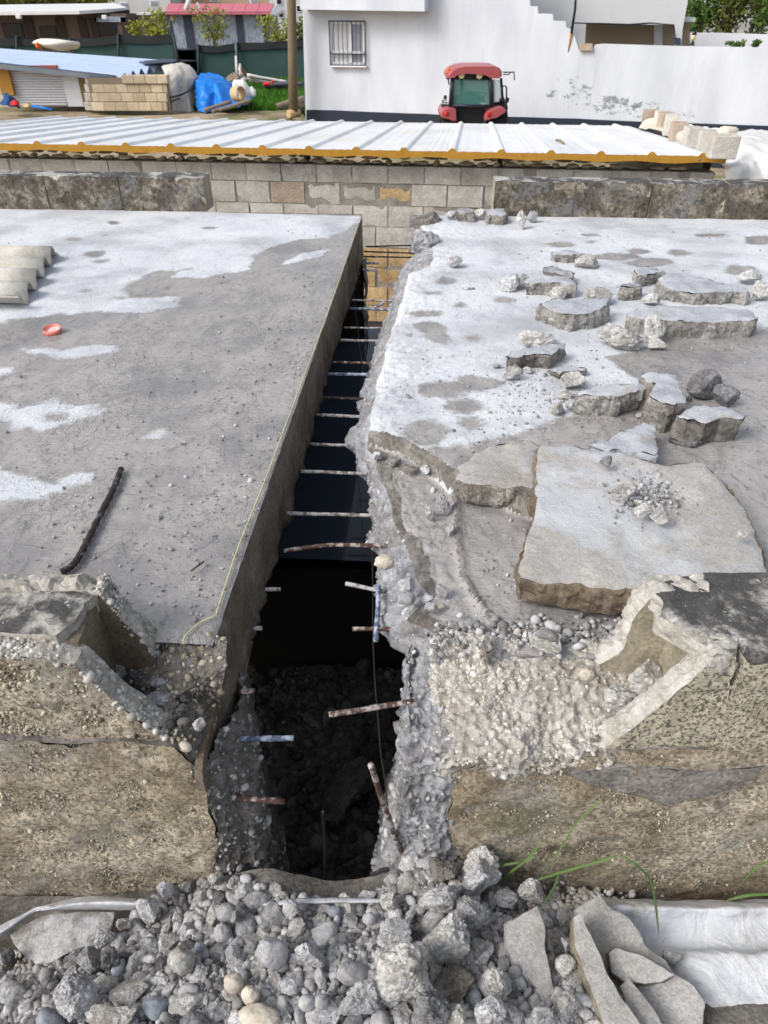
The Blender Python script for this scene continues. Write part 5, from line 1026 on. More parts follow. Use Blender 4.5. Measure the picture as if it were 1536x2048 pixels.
g1 = tag(empty('grass_plant', P(1040, 1790, -.74)), 'tall grass stalk with long bent blades in front of the right wall', 'grass')
blade(g1, [(1080, 1757, 'y', .98), (1120, 1700, 'y', .98), (1150, 1650, 'y', .98), (1180, 1620, 'y', .98), (1212, 1590, 'y', .985)], .0022, 1)
blade(g1, [(1078, 1758, 'y', .97), (1120, 1745, 'y', .95), (1180, 1728, 'y', .92), (1240, 1710, 'y', .9)], .0038, 2)
blade(g1, [(1240, 1710, 'y', .9), (1270, 1728, 'y', .88), (1300, 1760, 'y', .87), (1310, 1800, 'y', .86), (1318, 1874, 'y', .85)], .0034, 3)
blade(g1, [(1076, 1760, 'y', .97), (1110, 1748, 'y', .98), (1118, 1745, 'y', .98)], .004, 4)
blade(g1, [(1118, 1748, 'y', .96), (1108, 1775, 'y', .94), (1088, 1806, 'y', .93)], .0028, 5)
g2 = tag(empty('grass_plant', P(1000, 1780, -.74)), 'short tuft of green grass at the foot of the right wall', 'grass')
blade(g2, [(1005, 1768, 'y', 1.0), (1030, 1740, 'y', 1.0), (1060, 1712, 'y', 1.0), (1078, 1690, 'y', 1.0)], .004, 6); blade(g2, [(1000, 1770, 'y', 1.0), (1020, 1745, 'y', .99), (1072, 1708, 'y', .99)], .0032, 7); blade(g2, [(990, 1738, 'y', 1.0), (1008, 1730, 'y', 1.0), (1042, 1724, 'y', 1.0)], .0036, 8)
blade(g2, [(1030, 1832, 'y', .9), (1055, 1828, 'y', .9), (1085, 1815, 'y', .9)], .004, 9)
g3 = tag(empty('grass_plant', P(1530, 1800, -.74)), 'thin grass blades at the right frame edge above the white sheet', 'grass')
blade(g3, [(1455, 1800, 'y', .97), (1500, 1790, 'y', .97), (1560, 1788, 'y', .97)], .0045, 10); blade(g3, [(1490, 1758, 'y', 1.0), (1515, 1735, 'y', 1.0), (1560, 1712, 'y', 1.0)], .003, 11)
for i, (u, v, hh, lab) in enumerate([(328, 414, .2, 'thin weed growing at the foot of the left rear parapet'), (379, 420, .17, 'bushy little weed by the end of the left rear parapet')]):
    b = P(u, v, .005); wp = tag(empty('weed', b), lab, 'weed'); rr2 = np.random.default_rng(80 + i)
    for k in range(9):
        a = rr2.uniform(0, 6.28); r_ = rr2.uniform(.02, .08); h_ = hh * rr2.uniform(.4, 1)
        blade(wp, [b + V3(0, 0, 0), b + V3(math.cos(a) * r_ * .4, math.sin(a) * r_ * .3, h_ * .6), b + V3(math.cos(a) * r_, math.sin(a) * r_ * .5, h_)], .008, k)
# ------------------------------------------------------------- inside the tank
GP = 'rubble at the bottom of the pit'
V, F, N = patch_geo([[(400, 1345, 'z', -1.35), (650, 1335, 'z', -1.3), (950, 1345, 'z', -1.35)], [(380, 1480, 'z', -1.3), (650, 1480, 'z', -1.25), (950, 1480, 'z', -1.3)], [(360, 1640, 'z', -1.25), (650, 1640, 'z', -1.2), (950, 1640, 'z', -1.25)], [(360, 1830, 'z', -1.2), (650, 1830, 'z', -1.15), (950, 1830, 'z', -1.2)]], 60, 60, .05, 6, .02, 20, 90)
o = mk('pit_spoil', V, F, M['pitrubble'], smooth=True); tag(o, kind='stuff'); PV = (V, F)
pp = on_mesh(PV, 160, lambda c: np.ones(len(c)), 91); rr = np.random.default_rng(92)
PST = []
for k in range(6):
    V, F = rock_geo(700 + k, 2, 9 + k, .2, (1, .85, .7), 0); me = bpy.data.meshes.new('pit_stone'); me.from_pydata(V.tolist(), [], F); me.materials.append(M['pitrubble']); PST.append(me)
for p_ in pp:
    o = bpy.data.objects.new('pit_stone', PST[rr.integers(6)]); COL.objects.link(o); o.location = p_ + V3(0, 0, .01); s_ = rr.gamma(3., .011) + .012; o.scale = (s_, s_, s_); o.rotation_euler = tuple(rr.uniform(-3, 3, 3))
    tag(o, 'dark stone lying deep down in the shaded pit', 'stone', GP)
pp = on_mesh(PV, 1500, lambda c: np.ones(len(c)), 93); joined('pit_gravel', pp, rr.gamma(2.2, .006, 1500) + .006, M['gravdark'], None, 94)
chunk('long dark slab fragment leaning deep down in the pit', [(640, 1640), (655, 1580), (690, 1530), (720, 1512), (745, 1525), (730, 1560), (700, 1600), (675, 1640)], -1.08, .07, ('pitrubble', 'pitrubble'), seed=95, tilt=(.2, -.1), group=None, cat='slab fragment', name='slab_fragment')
# ------------------------------------------------------------- the shed behind the tank
E0 = P(9, 293, .03); E1 = P(1448, 320, .03); ee = E1 - E0; ee[2] = 0; ee /= np.linalg.norm(ee); ef = V3(-ee[1], ee[0], 0)
def SH(a, b, z): return E1 - ee * a + ef * b + V3(0, 0, z)         # a leftwards along the eaves, b away from the camera
SN = ef; SP = SH(0, .2, 0)
def PW(u, v): return PN(u, v, SP, SN)
def wa(u, v=380): return float((E1 - PW(u, v)) @ ee)
shed = tag(empty('block_shed', SH(4, 2.5, -2.4)), 'low grey block shed with a white ribbed sheet roof behind the tank', 'shed')
zt = PW(700, 330)[2]; z1 = PW(700, 366)[2]; z2 = PW(700, 410)[2]; rh = z1 - z2
rows_z = [(zt, z1)] + [(z1 - rh * k, z1 - rh * (k + 1)) for k in range(10)]
rw = np.random.default_rng(50); bw_ = (wa(427) - wa(994)) / 8.0
PB = {}
for r_, (za, zb_) in enumerate(rows_z):
    a0 = wa(994) % bw_ if r_ % 2 == 0 else wa(968) % bw_; lo, hi = (-.0, 9.6) if r_ < 3 else (wa(985), wa(640))
    a = a0 - bw_
    while a < hi:
        x0, x1 = max(a, -.02), a + bw_
        if x1 > lo and x1 - x0 > .08:
            m_ = 'blockg' if r_ < 4 else 'blockt'
            if r_ == 1 and abs((x0 + x1) / 2 - wa(573)) < .1: m_ = 'blockb'
            if r_ == 1 and abs((x0 + x1) / 2 - wa(790)) < .1: m_ = 'blockt'
            if r_ in (2, 3) and rw.random() < .12: m_ = 'blockb'
            key = (round(x1 - x0, 2), round(za - zb_, 2), m_)
            if key not in PB:
                w_, h_ = x1 - x0 - .012, za - zb_ - .012
                V, F, Mi, S = plate_geo([(-w_ / 2, 0, -h_ / 2), (w_ / 2, 0, -h_ / 2), (w_ / 2, 0, h_ / 2), (-w_ / 2, 0, h_ / 2)], (0, .1, 0), res=.07, jag=.005, rough=.002, topn=.007, seed=r_ + 3, layers=1, cornerr=.007)
                me = bpy.data.meshes.new('block'); me.from_pydata(V.tolist(), [], [list(map(int, f)) for f in F]); me.materials.append(M[m_]); PB[key] = me
            o = bpy.data.objects.new('block', PB[key]); COL.objects.link(o); o.parent = shed
            c = SH((x0 + x1) / 2, .2 + rw.uniform(-.006, .008), (za + zb_) / 2 - .03) ; o.location = Vector(c + V3(0, 0, -.0) - np.array(shed.location)); o.location.z = (za + zb_) / 2 - shed.location.z
            o.rotation_euler = (0, rw.uniform(-.012, .012), math.atan2(ee[1], ee[0]) + rw.uniform(-.02, .02))
        a += bw_
mb = MB()
for (b0, b1, aa, ab) in ((.209, .4, -.0, 9.6),):
    mb.add([SH(aa, b0, -2.6), SH(ab, b0, -2.6), SH(ab, b1, -2.6), SH(aa, b1, -2.6)], [(0, 1, 2, 3)], 0)
    q = [SH(aa, b0, -2.6), SH(ab, b0, -2.6), SH(ab, b1, -2.6), SH(aa, b1, -2.6)]; t_ = [p_ * V3(1, 1, 0) + V3(0, 0, zt - .004) for p_ in q]
    mb.add(q + t_, [(0, 1, 5, 4), (1, 2, 6, 5), (2, 3, 7, 6), (3, 0, 4, 7), (4, 5, 6, 7)], 0)
mb.build('wall_core', [M['mortar']], shed)
def roof_z(b): return .03 - .072 * b
RL = 5.3
# packing stones between wall and roof
rp = np.random.default_rng(51); a = .25; STN = []
for k in range(7):
    V, F = rock_geo(800 + k, 2, 9, .3, (1, .7, .8), .05); me = bpy.data.meshes.new('packing_stone'); me.from_pydata(V.tolist(), [], F); me.materials.append(M['packing']); STN.append(me)
for lay in (0, 1):
    a = .22 + .05 * lay
    while a < 9.4:
        w_ = rp.uniform(.08, .24); h_ = rp.uniform(.022, .036)
        if lay and rp.random() < .3: a += w_ * rp.uniform(.4, .9); continue
        o = bpy.data.objects.new('packing_stone', STN[rp.integers(7)]); COL.objects.link(o); o.parent = shed
        o.location = Vector(SH(a + w_ / 2, .25 + .03 * lay, 0) * V3(1, 1, 0) + V3(0, 0, zt + .024 + .046 * lay) - np.array(shed.location)); o.scale = (w_ / 2, .09, h_); o.rotation_euler = (rp.uniform(-.1, .1), rp.uniform(-.08, .08), math.atan2(ee[1], ee[0])); a += w_ * rp.uniform(.98, 1.2)
for a_ in (.06, 2.2, 4.3, 6.4, 8.5):
    bm_ = MB(); bm_.box(SH(a_, .32, zt + .03), (.05, .12, .09), Matrix.Rotation(math.atan2(ee[1], ee[0]), 3, 'Z')); bm_.build('roof_beam', [M['darksteel']], shed)
# side wall of the shed, dark under the tarp
mk('side_wall', [SH(.0, .5, -2.6), SH(.0, RL, -2.6), SH(.0, RL, -.42), SH(.0, .5, -.12), SH(.18, .5, -2.6), SH(.18, RL, -2.6), SH(.18, RL, -.42), SH(.18, .5, -.12)], [(0, 1, 2, 3), (4, 7, 6, 5), (0, 3, 7, 4), (3, 2, 6, 7), (1, 5, 6, 2), (0, 4, 5, 1)], M['blockg'], shed)
prof = []                                                           # one metre of roof: two ribs
for c in (.23, .73): prof += [(c - .05, 0), (c - .024, .026), (c - .014, .03), (c + .014, .03), (c + .024, .026), (c + .05, 0)]
prof = [(0, 0)] + prof + [(1., 0)]; prof2 = []
for i in range(len(prof) - 1):
    prof2.append(prof[i]); (x0, y0), (x1, y1) = prof[i], prof[i + 1]
    if x1 - x0 > .2: prof2 += [(x0 + (x1 - x0) * k / 6, .0035 * (k % 2)) for k in range(1, 6)]
prof2.append(prof[-1]); npf = len(prof2); bs = np.linspace(0, RL, 14)
TH = .05
for k in range(10):
    V = []; 
    for b in bs:
        for (x, y) in prof2: V.append(SH(k + x * .998 - .02, b, roof_z(b) + y))
    top = len(V)
    for b in bs:
        for (x, y) in prof2: V.append(SH(k + x * .998 - .02, b, roof_z(b) - TH))
    F = list(gridf(npf, len(bs), True)) + [q[::-1] + top for q in gridf(npf, len(bs), True)]
    e = len(bs) - 1
    for i in range(npf - 1): F.append((e * npf + i, e * npf + i + 1, top + e * npf + i + 1, top + e * npf + i))
    for j in range(e): F.append((j * npf, (j + 1) * npf, top + (j + 1) * npf, top + j * npf)); F.append((j * npf + npf - 1, top + j * npf + npf - 1, top + (j + 1) * npf + npf - 1, (j + 1) * npf + npf - 1))
    pn = mk('roof_panel', V, F, M['roof'], shed)
    V = []
    for (b, dz) in ((-.003, 0), (.02, 0)):
        for (x, y) in prof2: V.append(SH(k + x * .998 - .02, b, roof_z(b) + y - .001))
        for (x, y) in prof2: V.append(SH(k + x * .998 - .02, b, roof_z(b) - TH - .012 + .008 * math.sin(9 * (k + x))))
    V = np.array(V); F = []
    for i in range(npf - 1): F += [(i, i + 1, npf + i + 1, npf + i), (i + 1, i, 2 * npf + i, 2 * npf + i + 1), (npf + i, npf + i + 1, 3 * npf + i + 1, 3 * npf + i), (2 * npf + i + 1, 2 * npf + i, 3 * npf + i, 3 * npf + i + 1)]
    mk('foam_edge', V, F, M['foam'], pn)
def PR(u, v):                                                       # a point on the roof plane
    nr = np.cross(ee, SH(0, 1, roof_z(1)) - SH(0, 0, roof_z(0))); return PN(u, v, SH(0, 0, roof_z(0)), nr)
for (u, v, r_, lab) in ((992, 276, .022, 'dark clod lying on the white roof near its middle'), (806, 297, .02, 'dark crumb near the yellow edge of the white roof'), (1399, 322, .018, 'dark bit of debris by the right corner of the white roof')):
    V, F = rock_geo(int(u), 2, 9, .15, (r_, r_ * .8, r_ * .6)); tag(mk('roof_crumb', V, F, M['log'], loc=PR(u, v) + V3(0, 0, r_ * .5), local=True), lab, 'debris')
mb = MB(); mb.tube([PR(1112, 282) + V3(0, 0, .01), PR(1118, 286) + V3(0, 0, .03), PR(1128, 290) + V3(0, 0, .01)], .012, 6); tag(mb.build('stick', [M['log']]), 'short dark stick lying on the white roof right of the middle', 'stick')
# blocks weighing down the right edge of the roof, tarps under them
def hollow(label, p_, w_, d_, h_, rz, mat='blockg'):
    mb = MB(); t_ = .028
    mb.box((0, -d_ / 2 + t_ / 2, h_ / 2), (w_, t_, h_), bev=.006); mb.box((0, d_ / 2 - t_ / 2, h_ / 2), (w_, t_, h_), bev=.006)
    for x in (-w_ / 2 + t_ / 2, 0, w_ / 2 - t_ / 2): mb.box((x, 0, h_ / 2), (t_, d_ - 2 * t_ + .004, h_ - .002))
    mb.box((0, 0, .02), (w_ - 2 * t_ + .004, d_ - 2 * t_ + .004, .03))
    o = mb.build('hollow_block', [M[mat]], None, local=True, loc=p_); o.rotation_euler = (0, 0, rz); return tag(o, label, 'hollow block', 'hollow blocks weighing down the roof edge')
ra = math.atan2(ee[1], ee[0])
for i, (u, v, w_, d_, h_, mt, lab) in enumerate([(1302, 245, .26, .19, .19, 'blockb', 'brownish hollow block farthest along the white roof edge'), (1319, 262, .13, .19, .25, 'blockg', 'thin hollow block beside the bundled cream tarp'), (1328, 266, .13, .19, .25, 'blockb', 'brown tinted thin hollow block next to the thin grey one'),
        (1341, 273, .15, .19, .25, 'blockg', 'pale grey hollow block in the middle of the row'), (1358, 283, .18, .18, .2, 'blockb', 'tan hollow block in front of the cream bag'), (1386, 297, .17, .18, .2, 'blockg', 'grey hollow block third from the roof corner'),
        (1414, 306, .17, .18, .2, 'blockg', 'grey hollow block second from the roof corner'), (1448, 319, .24, .19, .2, 'blockg', 'largest grey hollow block at the roof corner')]):
    hollow(lab, PR(u, v) + V3(0, .1, .0), w_, d_, h_, ra + .12 * (i % 3 - 1), mt)
V, F = rock_geo(901, 3, 14, .2, (.09, .08, .075), .1); tag(mk('cream_bag', V, F, M['tarpcream'], loc=PR(1366, 288) + V3(0, .05, .06), smooth=True, local=True), 'crumpled cream bag tucked between the roof edge blocks', 'bag')
def PB2(u, v, b): return PN(u, v, SH(0, b, 0), SN)
sheet('tarp', [[PB2(1280, 250, 4.5), PB2(1300, 238, 4.4), PB2(1322, 236, 4.2), PB2(1345, 246, 4.0)], [PB2(1278, 254, 4.2), PB2(1300, 250, 4.0), PB2(1320, 246, 3.9), PB2(1345, 256, 3.6)], [PB2(1282, 258, 4.0), PB2(1300, 258, 3.7), PB2(1315, 262, 3.5), PB2(1340, 266, 3.3)]], 24, 20, M['tarpcream'], 'bundled cream tarp near the far end of the roof edge blocks', 'tarp', .05, 5, 902, .01)
sheet('tarp', [[PB2(1300, 246, 4.6), PB2(1370, 250, 4.4), PB2(1440, 262, 4.2), PB2(1540, 262, 4.2), PB2(1700, 268, 4.2)], [PB2(1330, 262, 3.2), PB2(1385, 262, 3.2), PB2(1450, 268, 3.1), PB2(1540, 275, 3.1), PB2(1700, 280, 3.1)],
    [PB2(1365, 290, 1.9), PB2(1420, 285, 1.9), PB2(1485, 274, 1.9), PB2(1560, 282, 1.9), PB2(1700, 285, 1.9)], [PB2(1440, 322, .2), PB2(1462, 315, .3), PB2(1490, 288, .6), PB2(1560, 298, .6), PB2(1700, 300, .6)],
    [PB2(1450, 345, .02), PB2(1475, 335, .0), PB2(1500, 330, .15), PB2(1560, 335, .2), PB2(1700, 335, .2)], [PB2(1452, 400, .0), PB2(1480, 400, -.02), PB2(1510, 400, .1), PB2(1560, 400, .12), PB2(1700, 400, .12)]], 50, 60, M['tarpw'], 'large white tarp draped over the right end of the shed', 'tarp', .09, 4.5, 903, .012)
V, F = rock_geo(904, 3, 8, .2, (.16, .1, .09), .0); tag(mk('folded_tarp', V, F, M['tarpcream'], loc=PB2(1452, 268, 2.4), smooth=True, local=True), 'cream folded tarp corner sticking up behind the roof corner block', 'tarp')
# ------------------------------------------------------------- the white house
def PF(u, v, off=0.): return PN(u, v, FP - FN * off, FN)
house = tag(empty('white_house', PF(900, 260)), 'white house with a barred window and dark plinth behind the tractor', 'house')
bk = -FN
plate('front_wall', [PF(u, v) for u, v in [(600, -160), (1056, -160), (1060, 2), (1061, 12), (1075, 13), (1076, 27), (1105, 28), (1107, 41), (1131, 43), (1133, 56), (1143, 58), (1149, 70), (1153, 86), (1158, 100), (1184, 101), (1190, 90), (1205, 88), (1362, 93), (1700, 98), (2200, 110), (2200, 420), (1536, 330), (612, 262)]], bk * .25, [M['facade'], M['facade']], house, res=.35, jag=.0, rough=0, topn=.0, seed=1, layers=1)
zpl = PF(900, 236)[2]
plate('plinth', [PF(612, 219, -.04), PF(880, 229, -.04), PF(1300, 244, -.04), PF(2200, 274, -.04), PF(2200, 520, -.04), PF(612, 330, -.04)], bk * .06, [M['plinth'], M['plinth']], house, res=.5, jag=.03, rough=0, topn=0, seed=2, layers=1)
pw = np.linalg.norm(bk * 1.0); q = [PF(600, 19, -.55), PF(849, 23, -.55), PF(850, -160, -.55), PF(600, -160, -.55)]; plate('overhang', q, bk * .57, [M['facade'], M['facade']], house, res=.4, jag=0, rough=0, topn=0, seed=3, layers=1)
# side return of the left corner
sr = bk * 6; plate('side_wall', [PF(601, -160, .26), PF(612, 262, .26), PF(612, 262, .26) + sr, PF(601, -160, .26) + sr], FX * .2, [M['facade'], M['facade']], house, res=.6, jag=0, rough=0, topn=0, seed=4, layers=1)
def frame_bar(mb, a, b, w_, d_, off):
    a = PF(*a, off); b = PF(*b, off); mb.box((a + b) / 2, (np.linalg.norm(b - a) + w_, d_, w_) if abs(a[2] - b[2]) < .3 else (w_, d_, np.linalg.norm(b - a) + w_), Matrix.Rotation(math.atan2(FX[1], FX[0]), 3, 'Z'))
win = empty('window', PF(694, 88)); win.parent = house; win.location = Vector(PF(694, 88)) - house.location
mb = MB(); 
for a, b in (((662, 46), (727, 46)), ((662, 127), (728, 127)), ((662, 46), (663, 127)), ((727, 46), (729, 127)), ((702, 46), (703, 127)), ((663, 105), (729, 105))): frame_bar(mb, a, b, .06, .05, -.03)
mb.build('frame', [M['pvc']], win)
plate('pane', [PF(664, 48, -.012), PF(701, 48, -.012), PF(702, 126, -.012), PF(665, 126, -.012)], bk * .01, [M['panew'], M['panew']], win, res=.5, jag=0, rough=0, topn=0, layers=1)
plate('pane', [PF(704, 48, -.012), PF(726, 48, -.012), PF(728, 126, -.012), PF(705, 126, -.012)], bk * .01, [M['pane'], M['pane']], win, res=.5, jag=0, rough=0, topn=0, layers=1)
mb = MB()
for a, b in (((658, 42), (729, 42)), ((661, 130), (731, 131)), ((658, 42), (661, 130)), ((729, 42), (731, 131)), ((660, 108), (731, 108))): frame_bar(mb, a, b, .028, .03, -.1)
for k in range(1, 8): frame_bar(mb, (658 + 71 * k / 8, 42), (661 + 70 * k / 8, 130), .018, .018, -.1)
mb.build('grille', [M['iron']], win)
plate('sill', [PF(660, 131, -.13), PF(732, 132, -.13), PF(732, 135, -.13), PF(660, 134, -.13)], bk * .13, [M['white_paint'], M['white_paint']], win, res=.5, jag=0, rough=0, topn=0, layers=1)
# raised rear part with the porch opening
plate('upper_wall', [PF(u, v, 1.6) for u, v in [(1030, -160), (1385, -160), (1376, 0), (1365, 60), (1362, 110), (1350, 110), (1349, 50), (1172, 47), (1168, 110), (1030, 110)]], bk * .3, [M['grey_shade_wall'], M['white_paint']], house, res=.4, jag=0, rough=0, topn=0, seed=5, layers=1)
plate('porch_wall', [PF(u, v, 3.4) for u, v in [(1165, 40), (1312, 40), (1312, 120), (1165, 120)]], bk * .1, [M['beigewall'], M['beigewall']], house, res=.5, jag=0, rough=0, topn=0, layers=1)
plate('porch_wall', [PF(u, v, 3.3) for u, v in [(1308, 40), (1325, 40), (1325, 120), (1308, 120)]], bk * .1, [M['white_paint'], M['white_paint']], house, res=.5, jag=0, rough=0, topn=0, layers=1)
plate('porch_wall', [PF(u, v, 3.5) for u, v in [(1325, 40), (1380, 40), (1380, 120), (1325, 120)]], bk * .1, [M['beigewall'], M['beigewall']], house, res=.5, jag=0, rough=0, topn=0, layers=1)
plate('porch_ceiling', [PF(1150, 40, 1.9), PF(1390, 44, 1.9), PF(1390, 44, 1.9) + bk * 1.6, PF(1150, 40, 1.9) + bk * 1.6], (0, 0, .1), [M['grey_shade_wall'], M['grey_shade_wall']], house, res=.5, jag=0, rough=0, topn=0, layers=1)
plate('meter_box', [PF(1347, 76, 1.5), PF(1361, 76, 1.5), PF(1361, 89, 1.5), PF(1347, 89, 1.5)], bk * .1, [M['trim'], M['trim']], house, res=.5, jag=0, rough=0, topn=0, layers=1)
plate('coping_block', [PF(1158, 88, -.1), PF(1184, 88, -.1), PF(1185, 101, -.1), PF(1159, 101, -.1)], bk * .36, [M['blockb'], M['blockb']], house, res=.1, jag=.01, rough=.01, topn=.01, layers=1)
mb = MB(); mb.tube([PF(1155, -60, -.05), PF(1150, 20, -.05), PF(1143, 66, -.05)], .035, 8); o = mb.build('drain_pipe', [M['black']], house)
mb = MB(); mb.tube([PF(1140, 60, 1.4), PF(1146, 46, 1.4), PF(1200, 47, 1.4), PF(1260, 49, 1.4), PF(1300, 46, 1.4), PF(1348, 50, 1.4), PF(1351, 78, 1.4)], .018, 6); mb.build('wall_cable', [M['black']], house)
mb = MB(); mb.tube([PF(1143, 66, -.01), PF(1140, 85, -.01), PF(1136, 104, -.01)], [.04, .03, .008], 6); mb.build('rust_streak', [M['ochre']], house)
gw = tag(empty('garden_wall', PF(1450, 95, 4.5)), 'white garden wall behind the lantern at the upper right', 'wall'); plate('wall_body', [PF(u, v, 4.5) for u, v in [(1362, 66), (1440, 66), (1536, 69), (1900, 75), (1900, 160), (1362, 140)]], bk * .25, [M['white_paint'], M['white_paint']], gw, res=.6, jag=0, rough=0, topn=0, layers=1)
lb = PF(1384, 91, .12); lan = tag(empty('lantern', lb), 'small black lantern with yellowish glass on top of the white wall', 'lantern'); kx = ppm(lb)
mb = MB(); mb.tube([lb, lb + V3(0, 0, 4 / kx), lb + V3(0, 0, 8 / kx)], [5 / kx, 3.5 / kx, 2 / kx], 10); mb.build('base', [M['black']], lan)
mb = MB(); mb.tube([lb + V3(0, 0, 8.1 / kx), lb + V3(0, 0, 13 / kx), lb + V3(0, 0, 18 / kx)], [3 / kx, 4.6 / kx, 4.2 / kx], 8); mb.build('glass', [M['lampw']], lan)
mb = MB(); mb.tube([lb + V3(0, 0, 18.1 / kx), lb + V3(0, 0, 22 / kx), lb + V3(0, 0, 26 / kx)], [5.2 / kx, 3 / kx, .6 / kx], 8); mb.build('cap', [M['black']], lan)
# ------------------------------------------------------------- tractor
YT = 20.0
def PTr(u, v, dy=0.): return PY(u, v, YT + dy)
trc = tag(empty('tractor', PTr(946, 300)), 'red tractor with a tinted glass cab parked against the white house', 'tractor')
def loft(name, outline, ys, scs, mats, par=None, up=0.):
    o2 = np.array(outline, float); c = o2.mean(0); mb = MB(); rings = []
    base = np.array([PTr(*q) for q in resample(o2, 4)]); cc = base.mean(0); n = len(base); V = []
    for y, s_ in zip(ys, scs): r_ = cc + (base - cc) * V3(s_, 1, s_); r_ = r_ + V3(0, y, up * s_); V.append(r_)
    F = [(j * n + i, j * n + (i + 1) % n, (j + 1) * n + (i + 1) % n, (j + 1) * n + i) for j in range(len(ys) - 1) for i in range(n)] + [tuple(range(n - 1, -1, -1)), tuple(range((len(ys) - 1) * n, len(ys) * n))]
    return mk(name, np.concatenate(V), F, mats, par or trc, smask=[True] * (len(F) - 2) + [False] * 2)
loft('cab_roof', [(893, 157), (893, 150), (900, 141), (912, 135), (930, 132), (965, 131.5), (990, 132), (1000, 136), (1005, 144), (1005, 152), (998, 157), (984, 157), (974, 151), (958, 148), (925, 147), (912, 149), (903, 156)], [-.12, -.06, .1, 1.2, 1.5], [.9, .97, 1., .97, .85], M['red'])
plate('roof_lining', [PTr(u, v, -.02) for u, v in [(904, 155), (912, 149), (930, 147), (958, 148), (975, 152), (984, 158)]], (0, .3, 0), [M['black'], M['black']], trc, res=.3, jag=0, rough=0, topn=0, layers=1)
def pbar(name, a, b, wa_, m, dy=0., d_=.06):
    a = PTr(*a, dy); b = PTr(*b, dy); mb = MB(); mb.tube([a, (a + b) / 2, b], wa_, 6); return mb.build(name, [M[m]], trc)
for a, b, w_, dy, m in (((905, 154), (901, 213), .055, 0, 'blackpaint'), ((980, 156), (983, 213), .05, 0, 'blackpaint'), ((924, 156), (921, 207), .05, 1.35, 'blackpaint'), ((1002, 156), (1006, 210), .035, .7, 'blackpaint'), ((903, 211), (983, 213), .04, 0, 'blackpaint'), ((904, 155), (982, 157), .04, 0, 'black'), ((986, 160), (987, 206), .02, .9, 'black')):
    pbar('cab_pillar', a, b, w_, m, dy)
plate('rear_window', [PTr(u, v, .02) for u, v in [(906, 157), (979, 158), (981, 210), (903, 209)]], (0, .015, 0), [M['greenglass'], M['greenglass']], trc, res=.5, jag=0, rough=0, topn=0, layers=1)
plate('side_window', [PTr(984, 158, .05), PTr(1000, 160, 1.2), PTr(1003, 208, 1.2), PTr(985, 211, .05)], (.015, 0, 0), [M['greenglass'], M['greenglass']], trc, res=.5, jag=0, rough=0, topn=0, layers=1)
plate('windscreen', [PTr(u, v, 1.4) for u, v in [(909, 158), (978, 158), (980, 206), (906, 206)]], (0, .015, 0), [M['greenglass'], M['greenglass']], trc, res=.5, jag=0, rough=0, topn=0, layers=1)
for u, v in ((923, 150.5), (959, 151)):
    c = PTr(u, v, -.06); mb = MB(); mb.tube([c + V3(0, .05, 0), c, c - V3(0, .02, 0)], [.075, .08, .06], 12); mb.build('work_light', [M['lampw']], trc)
c = PTr(896.5, 143, .1); mb = MB(); mb.tube([c - V3(0, 0, .06), c, c + V3(0, 0, .05), c + V3(0, 0, .08)], [.055, .06, .05, .02], 10); mb.build('beacon', [M['orange']], trc)
mb = MB(); mb.tube([c - V3(0, 0, .16), c - V3(0, 0, .06)], .045, 8); mb.tube([c - V3(0, 0, .12), c + V3(.03, 0, -.26), c + V3(.12, 0, -.27)], .018, 6); mb.build('beacon_bracket', [M['black']], trc)
plate('number_plate', [PTr(u, v, -.08) for u, v in [(883, 197), (897, 197), (897, 208.5), (883, 208)]], (0, .03, 0), [M['pvc'], M['pvc']], trc, res=.5, jag=0, rough=0, topn=0, layers=1)
mb = MB()
for (u0, v0, u1, v1) in ((884.5, 199.5, 886.5, 206), (888, 200, 893, 200.8), (889, 204, 891, 206.5), (892, 204, 894.5, 206.5)): a = PTr(u0, v0, -.084); b = PTr(u1, v1, -.084); mb.box((a + b) / 2, (abs(b[0] - a[0]), .006, abs(b[2] - a[2])))
mb.build('plate_marks', [M['black']], trc)
mb = MB(); c = PTr(890.5, 194.5, -.06); mb.box(c, (.07, .06, .08), bev=.01); mb.tube([PTr(890, 202, -.03), PTr(900, 205, .05)], .018, 6); mb.build('plate_lamp', [M['black']], trc)
for ol in ([(880.5, 226), (884, 219), (892, 214.5), (904, 214), (911, 217), (912, 240), (903, 240), (895, 236), (881, 233)], [(968, 240), (969, 229), (974, 222), (984, 216), (998, 212.5), (1005, 214), (1010, 218), (1008, 223), (1000, 228), (990, 234), (978, 236)]):
    loft('fender', ol, [-.25, -.2, .1, 1.0, 1.1], [.9, 1, 1.02, 1.0, .9], M['red'])
for u, v in ((893, 227), (978, 228)):
    c = PTr(u, v, -.27); mb = MB(); mb.tube([c + V3(0, .03, 0), c, c - V3(0, .02, 0)], [.05, .05, .03], 12); mb.build('tail_lamp', [M['redlens']], trc)
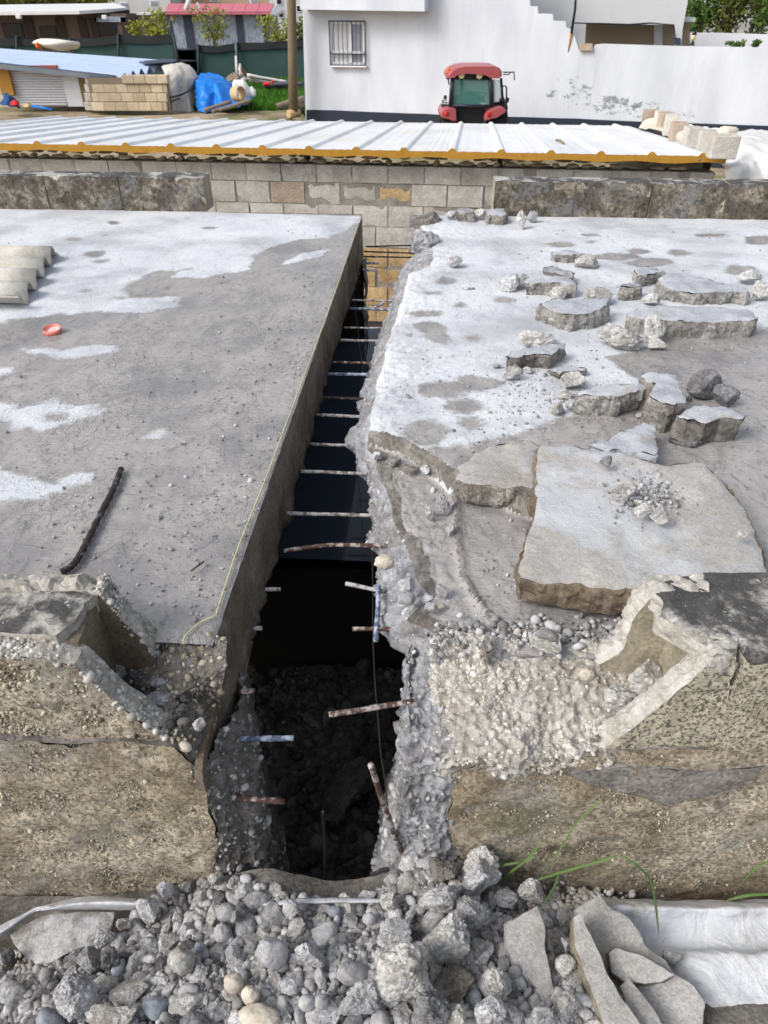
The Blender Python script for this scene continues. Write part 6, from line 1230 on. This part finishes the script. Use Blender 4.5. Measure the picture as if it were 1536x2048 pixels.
for u in (897, 992):
    c = PTr(u, 262, .45); wh = empty('wheel', c); wh.parent = trc; wh.location = Vector(c) - trc.location; r_ = .62
    prf = [(-.2, .36), (-.22, .5), (-.19, .6), (-.1, r_), (.1, r_), (.19, .6), (.22, .5), (.2, .36)]; V = []; n = 32
    for x, r2 in prf:
        for k in range(n): V.append((x, r2 * math.cos(2 * math.pi * k / n), r2 * math.sin(2 * math.pi * k / n)))
    F = [(j * n + k, j * n + (k + 1) % n, (j + 1) * n + (k + 1) % n, (j + 1) * n + k) for j in range(len(prf) - 1) for k in range(n)] + [((len(prf) - 1) * n + k, (len(prf) - 1) * n + (k + 1) % n, (k + 1) % n, k) for k in range(n)]
    mb = MB(); mb.add(V, F, 0, True)
    for k in range(18): an = 2 * math.pi * k / 18; mb.box((.1 * (-1) ** k, (r_ + .012) * math.cos(an), (r_ + .012) * math.sin(an)), (.2, .05, .05), Matrix.Rotation(an, 3, 'X'))
    mk('tyre', np.concatenate(mb.v), mb.f, M['rubber'], wh, local=True); mb = MB(); mb.tube([(-.16, 0, 0), (0, 0, 0), (.16, 0, 0)], [.35, .3, .35], 24); mk('rim', np.concatenate(mb.v), mb.f, M['clay'], wh, local=True)
loft('rear_body', [(914, 213), (968, 214), (966, 262), (916, 262)], [.1, .9], [1, 1], M['black'])
loft('seat', [(934, 189), (940, 187), (952, 187), (957, 190), (958, 212), (933, 212)], [.45, .6], [1, .95], M['black'])
loft('dashboard', [(915, 201), (930, 199), (968, 199), (978, 203), (980, 212), (912, 211)], [1.0, 1.3], [1, 1], M['black'])
c = PTr(961, 190, .95); mb = MB(); mb.tube([c + V3(.13 * math.cos(a_), .05 * math.sin(a_), .05 * math.sin(a_)) for a_ in np.linspace(0, 2 * math.pi, 20)], .014, 6, caps=False); mb.tube([c, c - V3(0, -.1, .2)], .02, 6); mb.build('steering_wheel', [M['black']], trc)
loft('bonnet', [(922, 204), (970, 204), (972, 260), (920, 260)], [1.7, 1.9, 3.3, 3.5], [.95, 1, .96, .85], M['red'])
mb = MB(); mb.tube([PTr(1004, 205, .3), PTr(1004, 176, .3), PTr(1006.5, 172, .3), PTr(1010, 171.5, .3), PTr(1013, 175, .3), PTr(1013, 240, .3)], .02, 6); mb.build('grab_rail', [M['iron']], trc)
mb = MB(); mb.tube([PTr(1006, 144.5, .9), PTr(1028, 144.5, .9), PTr(1029, 160, .9)], .018, 6); mb.tube([PTr(1006, 149, .9), PTr(1018, 149, .9), PTr(1021, 145, .9)], .014, 6); mb.build('mirror_arm', [M['iron']], trc)
mb = MB(); mb.tube([PTr(1003, 196, .2), PTr(1005, 203, .2), PTr(1006, 206, .2)], [.06, .07, .03], 8); mb.tube([PTr(1011, 200, .25), PTr(1016, 200, .25), PTr(1018, 200, .25)], [.05, .06, .03], 8); mb.build('side_lamp', [M['black']], trc)
# ------------------------------------------------------------- yard on the left: lean-to, tarps, scrap
def Yz(x, y): return float(yard_z(np.array(x), np.array(y)))
def qb(name, u0, v0, u1, v1, y, dep, mat, par, bev=.0):             # a box whose front face fills the given pixels
    a = PY(u0, v1, y); b = PY(u1, v0, y); mb = MB(); mb.box(((a[0] + b[0]) / 2, y + dep / 2, (a[2] + b[2]) / 2), (b[0] - a[0], dep, b[2] - a[2]), bev=bev); return mb.build(name, [M[mat]], par)
lt = tag(empty('lean_to', PY(150, 222, 26.5)), 'low lean-to with a pale blue corrugated roof and white shutter', 'lean-to')
A_, B_, C_, D_ = PY(-90, 97, 29), PY(345, 128, 29), PY(232, 158, 26), PY(-90, 122, 26); nu, nv = 40, 70; V = []
nn = np.cross(B_ - A_, D_ - A_); nn /= np.linalg.norm(nn); nn *= np.sign(nn[2])
for j in range(nv):
    for i in range(nu):
        a, b = i / (nu - 1), j / (nv - 1); V.append(A_ * (1 - a) * (1 - b) + B_ * a * (1 - b) + C_ * a * b + D_ * (1 - a) * b + nn * .1 * math.cos(2 * math.pi * b * 7))
V = np.array(V); n = nu * nv; V = np.concatenate([V, V - nn * .02]); F = [tuple(q) for q in gridf(nu, nv)] + [tuple(q[::-1] + n) for q in gridf(nu, nv)]
mk('roof_sheet', V, F, M['bluesheet'], lt, smooth=True)
sh_ = qb('shutter', 14, 140, 136, 212, 26.6, .05, 'shutter', lt)
for k in range(13):
    v_ = 143 + k * 5.3; a = PY(15, v_, 26.57); b = PY(135, v_ + 3.6, 26.57); mb = MB(); mb.box((a + b) / 2, (b[0] - a[0], .05, a[2] - b[2]), bev=.012); mb.build('slat', [M['shutter']], sh_)
qb('panel', 137, 145, 168, 213, 26.55, .06, 'shutter', lt); qb('post', 4, 138, 15, 190, 26.4, .15, 'ochre', lt); qb('post', 168.5, 150, 171, 217, 26.5, .1, 'wood', lt)
qb('beam', -60, 131, 112, 138, 26.3, .15, 'redbeam', lt); qb('beam', 112, 143, 146, 149, 26.35, .12, 'ochre', lt); qb('back_wall', -90, 120, 170, 222, 28.2, .15, 'blockg', lt)
bw = tag(empty('block_wall', PY(255, 222, 26)), 'stub of beige block wall at the right end of the lean-to', 'wall')
for r_ in range(5):
    v0, v1 = 222 - 18.2 * (r_ + 1), 222 - 18.2 * r_
    for k in range(9):
        u0 = 186 + (k - (.5 if r_ % 2 else 0)) * 23.5; u1 = u0 + 20.4; u0 = max(u0, 186); u1 = min(u1, 333)
        if u1 - u0 < 5 or v0 < np.interp((u0 + u1) / 2, [186, 232, 335], [160, 152, 130]): continue
        qb('block', u0, v0 + 1.4, u1, v1, 25.9 + .03 * ((r_ * 7 + k * 3) % 3), .35, 'blocko', bw, .015)
qb('mortar_core', 187, 156, 332, 221, 25.97, .22, 'log', bw)
for r_ in range(4): qb('block', 171, 150 + r_ * 18, 185, 167 + r_ * 18, 26.2, .3, 'blockg', bw, .015)
sheet('tarp', [[PY(322, 132, 27.5), PY(345, 124, 27.5), PY(362, 122, 27.8), PY(385, 133, 28), PY(394, 150, 28.3)], [PY(330, 150, 26.6), PY(348, 140, 26.8), PY(365, 140, 27), PY(385, 152, 27.3), PY(395, 165, 27.8)], [PY(335, 178, 26.4), PY(352, 170, 26.5), PY(362, 180, 26.8), PY(382, 182, 27), PY(396, 190, 27.6)], [PY(336, 224, 26.2), PY(350, 224, 26.3), PY(368, 224, 26.7), PY(380, 224, 26.6), PY(396, 222, 27.4)]], 36, 40, M['tarpg'], 'worn white tarp draped over a heap beside the beige block wall', 'tarp', .2, 1.6, 910, .02)
mb = MB(); mb.tube([PY(335, 197, 26), PY(362, 190, 26.3), PY(392, 175, 27)], .025, 5); mb.tube([PY(338, 205, 26), PY(360, 196, 26.3)], .02, 5); tag(mb.build('tie_rope', [M['black']]), 'black rope tied around the worn white tarp', 'rope')
sheet('sheet_stack', [[PY(270, 122, 29), PY(310, 118, 29.5), PY(352, 118, 29.5)], [PY(290, 126, 27.8), PY(320, 124, 27.8), PY(350, 123, 27.8)]], 16, 8, M['trim'], 'dark sheets lying behind the blue roof end', 'roofing sheet', .02, 2, 911, .05)
sheet('blue_tarp', [[PY(390, 168, 28.2), PY(402, 152, 28.4), PY(425, 151, 28.4), PY(455, 162, 28.4), PY(475, 172, 28.4), PY(500, 196, 28.2)],
    [PY(389, 172, 27.4), PY(400, 160, 27.4), PY(424, 160, 27.4), PY(452, 172, 27.4), PY(472, 184, 27.4), PY(503, 198, 27.5)],
    [PY(391, 186, 27.0), PY(404, 178, 26.8), PY(428, 172, 27.0), PY(448, 186, 26.7), PY(470, 194, 26.8), PY(504, 200, 27.0)],
    [PY(393, 202, 26.6), PY(406, 200, 26.4), PY(430, 192, 26.7), PY(446, 204, 26.3), PY(472, 204, 26.5), PY(500, 206, 26.6)],
    [PY(397, 222, 26.4), PY(410, 224, 26.0), PY(432, 218, 26.4), PY(450, 219, 26.0), PY(475, 214, 26.2), PY(497, 210, 26.3)]], 60, 60, M['bluetarp'], 'bright blue tarp draped over a heap in the yard', 'tarp', .22, 2.0, 912, .02)
c = PY(476, 188, 26.0); ax_ = np.array([.8, -.55, .12]); ax_ /= np.linalg.norm(ax_); mb = MB(); R0 = .21
v1, f1 = tubeg([c - ax_ * .15, c, c + ax_ * .15], R0, 22, False); v2, f2 = tubeg([c - ax_ * .15, c, c + ax_ * .15], R0 - .03, 22, False); mb.add(v1, f1, 0, True); mb.add(v2, [q[::-1] for q in f2], 0, True)
for k in range(22):
    for e_ in (0, 44): i, j = e_ + k, e_ + (k + 1) % 22; mb.add([v1[i], v1[j], v2[j], v2[i]], [(0, 1, 2, 3)], 0)
tag(mb.build('clay_pipe', [M['clay']]), 'short tan pipe ring leaning on the blue tarp', 'pipe')
for i, (u, v, sx, sz, lab) in enumerate(((484, 180, .36, .34, 'white plastic bag behind the tan pipe ring'), (503, 186, .16, .2, 'small white bag at the right end of the blue tarp'))):
    V, F = rock_geo(914 + i, 3, 14, .45, (sx, sx * .7, sz), .3); tag(mk('plastic_bag', V, F, M['tarpw'], loc=PY(u, v, 27.6), smooth=True, local=True), lab, 'bag')
def logs(label, pairs, y, r_, m, group=None, cat='log', name='log'):
    for k, (a, b) in enumerate(pairs):
        A_ = PY(*a, y + .12 * k); B_ = PY(*b, y + .12 * k + .3); g = A_ + (B_ - A_) * np.linspace(0, 1, 9)[:, None]; g = g + np.stack([fbm(g * 1.7, 2, k + c) for c in range(3)], 1) * r_ * .5
        v, f = tubeg(g, r_ * (1 + .15 * vnoise(g * 3, k)), 9); tag(mk(name, v, f, M[m], smooth=True), label[k] if isinstance(label, list) else label, cat, group)
logs(['thin pole lying under the front of the blue tarp', 'grey log lying in front of the blue tarp', 'short log end by the corner of the blue tarp'], [((408, 221), (462, 203)), ((438, 221), (503, 199)), ((424, 224), (470, 212))], 25.4, .055, 'log', 'logs lying before the blue tarp')
logs('cut log in the small woodpile between pole and white house', [((556, 214), (582, 204)), ((558, 219), (590, 206)), ((562, 224), (600, 210)), ((590, 206), (607, 199)), ((594, 212), (608, 207)), ((592, 218), (609, 213)), ((592, 224), (609, 219))], 27.2, .1, 'log', 'cut logs in the small woodpile')
sc_ = tag(empty('scrap_metal', PY(480, 165, 33)), 'white bent metal frame leaning against the green fence', 'scrap metal')
mb = MB()
for a, b in (((472, 112), (474, 155)), ((474, 130), (484, 150)), ((480, 128), (480, 152)), ((478, 146), (492, 160)), ((476, 158), (492, 158)), ((474, 152), (482, 162))): mb.tube([PY(*a, 33), PY(*b, 32.8)], .05, 6)
mb.build('frame_bars', [M['scrapw']], sc_)
plate('torn_panel', [PY(u, v, 33.1) for u, v in [(482, 132), (490, 142), (498, 150), (494, 158), (486, 152), (480, 145)]], (0, .08, 0), [M['wood'], M['wood']], sc_, res=.2, jag=.02, rough=.01, topn=.02, layers=1)
V, F = rock_geo(917, 3, 10, .3, (.3, .3, .24)); tag(mk('scrap_heap', V, F, M['log'], loc=PY(468, 160, 32), local=True), 'dark rusty scrap bundle beside the white metal frame', 'scrap metal')
logs('pale metal strip in the stack along the green fence', [((494, 150), (574, 164)), ((494, 153), (580, 167)), ((494, 157), (572, 169)), ((498, 162), (540, 166))], 32, .05, 'scrapw', 'pale metal strips stacked by the fence', 'metal strip', 'metal_strip')
logs('slate grey plastic pipe in the bundle by the fence', [((528, 170), (606, 168)), ((528, 174), (606, 174)), ((532, 177), (606, 180)), ((540, 180), (606, 184))], 30.5, .07, 'pipe', 'slate plastic pipes bundled by the fence', 'pipe', 'plastic_pipe')
c = PY(534, 168, 30); mb = MB(); mb.box(c, (.26, .2, .12), bev=.04); mb.box(c + V3(.2, .1, .06), (.1, .1, .1), bev=.03); tag(mb.build('red_fitting', [M['redlens']]), 'small red plastic fitting on the pipe bundle', 'fitting')
# things in front of the shutter
sheet('cloth_bundle', [[PY(4, 186, 25.9), PY(14, 182, 25.8), PY(22, 188, 25.8), PY(40, 206, 25.7)], [PY(3, 198, 25.6), PY(14, 194, 25.4), PY(24, 198, 25.4), PY(40, 208, 25.4)], [PY(4, 210, 25.5), PY(15, 212, 25.2), PY(28, 212, 25.2), PY(41, 213, 25.3)]], 26, 26, M['bluecloth'], 'dark blue cloth bundle beside the ochre post', 'cloth', .12, 4, 918, .03)
sheet('red_cloth', [[PY(20, 202, 25.3), PY(30, 200, 25.2), PY(38, 205, 25.2)], [PY(20, 210, 25.1), PY(30, 209, 25.0), PY(39, 211, 25.1)]], 16, 12, M['redlens'], 'red cloth at the foot of the dark blue bundle', 'cloth', .08, 6, 919, .03)
sheet('yellow_sack', [[PY(44, 208, 25.4), PY(56, 206, 25.3), PY(66, 209, 25.4)], [PY(44, 214, 25.2), PY(56, 212, 25.0), PY(66, 215, 25.2)]], 16, 12, M['clay'], 'small yellowish sack lying before the shutter', 'sack', .06, 6, 920, .04)
mb = MB(); mb.tube([PY(64, 212, 25.1), PY(104, 219, 24.8)], .035, 6); tag(mb.build('blue_pole', [M['bluetarp']]), 'thin blue pole lying before the shutter', 'pole')
cn = tag(empty('covered_stand', PY(120, 112, 31)), 'white canvas cover on a rusty legged stand before the green fence', 'stand')
V, F = rock_geo(921, 3, 8, .12, (.98, .5, .2), .25); mk('canvas_cover', V, F, M['canvas'], cn, loc=None, smooth=True) if False else mk('canvas_cover', V + PY(117, 89, 31), F, M['canvas'], cn, smooth=True)
for (a, b) in (((85, 95), (86, 112)), ((101, 96), (102, 114)), ((126, 96), (128, 116)), ((140, 94), (145, 116))): mb = MB(); mb.tube([PY(*a, 31), PY(*b, 31)], .045, 6); mb.build('leg', [M['redbeam']], cn)
mb = MB(); c = PY(76, 91, 30.6); mb.box(c, (.16, .2, .2), bev=.05); mb.build('end_cap', [M['orange']], cn)
up = tag(empty('utility_pole', PY(587, 230, 25.5)), 'brown wooden utility pole at the corner of the white house', 'pole'); mb = MB(); mb.tube([PY(587, 232, 25.5), PY(585, 110, 25.5), PY(583, 0, 25.5), PY(582, -120, 25.5)], [.15, .14, .13, .12], 14); mb.build('shaft', [M['pole']], up)
mb = MB(); mb.tube([PY(577, 228, 25.3), PY(598, 226, 25.6)], .12, 8); mb.build('foot_block', [M['blockt']], up)
# ------------------------------------------------------------- green fence, gate, buildings behind
fc = tag(empty('net_fence', PY(180, 150, 36)), 'long dark green net fence with a black band left of the gate', 'fence')
fd = tag(empty('net_fence', PY(500, 165, 36)), 'dark green net fence between the gate and the white house', 'fence')
def fpanel(par, top, bot, band, y=36):
    (u0, v0), (u1, v1) = top; A_ = [PY(u0, v0 + band, y), PY(u1, v1 + band, y), PY(u1 + 2, bot, y), PY(u0, bot, y)]
    plate('net_panel', A_, (0, .03, 0), [M['net'], M['net']], par, res=.35, jag=.03, rough=0, topn=.12, seed=int(u0) + 200, layers=1)
    plate('net_band', [PY(u0, v0, y - .08), PY((u0 + u1) / 2, (v0 + v1) / 2 + 2.5, y - .12), PY(u1, v1, y - .08), PY(u1, v1 + band + 2, y - .08), PY(u0, v0 + band + 2, y - .08)], (0, .03, 0), [M['netdark'], M['netdark']], par, res=.35, jag=.05, rough=0, topn=.1, seed=int(u0) + 400, layers=1)
    mb = MB(); mb.tube([PY(u0, v0 - 2, y - .15), PY(u0 + 2, bot, y - .15)], .05, 6); mb.build('post', [M['post']], par)
for t_ in ([(-90, 76), (33, 74)], [(33, 74), (140, 76)], [(140, 78), (236, 68)], [(236, 69), (346, 70)]): fpanel(fc, t_, 150, 16)
mb = MB(); mb.tube([PY(346, 68, 35.9), PY(362, 150, 35.9)], .06, 6); mb.build('post', [M['post']], fc)
for t_ in ([(396, 90), (470, 86)], [(474, 86), (608, 78)]): fpanel(fd, t_, 172, 14)
mb = MB(); mb.tube([PY(396, 88, 35.9), PY(400, 172, 35.9)], .06, 6); mb.build('post', [M['post']], fd)
gt = tag(empty('metal_gate', PY(378, 165, 36.5)), 'dark grey ribbed metal gate between the two green fences', 'gate')
for k in range(7): qb('board', 359 + k * 5.2, 98, 363.4 + k * 5.2, 165, 36.5, .06, 'post', gt)
mb = MB()
for v_ in (99, 122, 160): mb.tube([PY(358, v_, 36.45), PY(396, v_, 36.45)], .05, 6)
mb.build('rail', [M['iron']], gt)
hb = tag(empty('long_house', PY(100, 80, 46)), 'long brown walled house under a white roof behind the green fence', 'house')
qb('wall', -120, 27, 252, 90, 46, 4, 'housebrown', hb)
for u0, v0, u1, v1 in ((82, 52, 112, 74), (196, 46, 232, 72), (10, 46, 44, 76)):
    w2_ = qb('window', u0, v0, u1, v1, 45.96, .06, 'housedark', hb); qb('pane', u0 + 3, v0 + 2, u1 - 3, v1 - 2, 45.93, .04, 'housewin', w2_)
for u in (58, 121, 165, 188, 250): qb('wall_post', u, 34, u + 4, 90, 45.9, .08, 'housedark', hb)
qb('wall_panel', 190, 33, 250, 44, 45.9, .05, 'cladding', hb)
plate('roof', [PY(-120, 32, 44.8), PY(160, 31.5, 44.8), PY(255, 17, 47), PY(232, 15, 52), PY(-120, 15, 52)], (0, 0, .14), [M['houseroof'], M['houseroof']], hb, res=1.2, jag=0, rough=0, topn=0, layers=1)
plate('gable', [PY(160, 33, 45.2), PY(256, 19, 46.5), PY(256, 32, 46.5), PY(170, 36, 45.4)], (0, .3, 0), [M['housedark'], M['housedark']], hb, res=1.2, jag=0, rough=0, topn=0, layers=1)
for u, v in ((36, 33), (208, 34)): qb('eaves_lamp', u - 4, v - 4, u + 4, v + 5, 44.6, .2, 'houseroof', hb, .03)
wl = tag(empty('pale_outhouse', PY(280, 80, 48)), 'pale outhouse wall between the long house and the cabin', 'building'); qb('wall', 254, 30, 334, 90, 48, 3, 'beigewall', wl); qb('roof', 250, 26, 338, 30, 47.8, 3.6, 'houseroof', wl)
cb = tag(empty('cabin', PY(440, 100, 44)), 'blue grey cladding cabin with a faded pink red roof', 'cabin')
qb('wall', 336, 26, 536, 118, 44, 4, 'cladding', cb)
for u in (335, 377, 479, 531): qb('corner_trim', u, 27, u + 5, 118, 43.95, .1, 'trim', cb)
qb('eaves_trim', 328, 23.5, 540, 27.5, 43.6, .2, 'trim', cb); qb('poster', 341, 31, 347, 41, 43.93, .04, 'clay', cb)
for k in range(8):
    u0, u1 = 329 + k * 26.4, 329 + k * 26.4 + 25.6; plate('roof_sheet', [PY(u0, 25, 43.5), PY(u1, 25, 43.5), PY(u1 + 8, 7, 48.5), PY(u0 + 8, 7, 48.5)], (0, 0, -.08), [M['pinkroof'], M['pinkroof']], cb, res=2, jag=0, rough=0, topn=0, layers=1)
plate('verge', [PY(540, 26, 43.5), PY(556, 7, 48.5), PY(568, 20, 48.5), PY(548, 30, 43.6)], (0, 0, -.1), [M['houseroof'], M['houseroof']], cb, res=2, jag=0, rough=0, topn=0, layers=1)
gb = tag(empty('grey_building', PY(570, 60, 58)), 'grey block building glimpsed between the cabin and the pole', 'building'); qb('wall', 545, -60, 615, 90, 58, 4, 'grey_shade_wall', gb)
for u0, v0 in ((552, -4), (576, -4), (592, 10), (556, 22)): q = qb('window', u0, v0, u0 + 12, v0 + 14, 57.95, .08, 'pvc', gb); qb('pane', u0 + 2, v0 + 2, u0 + 10, v0 + 12, 57.92, .05, 'housewin', q)
fb = tag(empty('far_building', PY(250, 20, 66)), 'pale far building above the white roof of the long house', 'building'); qb('wall', 185, -70, 330, 30, 66, 5, 'grey_shade_wall', fb); qb('roof', 180, -78, 336, -70, 65.5, 6, 'houseroof', fb)
for u0, v0 in ((200, 2), (240, 4), (300, 0)): q = qb('window', u0, v0, u0 + 14, v0 + 10, 65.95, .08, 'pvc', fb); qb('pane', u0 + 2, v0 + 2, u0 + 12, v0 + 9, 65.9, .05, 'pane', q)
fb2 = tag(empty('far_building', PY(450, 5, 70)), 'pale far building above the pink red cabin roof', 'building'); qb('wall', 330, -70, 545, 20, 70, 5, 'beigewall', fb2)
for u0, v0 in ((345, -6), (420, -8), (500, -4)): q = qb('window', u0, v0, u0 + 16, v0 + 12, 69.95, .08, 'pvc', fb2); qb('pane', u0 + 2, v0 + 2, u0 + 14, v0 + 10, 69.9, .05, 'pane', q)
mb = MB(); mb.tube([PY(372, 20, 43), PY(377, 4, 43), PY(382, -40, 43)], .12, 8); mb.tube([PY(386, 20, 43), PY(396, 6, 43), PY(399, 14, 43), PY(400, 22, 43)], .05, 6); tag(mb.build('white_post', [M['pvc']]), 'white post and bent tube rising behind the cabin eaves', 'post')
rb = tag(empty('rear_building', PF(1450, 60, 14)), 'pale building with dark rails behind the trees at upper right', 'building'); plate('wall', [PF(u, v, 14) for u, v in [(1370, -60), (1800, -60), (1800, 100), (1370, 100)]], bk * 1, [M['grey_shade_wall'], M['grey_shade_wall']], rb, res=2, jag=0, rough=0, topn=0, layers=1)
for v_ in (14, 32): plate('rail', [PF(1370, v_, 13.6), PF(1800, v_ + 2, 13.6), PF(1800, v_ + 5, 13.6), PF(1370, v_ + 3, 13.6)], bk * .1, [M['post'], M['post']], rb, res=2, jag=0, rough=0, topn=0, layers=1)
# ------------------------------------------------------------- trees and shrubs
def tree(label, u, v0, v1, hw, y, n, leaf, mat, seed, limbs=7, base=None, name='tree', cat='tree', group=None, lo=.12):
    top = PY(u, v0, y); bot = PY(u, v1, y); h = top[2] - bot[2]; gz = base if base is not None else min(bot[2] - .2, Yz(bot[0], y)); w_ = hw / ppm(bot)
    root = tag(empty(name, (bot[0], y, gz)), label, cat, group); rr = np.random.default_rng(seed); H = top[2] - gz; mb = MB(); tips = []
    b0 = V3(bot[0], y, gz); tp_ = V3(top[0], y, gz + H * .7); g = b0 + (tp_ - b0) * np.linspace(0, 1, 6)[:, None] + rr.normal(0, .02 * H, (6, 3)) * V3(1, 1, .2); g[0] = b0
    r0 = max(.03, .018 * H); mb.tube(g, r0 * np.linspace(1, .35, 6), 7)
    for k in range(limbs):
        s_ = g[rr.integers(1, 5)]; e = V3(bot[0] + rr.uniform(-1, 1) * w_ * .85, y + rr.uniform(-1, 1) * w_ * .7, bot[2] + h * rr.uniform(.3, .97)); m_ = (s_ + e) / 2 + V3(0, 0, .08 * H); mb.tube([s_, m_, e], [r0 * .5, r0 * .3, r0 * .12], 5); tips += [e, m_]
    mb.build('trunk', [M['bark']], root)
    tips = np.array(tips); cl = tips[rr.integers(0, len(tips), n)] + rr.normal(0, 1, (n, 3)) * V3(w_ * .24, w_ * .24, h * .13)
    ok = (np.abs(cl[:, 0] - bot[0]) < w_ * 1.1) & (cl[:, 2] < top[2] + .1 * h) & (cl[:, 2] > bot[2] - h * lo); cl = cl[ok]; n = len(cl); d1 = rr.normal(size=(n, 3)); d1 /= np.linalg.norm(d1, axis=1)[:, None]; d2 = np.cross(d1, rr.normal(size=(n, 3))); d2 /= np.linalg.norm(d2, axis=1)[:, None]
    L = leaf * rr.uniform(.6, 1.3, n)[:, None]; V = np.stack([cl - d1 * L, cl - d2 * L * .4, cl + d1 * L, cl + d2 * L * .4], 1).reshape(-1, 3); F = np.arange(4 * n).reshape(-1, 4)
    mk('crown', V, F, M[mat], root)
tree('yellow green bush left of the cabin', 312, 22, 82, 30, 42, 700, .11, 'leafy', 1, base=None); tree('loose yellow green young tree in front of the cabin', 424, 16, 92, 34, 41, 480, .1, 'leafy', 2)
tree('yellowish bush behind the utility pole', 555, 36, 96, 46, 40, 520, .1, 'leafy', 3); tree('tall yellow green bush at the corner of the white house', 598, 20, 100, 22, 39, 420, .1, 'leafd', 13)
tree('small pale bush before the outhouse', 270, 45, 84, 18, 43, 300, .1, 'leafy', 4)
tree('broad olive tree above the left end of the white roof', 100, -40, 16, 60, 60, 2600, .2, 'leafd', 5); tree('olive green tree above the middle of the white roof', 175, -30, 16, 50, 62, 2000, .2, 'leafy', 6); tree('olive tree at the upper left corner', 15, -40, 14, 50, 64, 1800, .2, 'leafd', 7); tree('distant olive tree above the pink red roof', 640, -60, 4, 60, 66, 900, .2, 'leafd', 8)
for i, (u, v0, v1, hw, n, m_, lab) in enumerate(((1400, -40, 66, 46, 1500, 'leafg', 'green tree just right of the raised house wall'), (1462, -50, 66, 50, 1600, 'leafd', 'dark branched tree above the garden wall'), (1520, -50, 68, 48, 1700, 'leafg', 'leafy tree at the upper right corner'))):
    y_ = PF(u, 60, 9)[1]; tree(lab, u, v0, v1, hw, y_, n, .1, m_, 20 + i, 12, base=PF(u, 110, 9)[2] - .5, lo=.05)
for i, (u, lab) in enumerate(((1470, 'sparse weed standing on the white wall'), (1508, 'taller leafy weed on the white wall near the frame edge'))):
    y_ = PF(u, 95, .6)[1]; tree(lab, u, 80, 96, 12 if i else 16, y_, 90, .08, 'leafg', 30 + i, 4, base=PF(u, 100, .6)[2], name='weed', cat='weed')
# grass in the yard
rr = np.random.default_rng(60); n = 26000; X = rr.uniform(-6.6, -2.6, n); Y_ = rr.uniform(27, 37, n); X = X * (Y_ / 28); Zg = yard_z(X, Y_); k = fbm(np.stack([X, Y_, 0 * X], 1) * .7, 3, 8); ok = k > -.22; X, Y_, Zg, k = X[ok], Y_[ok], Zg[ok], k[ok]; n = len(X)
h_ = (.12 + .16 * rr.random(n)) * (1.1 + k); a = rr.uniform(0, 6.28, n); b = np.stack([X, Y_, Zg], 1); sd_ = np.stack([np.cos(a), np.sin(a), 0 * a], 1) * .03; tipd = np.stack([rr.normal(0, .07, n), rr.normal(0, .07, n), h_], 1)
V = np.stack([b - sd_, b + sd_, b + tipd], 1).reshape(-1, 3); tag(mk('grass', V, np.arange(3 * n).reshape(-1, 3), M['grass']), kind='stuff')
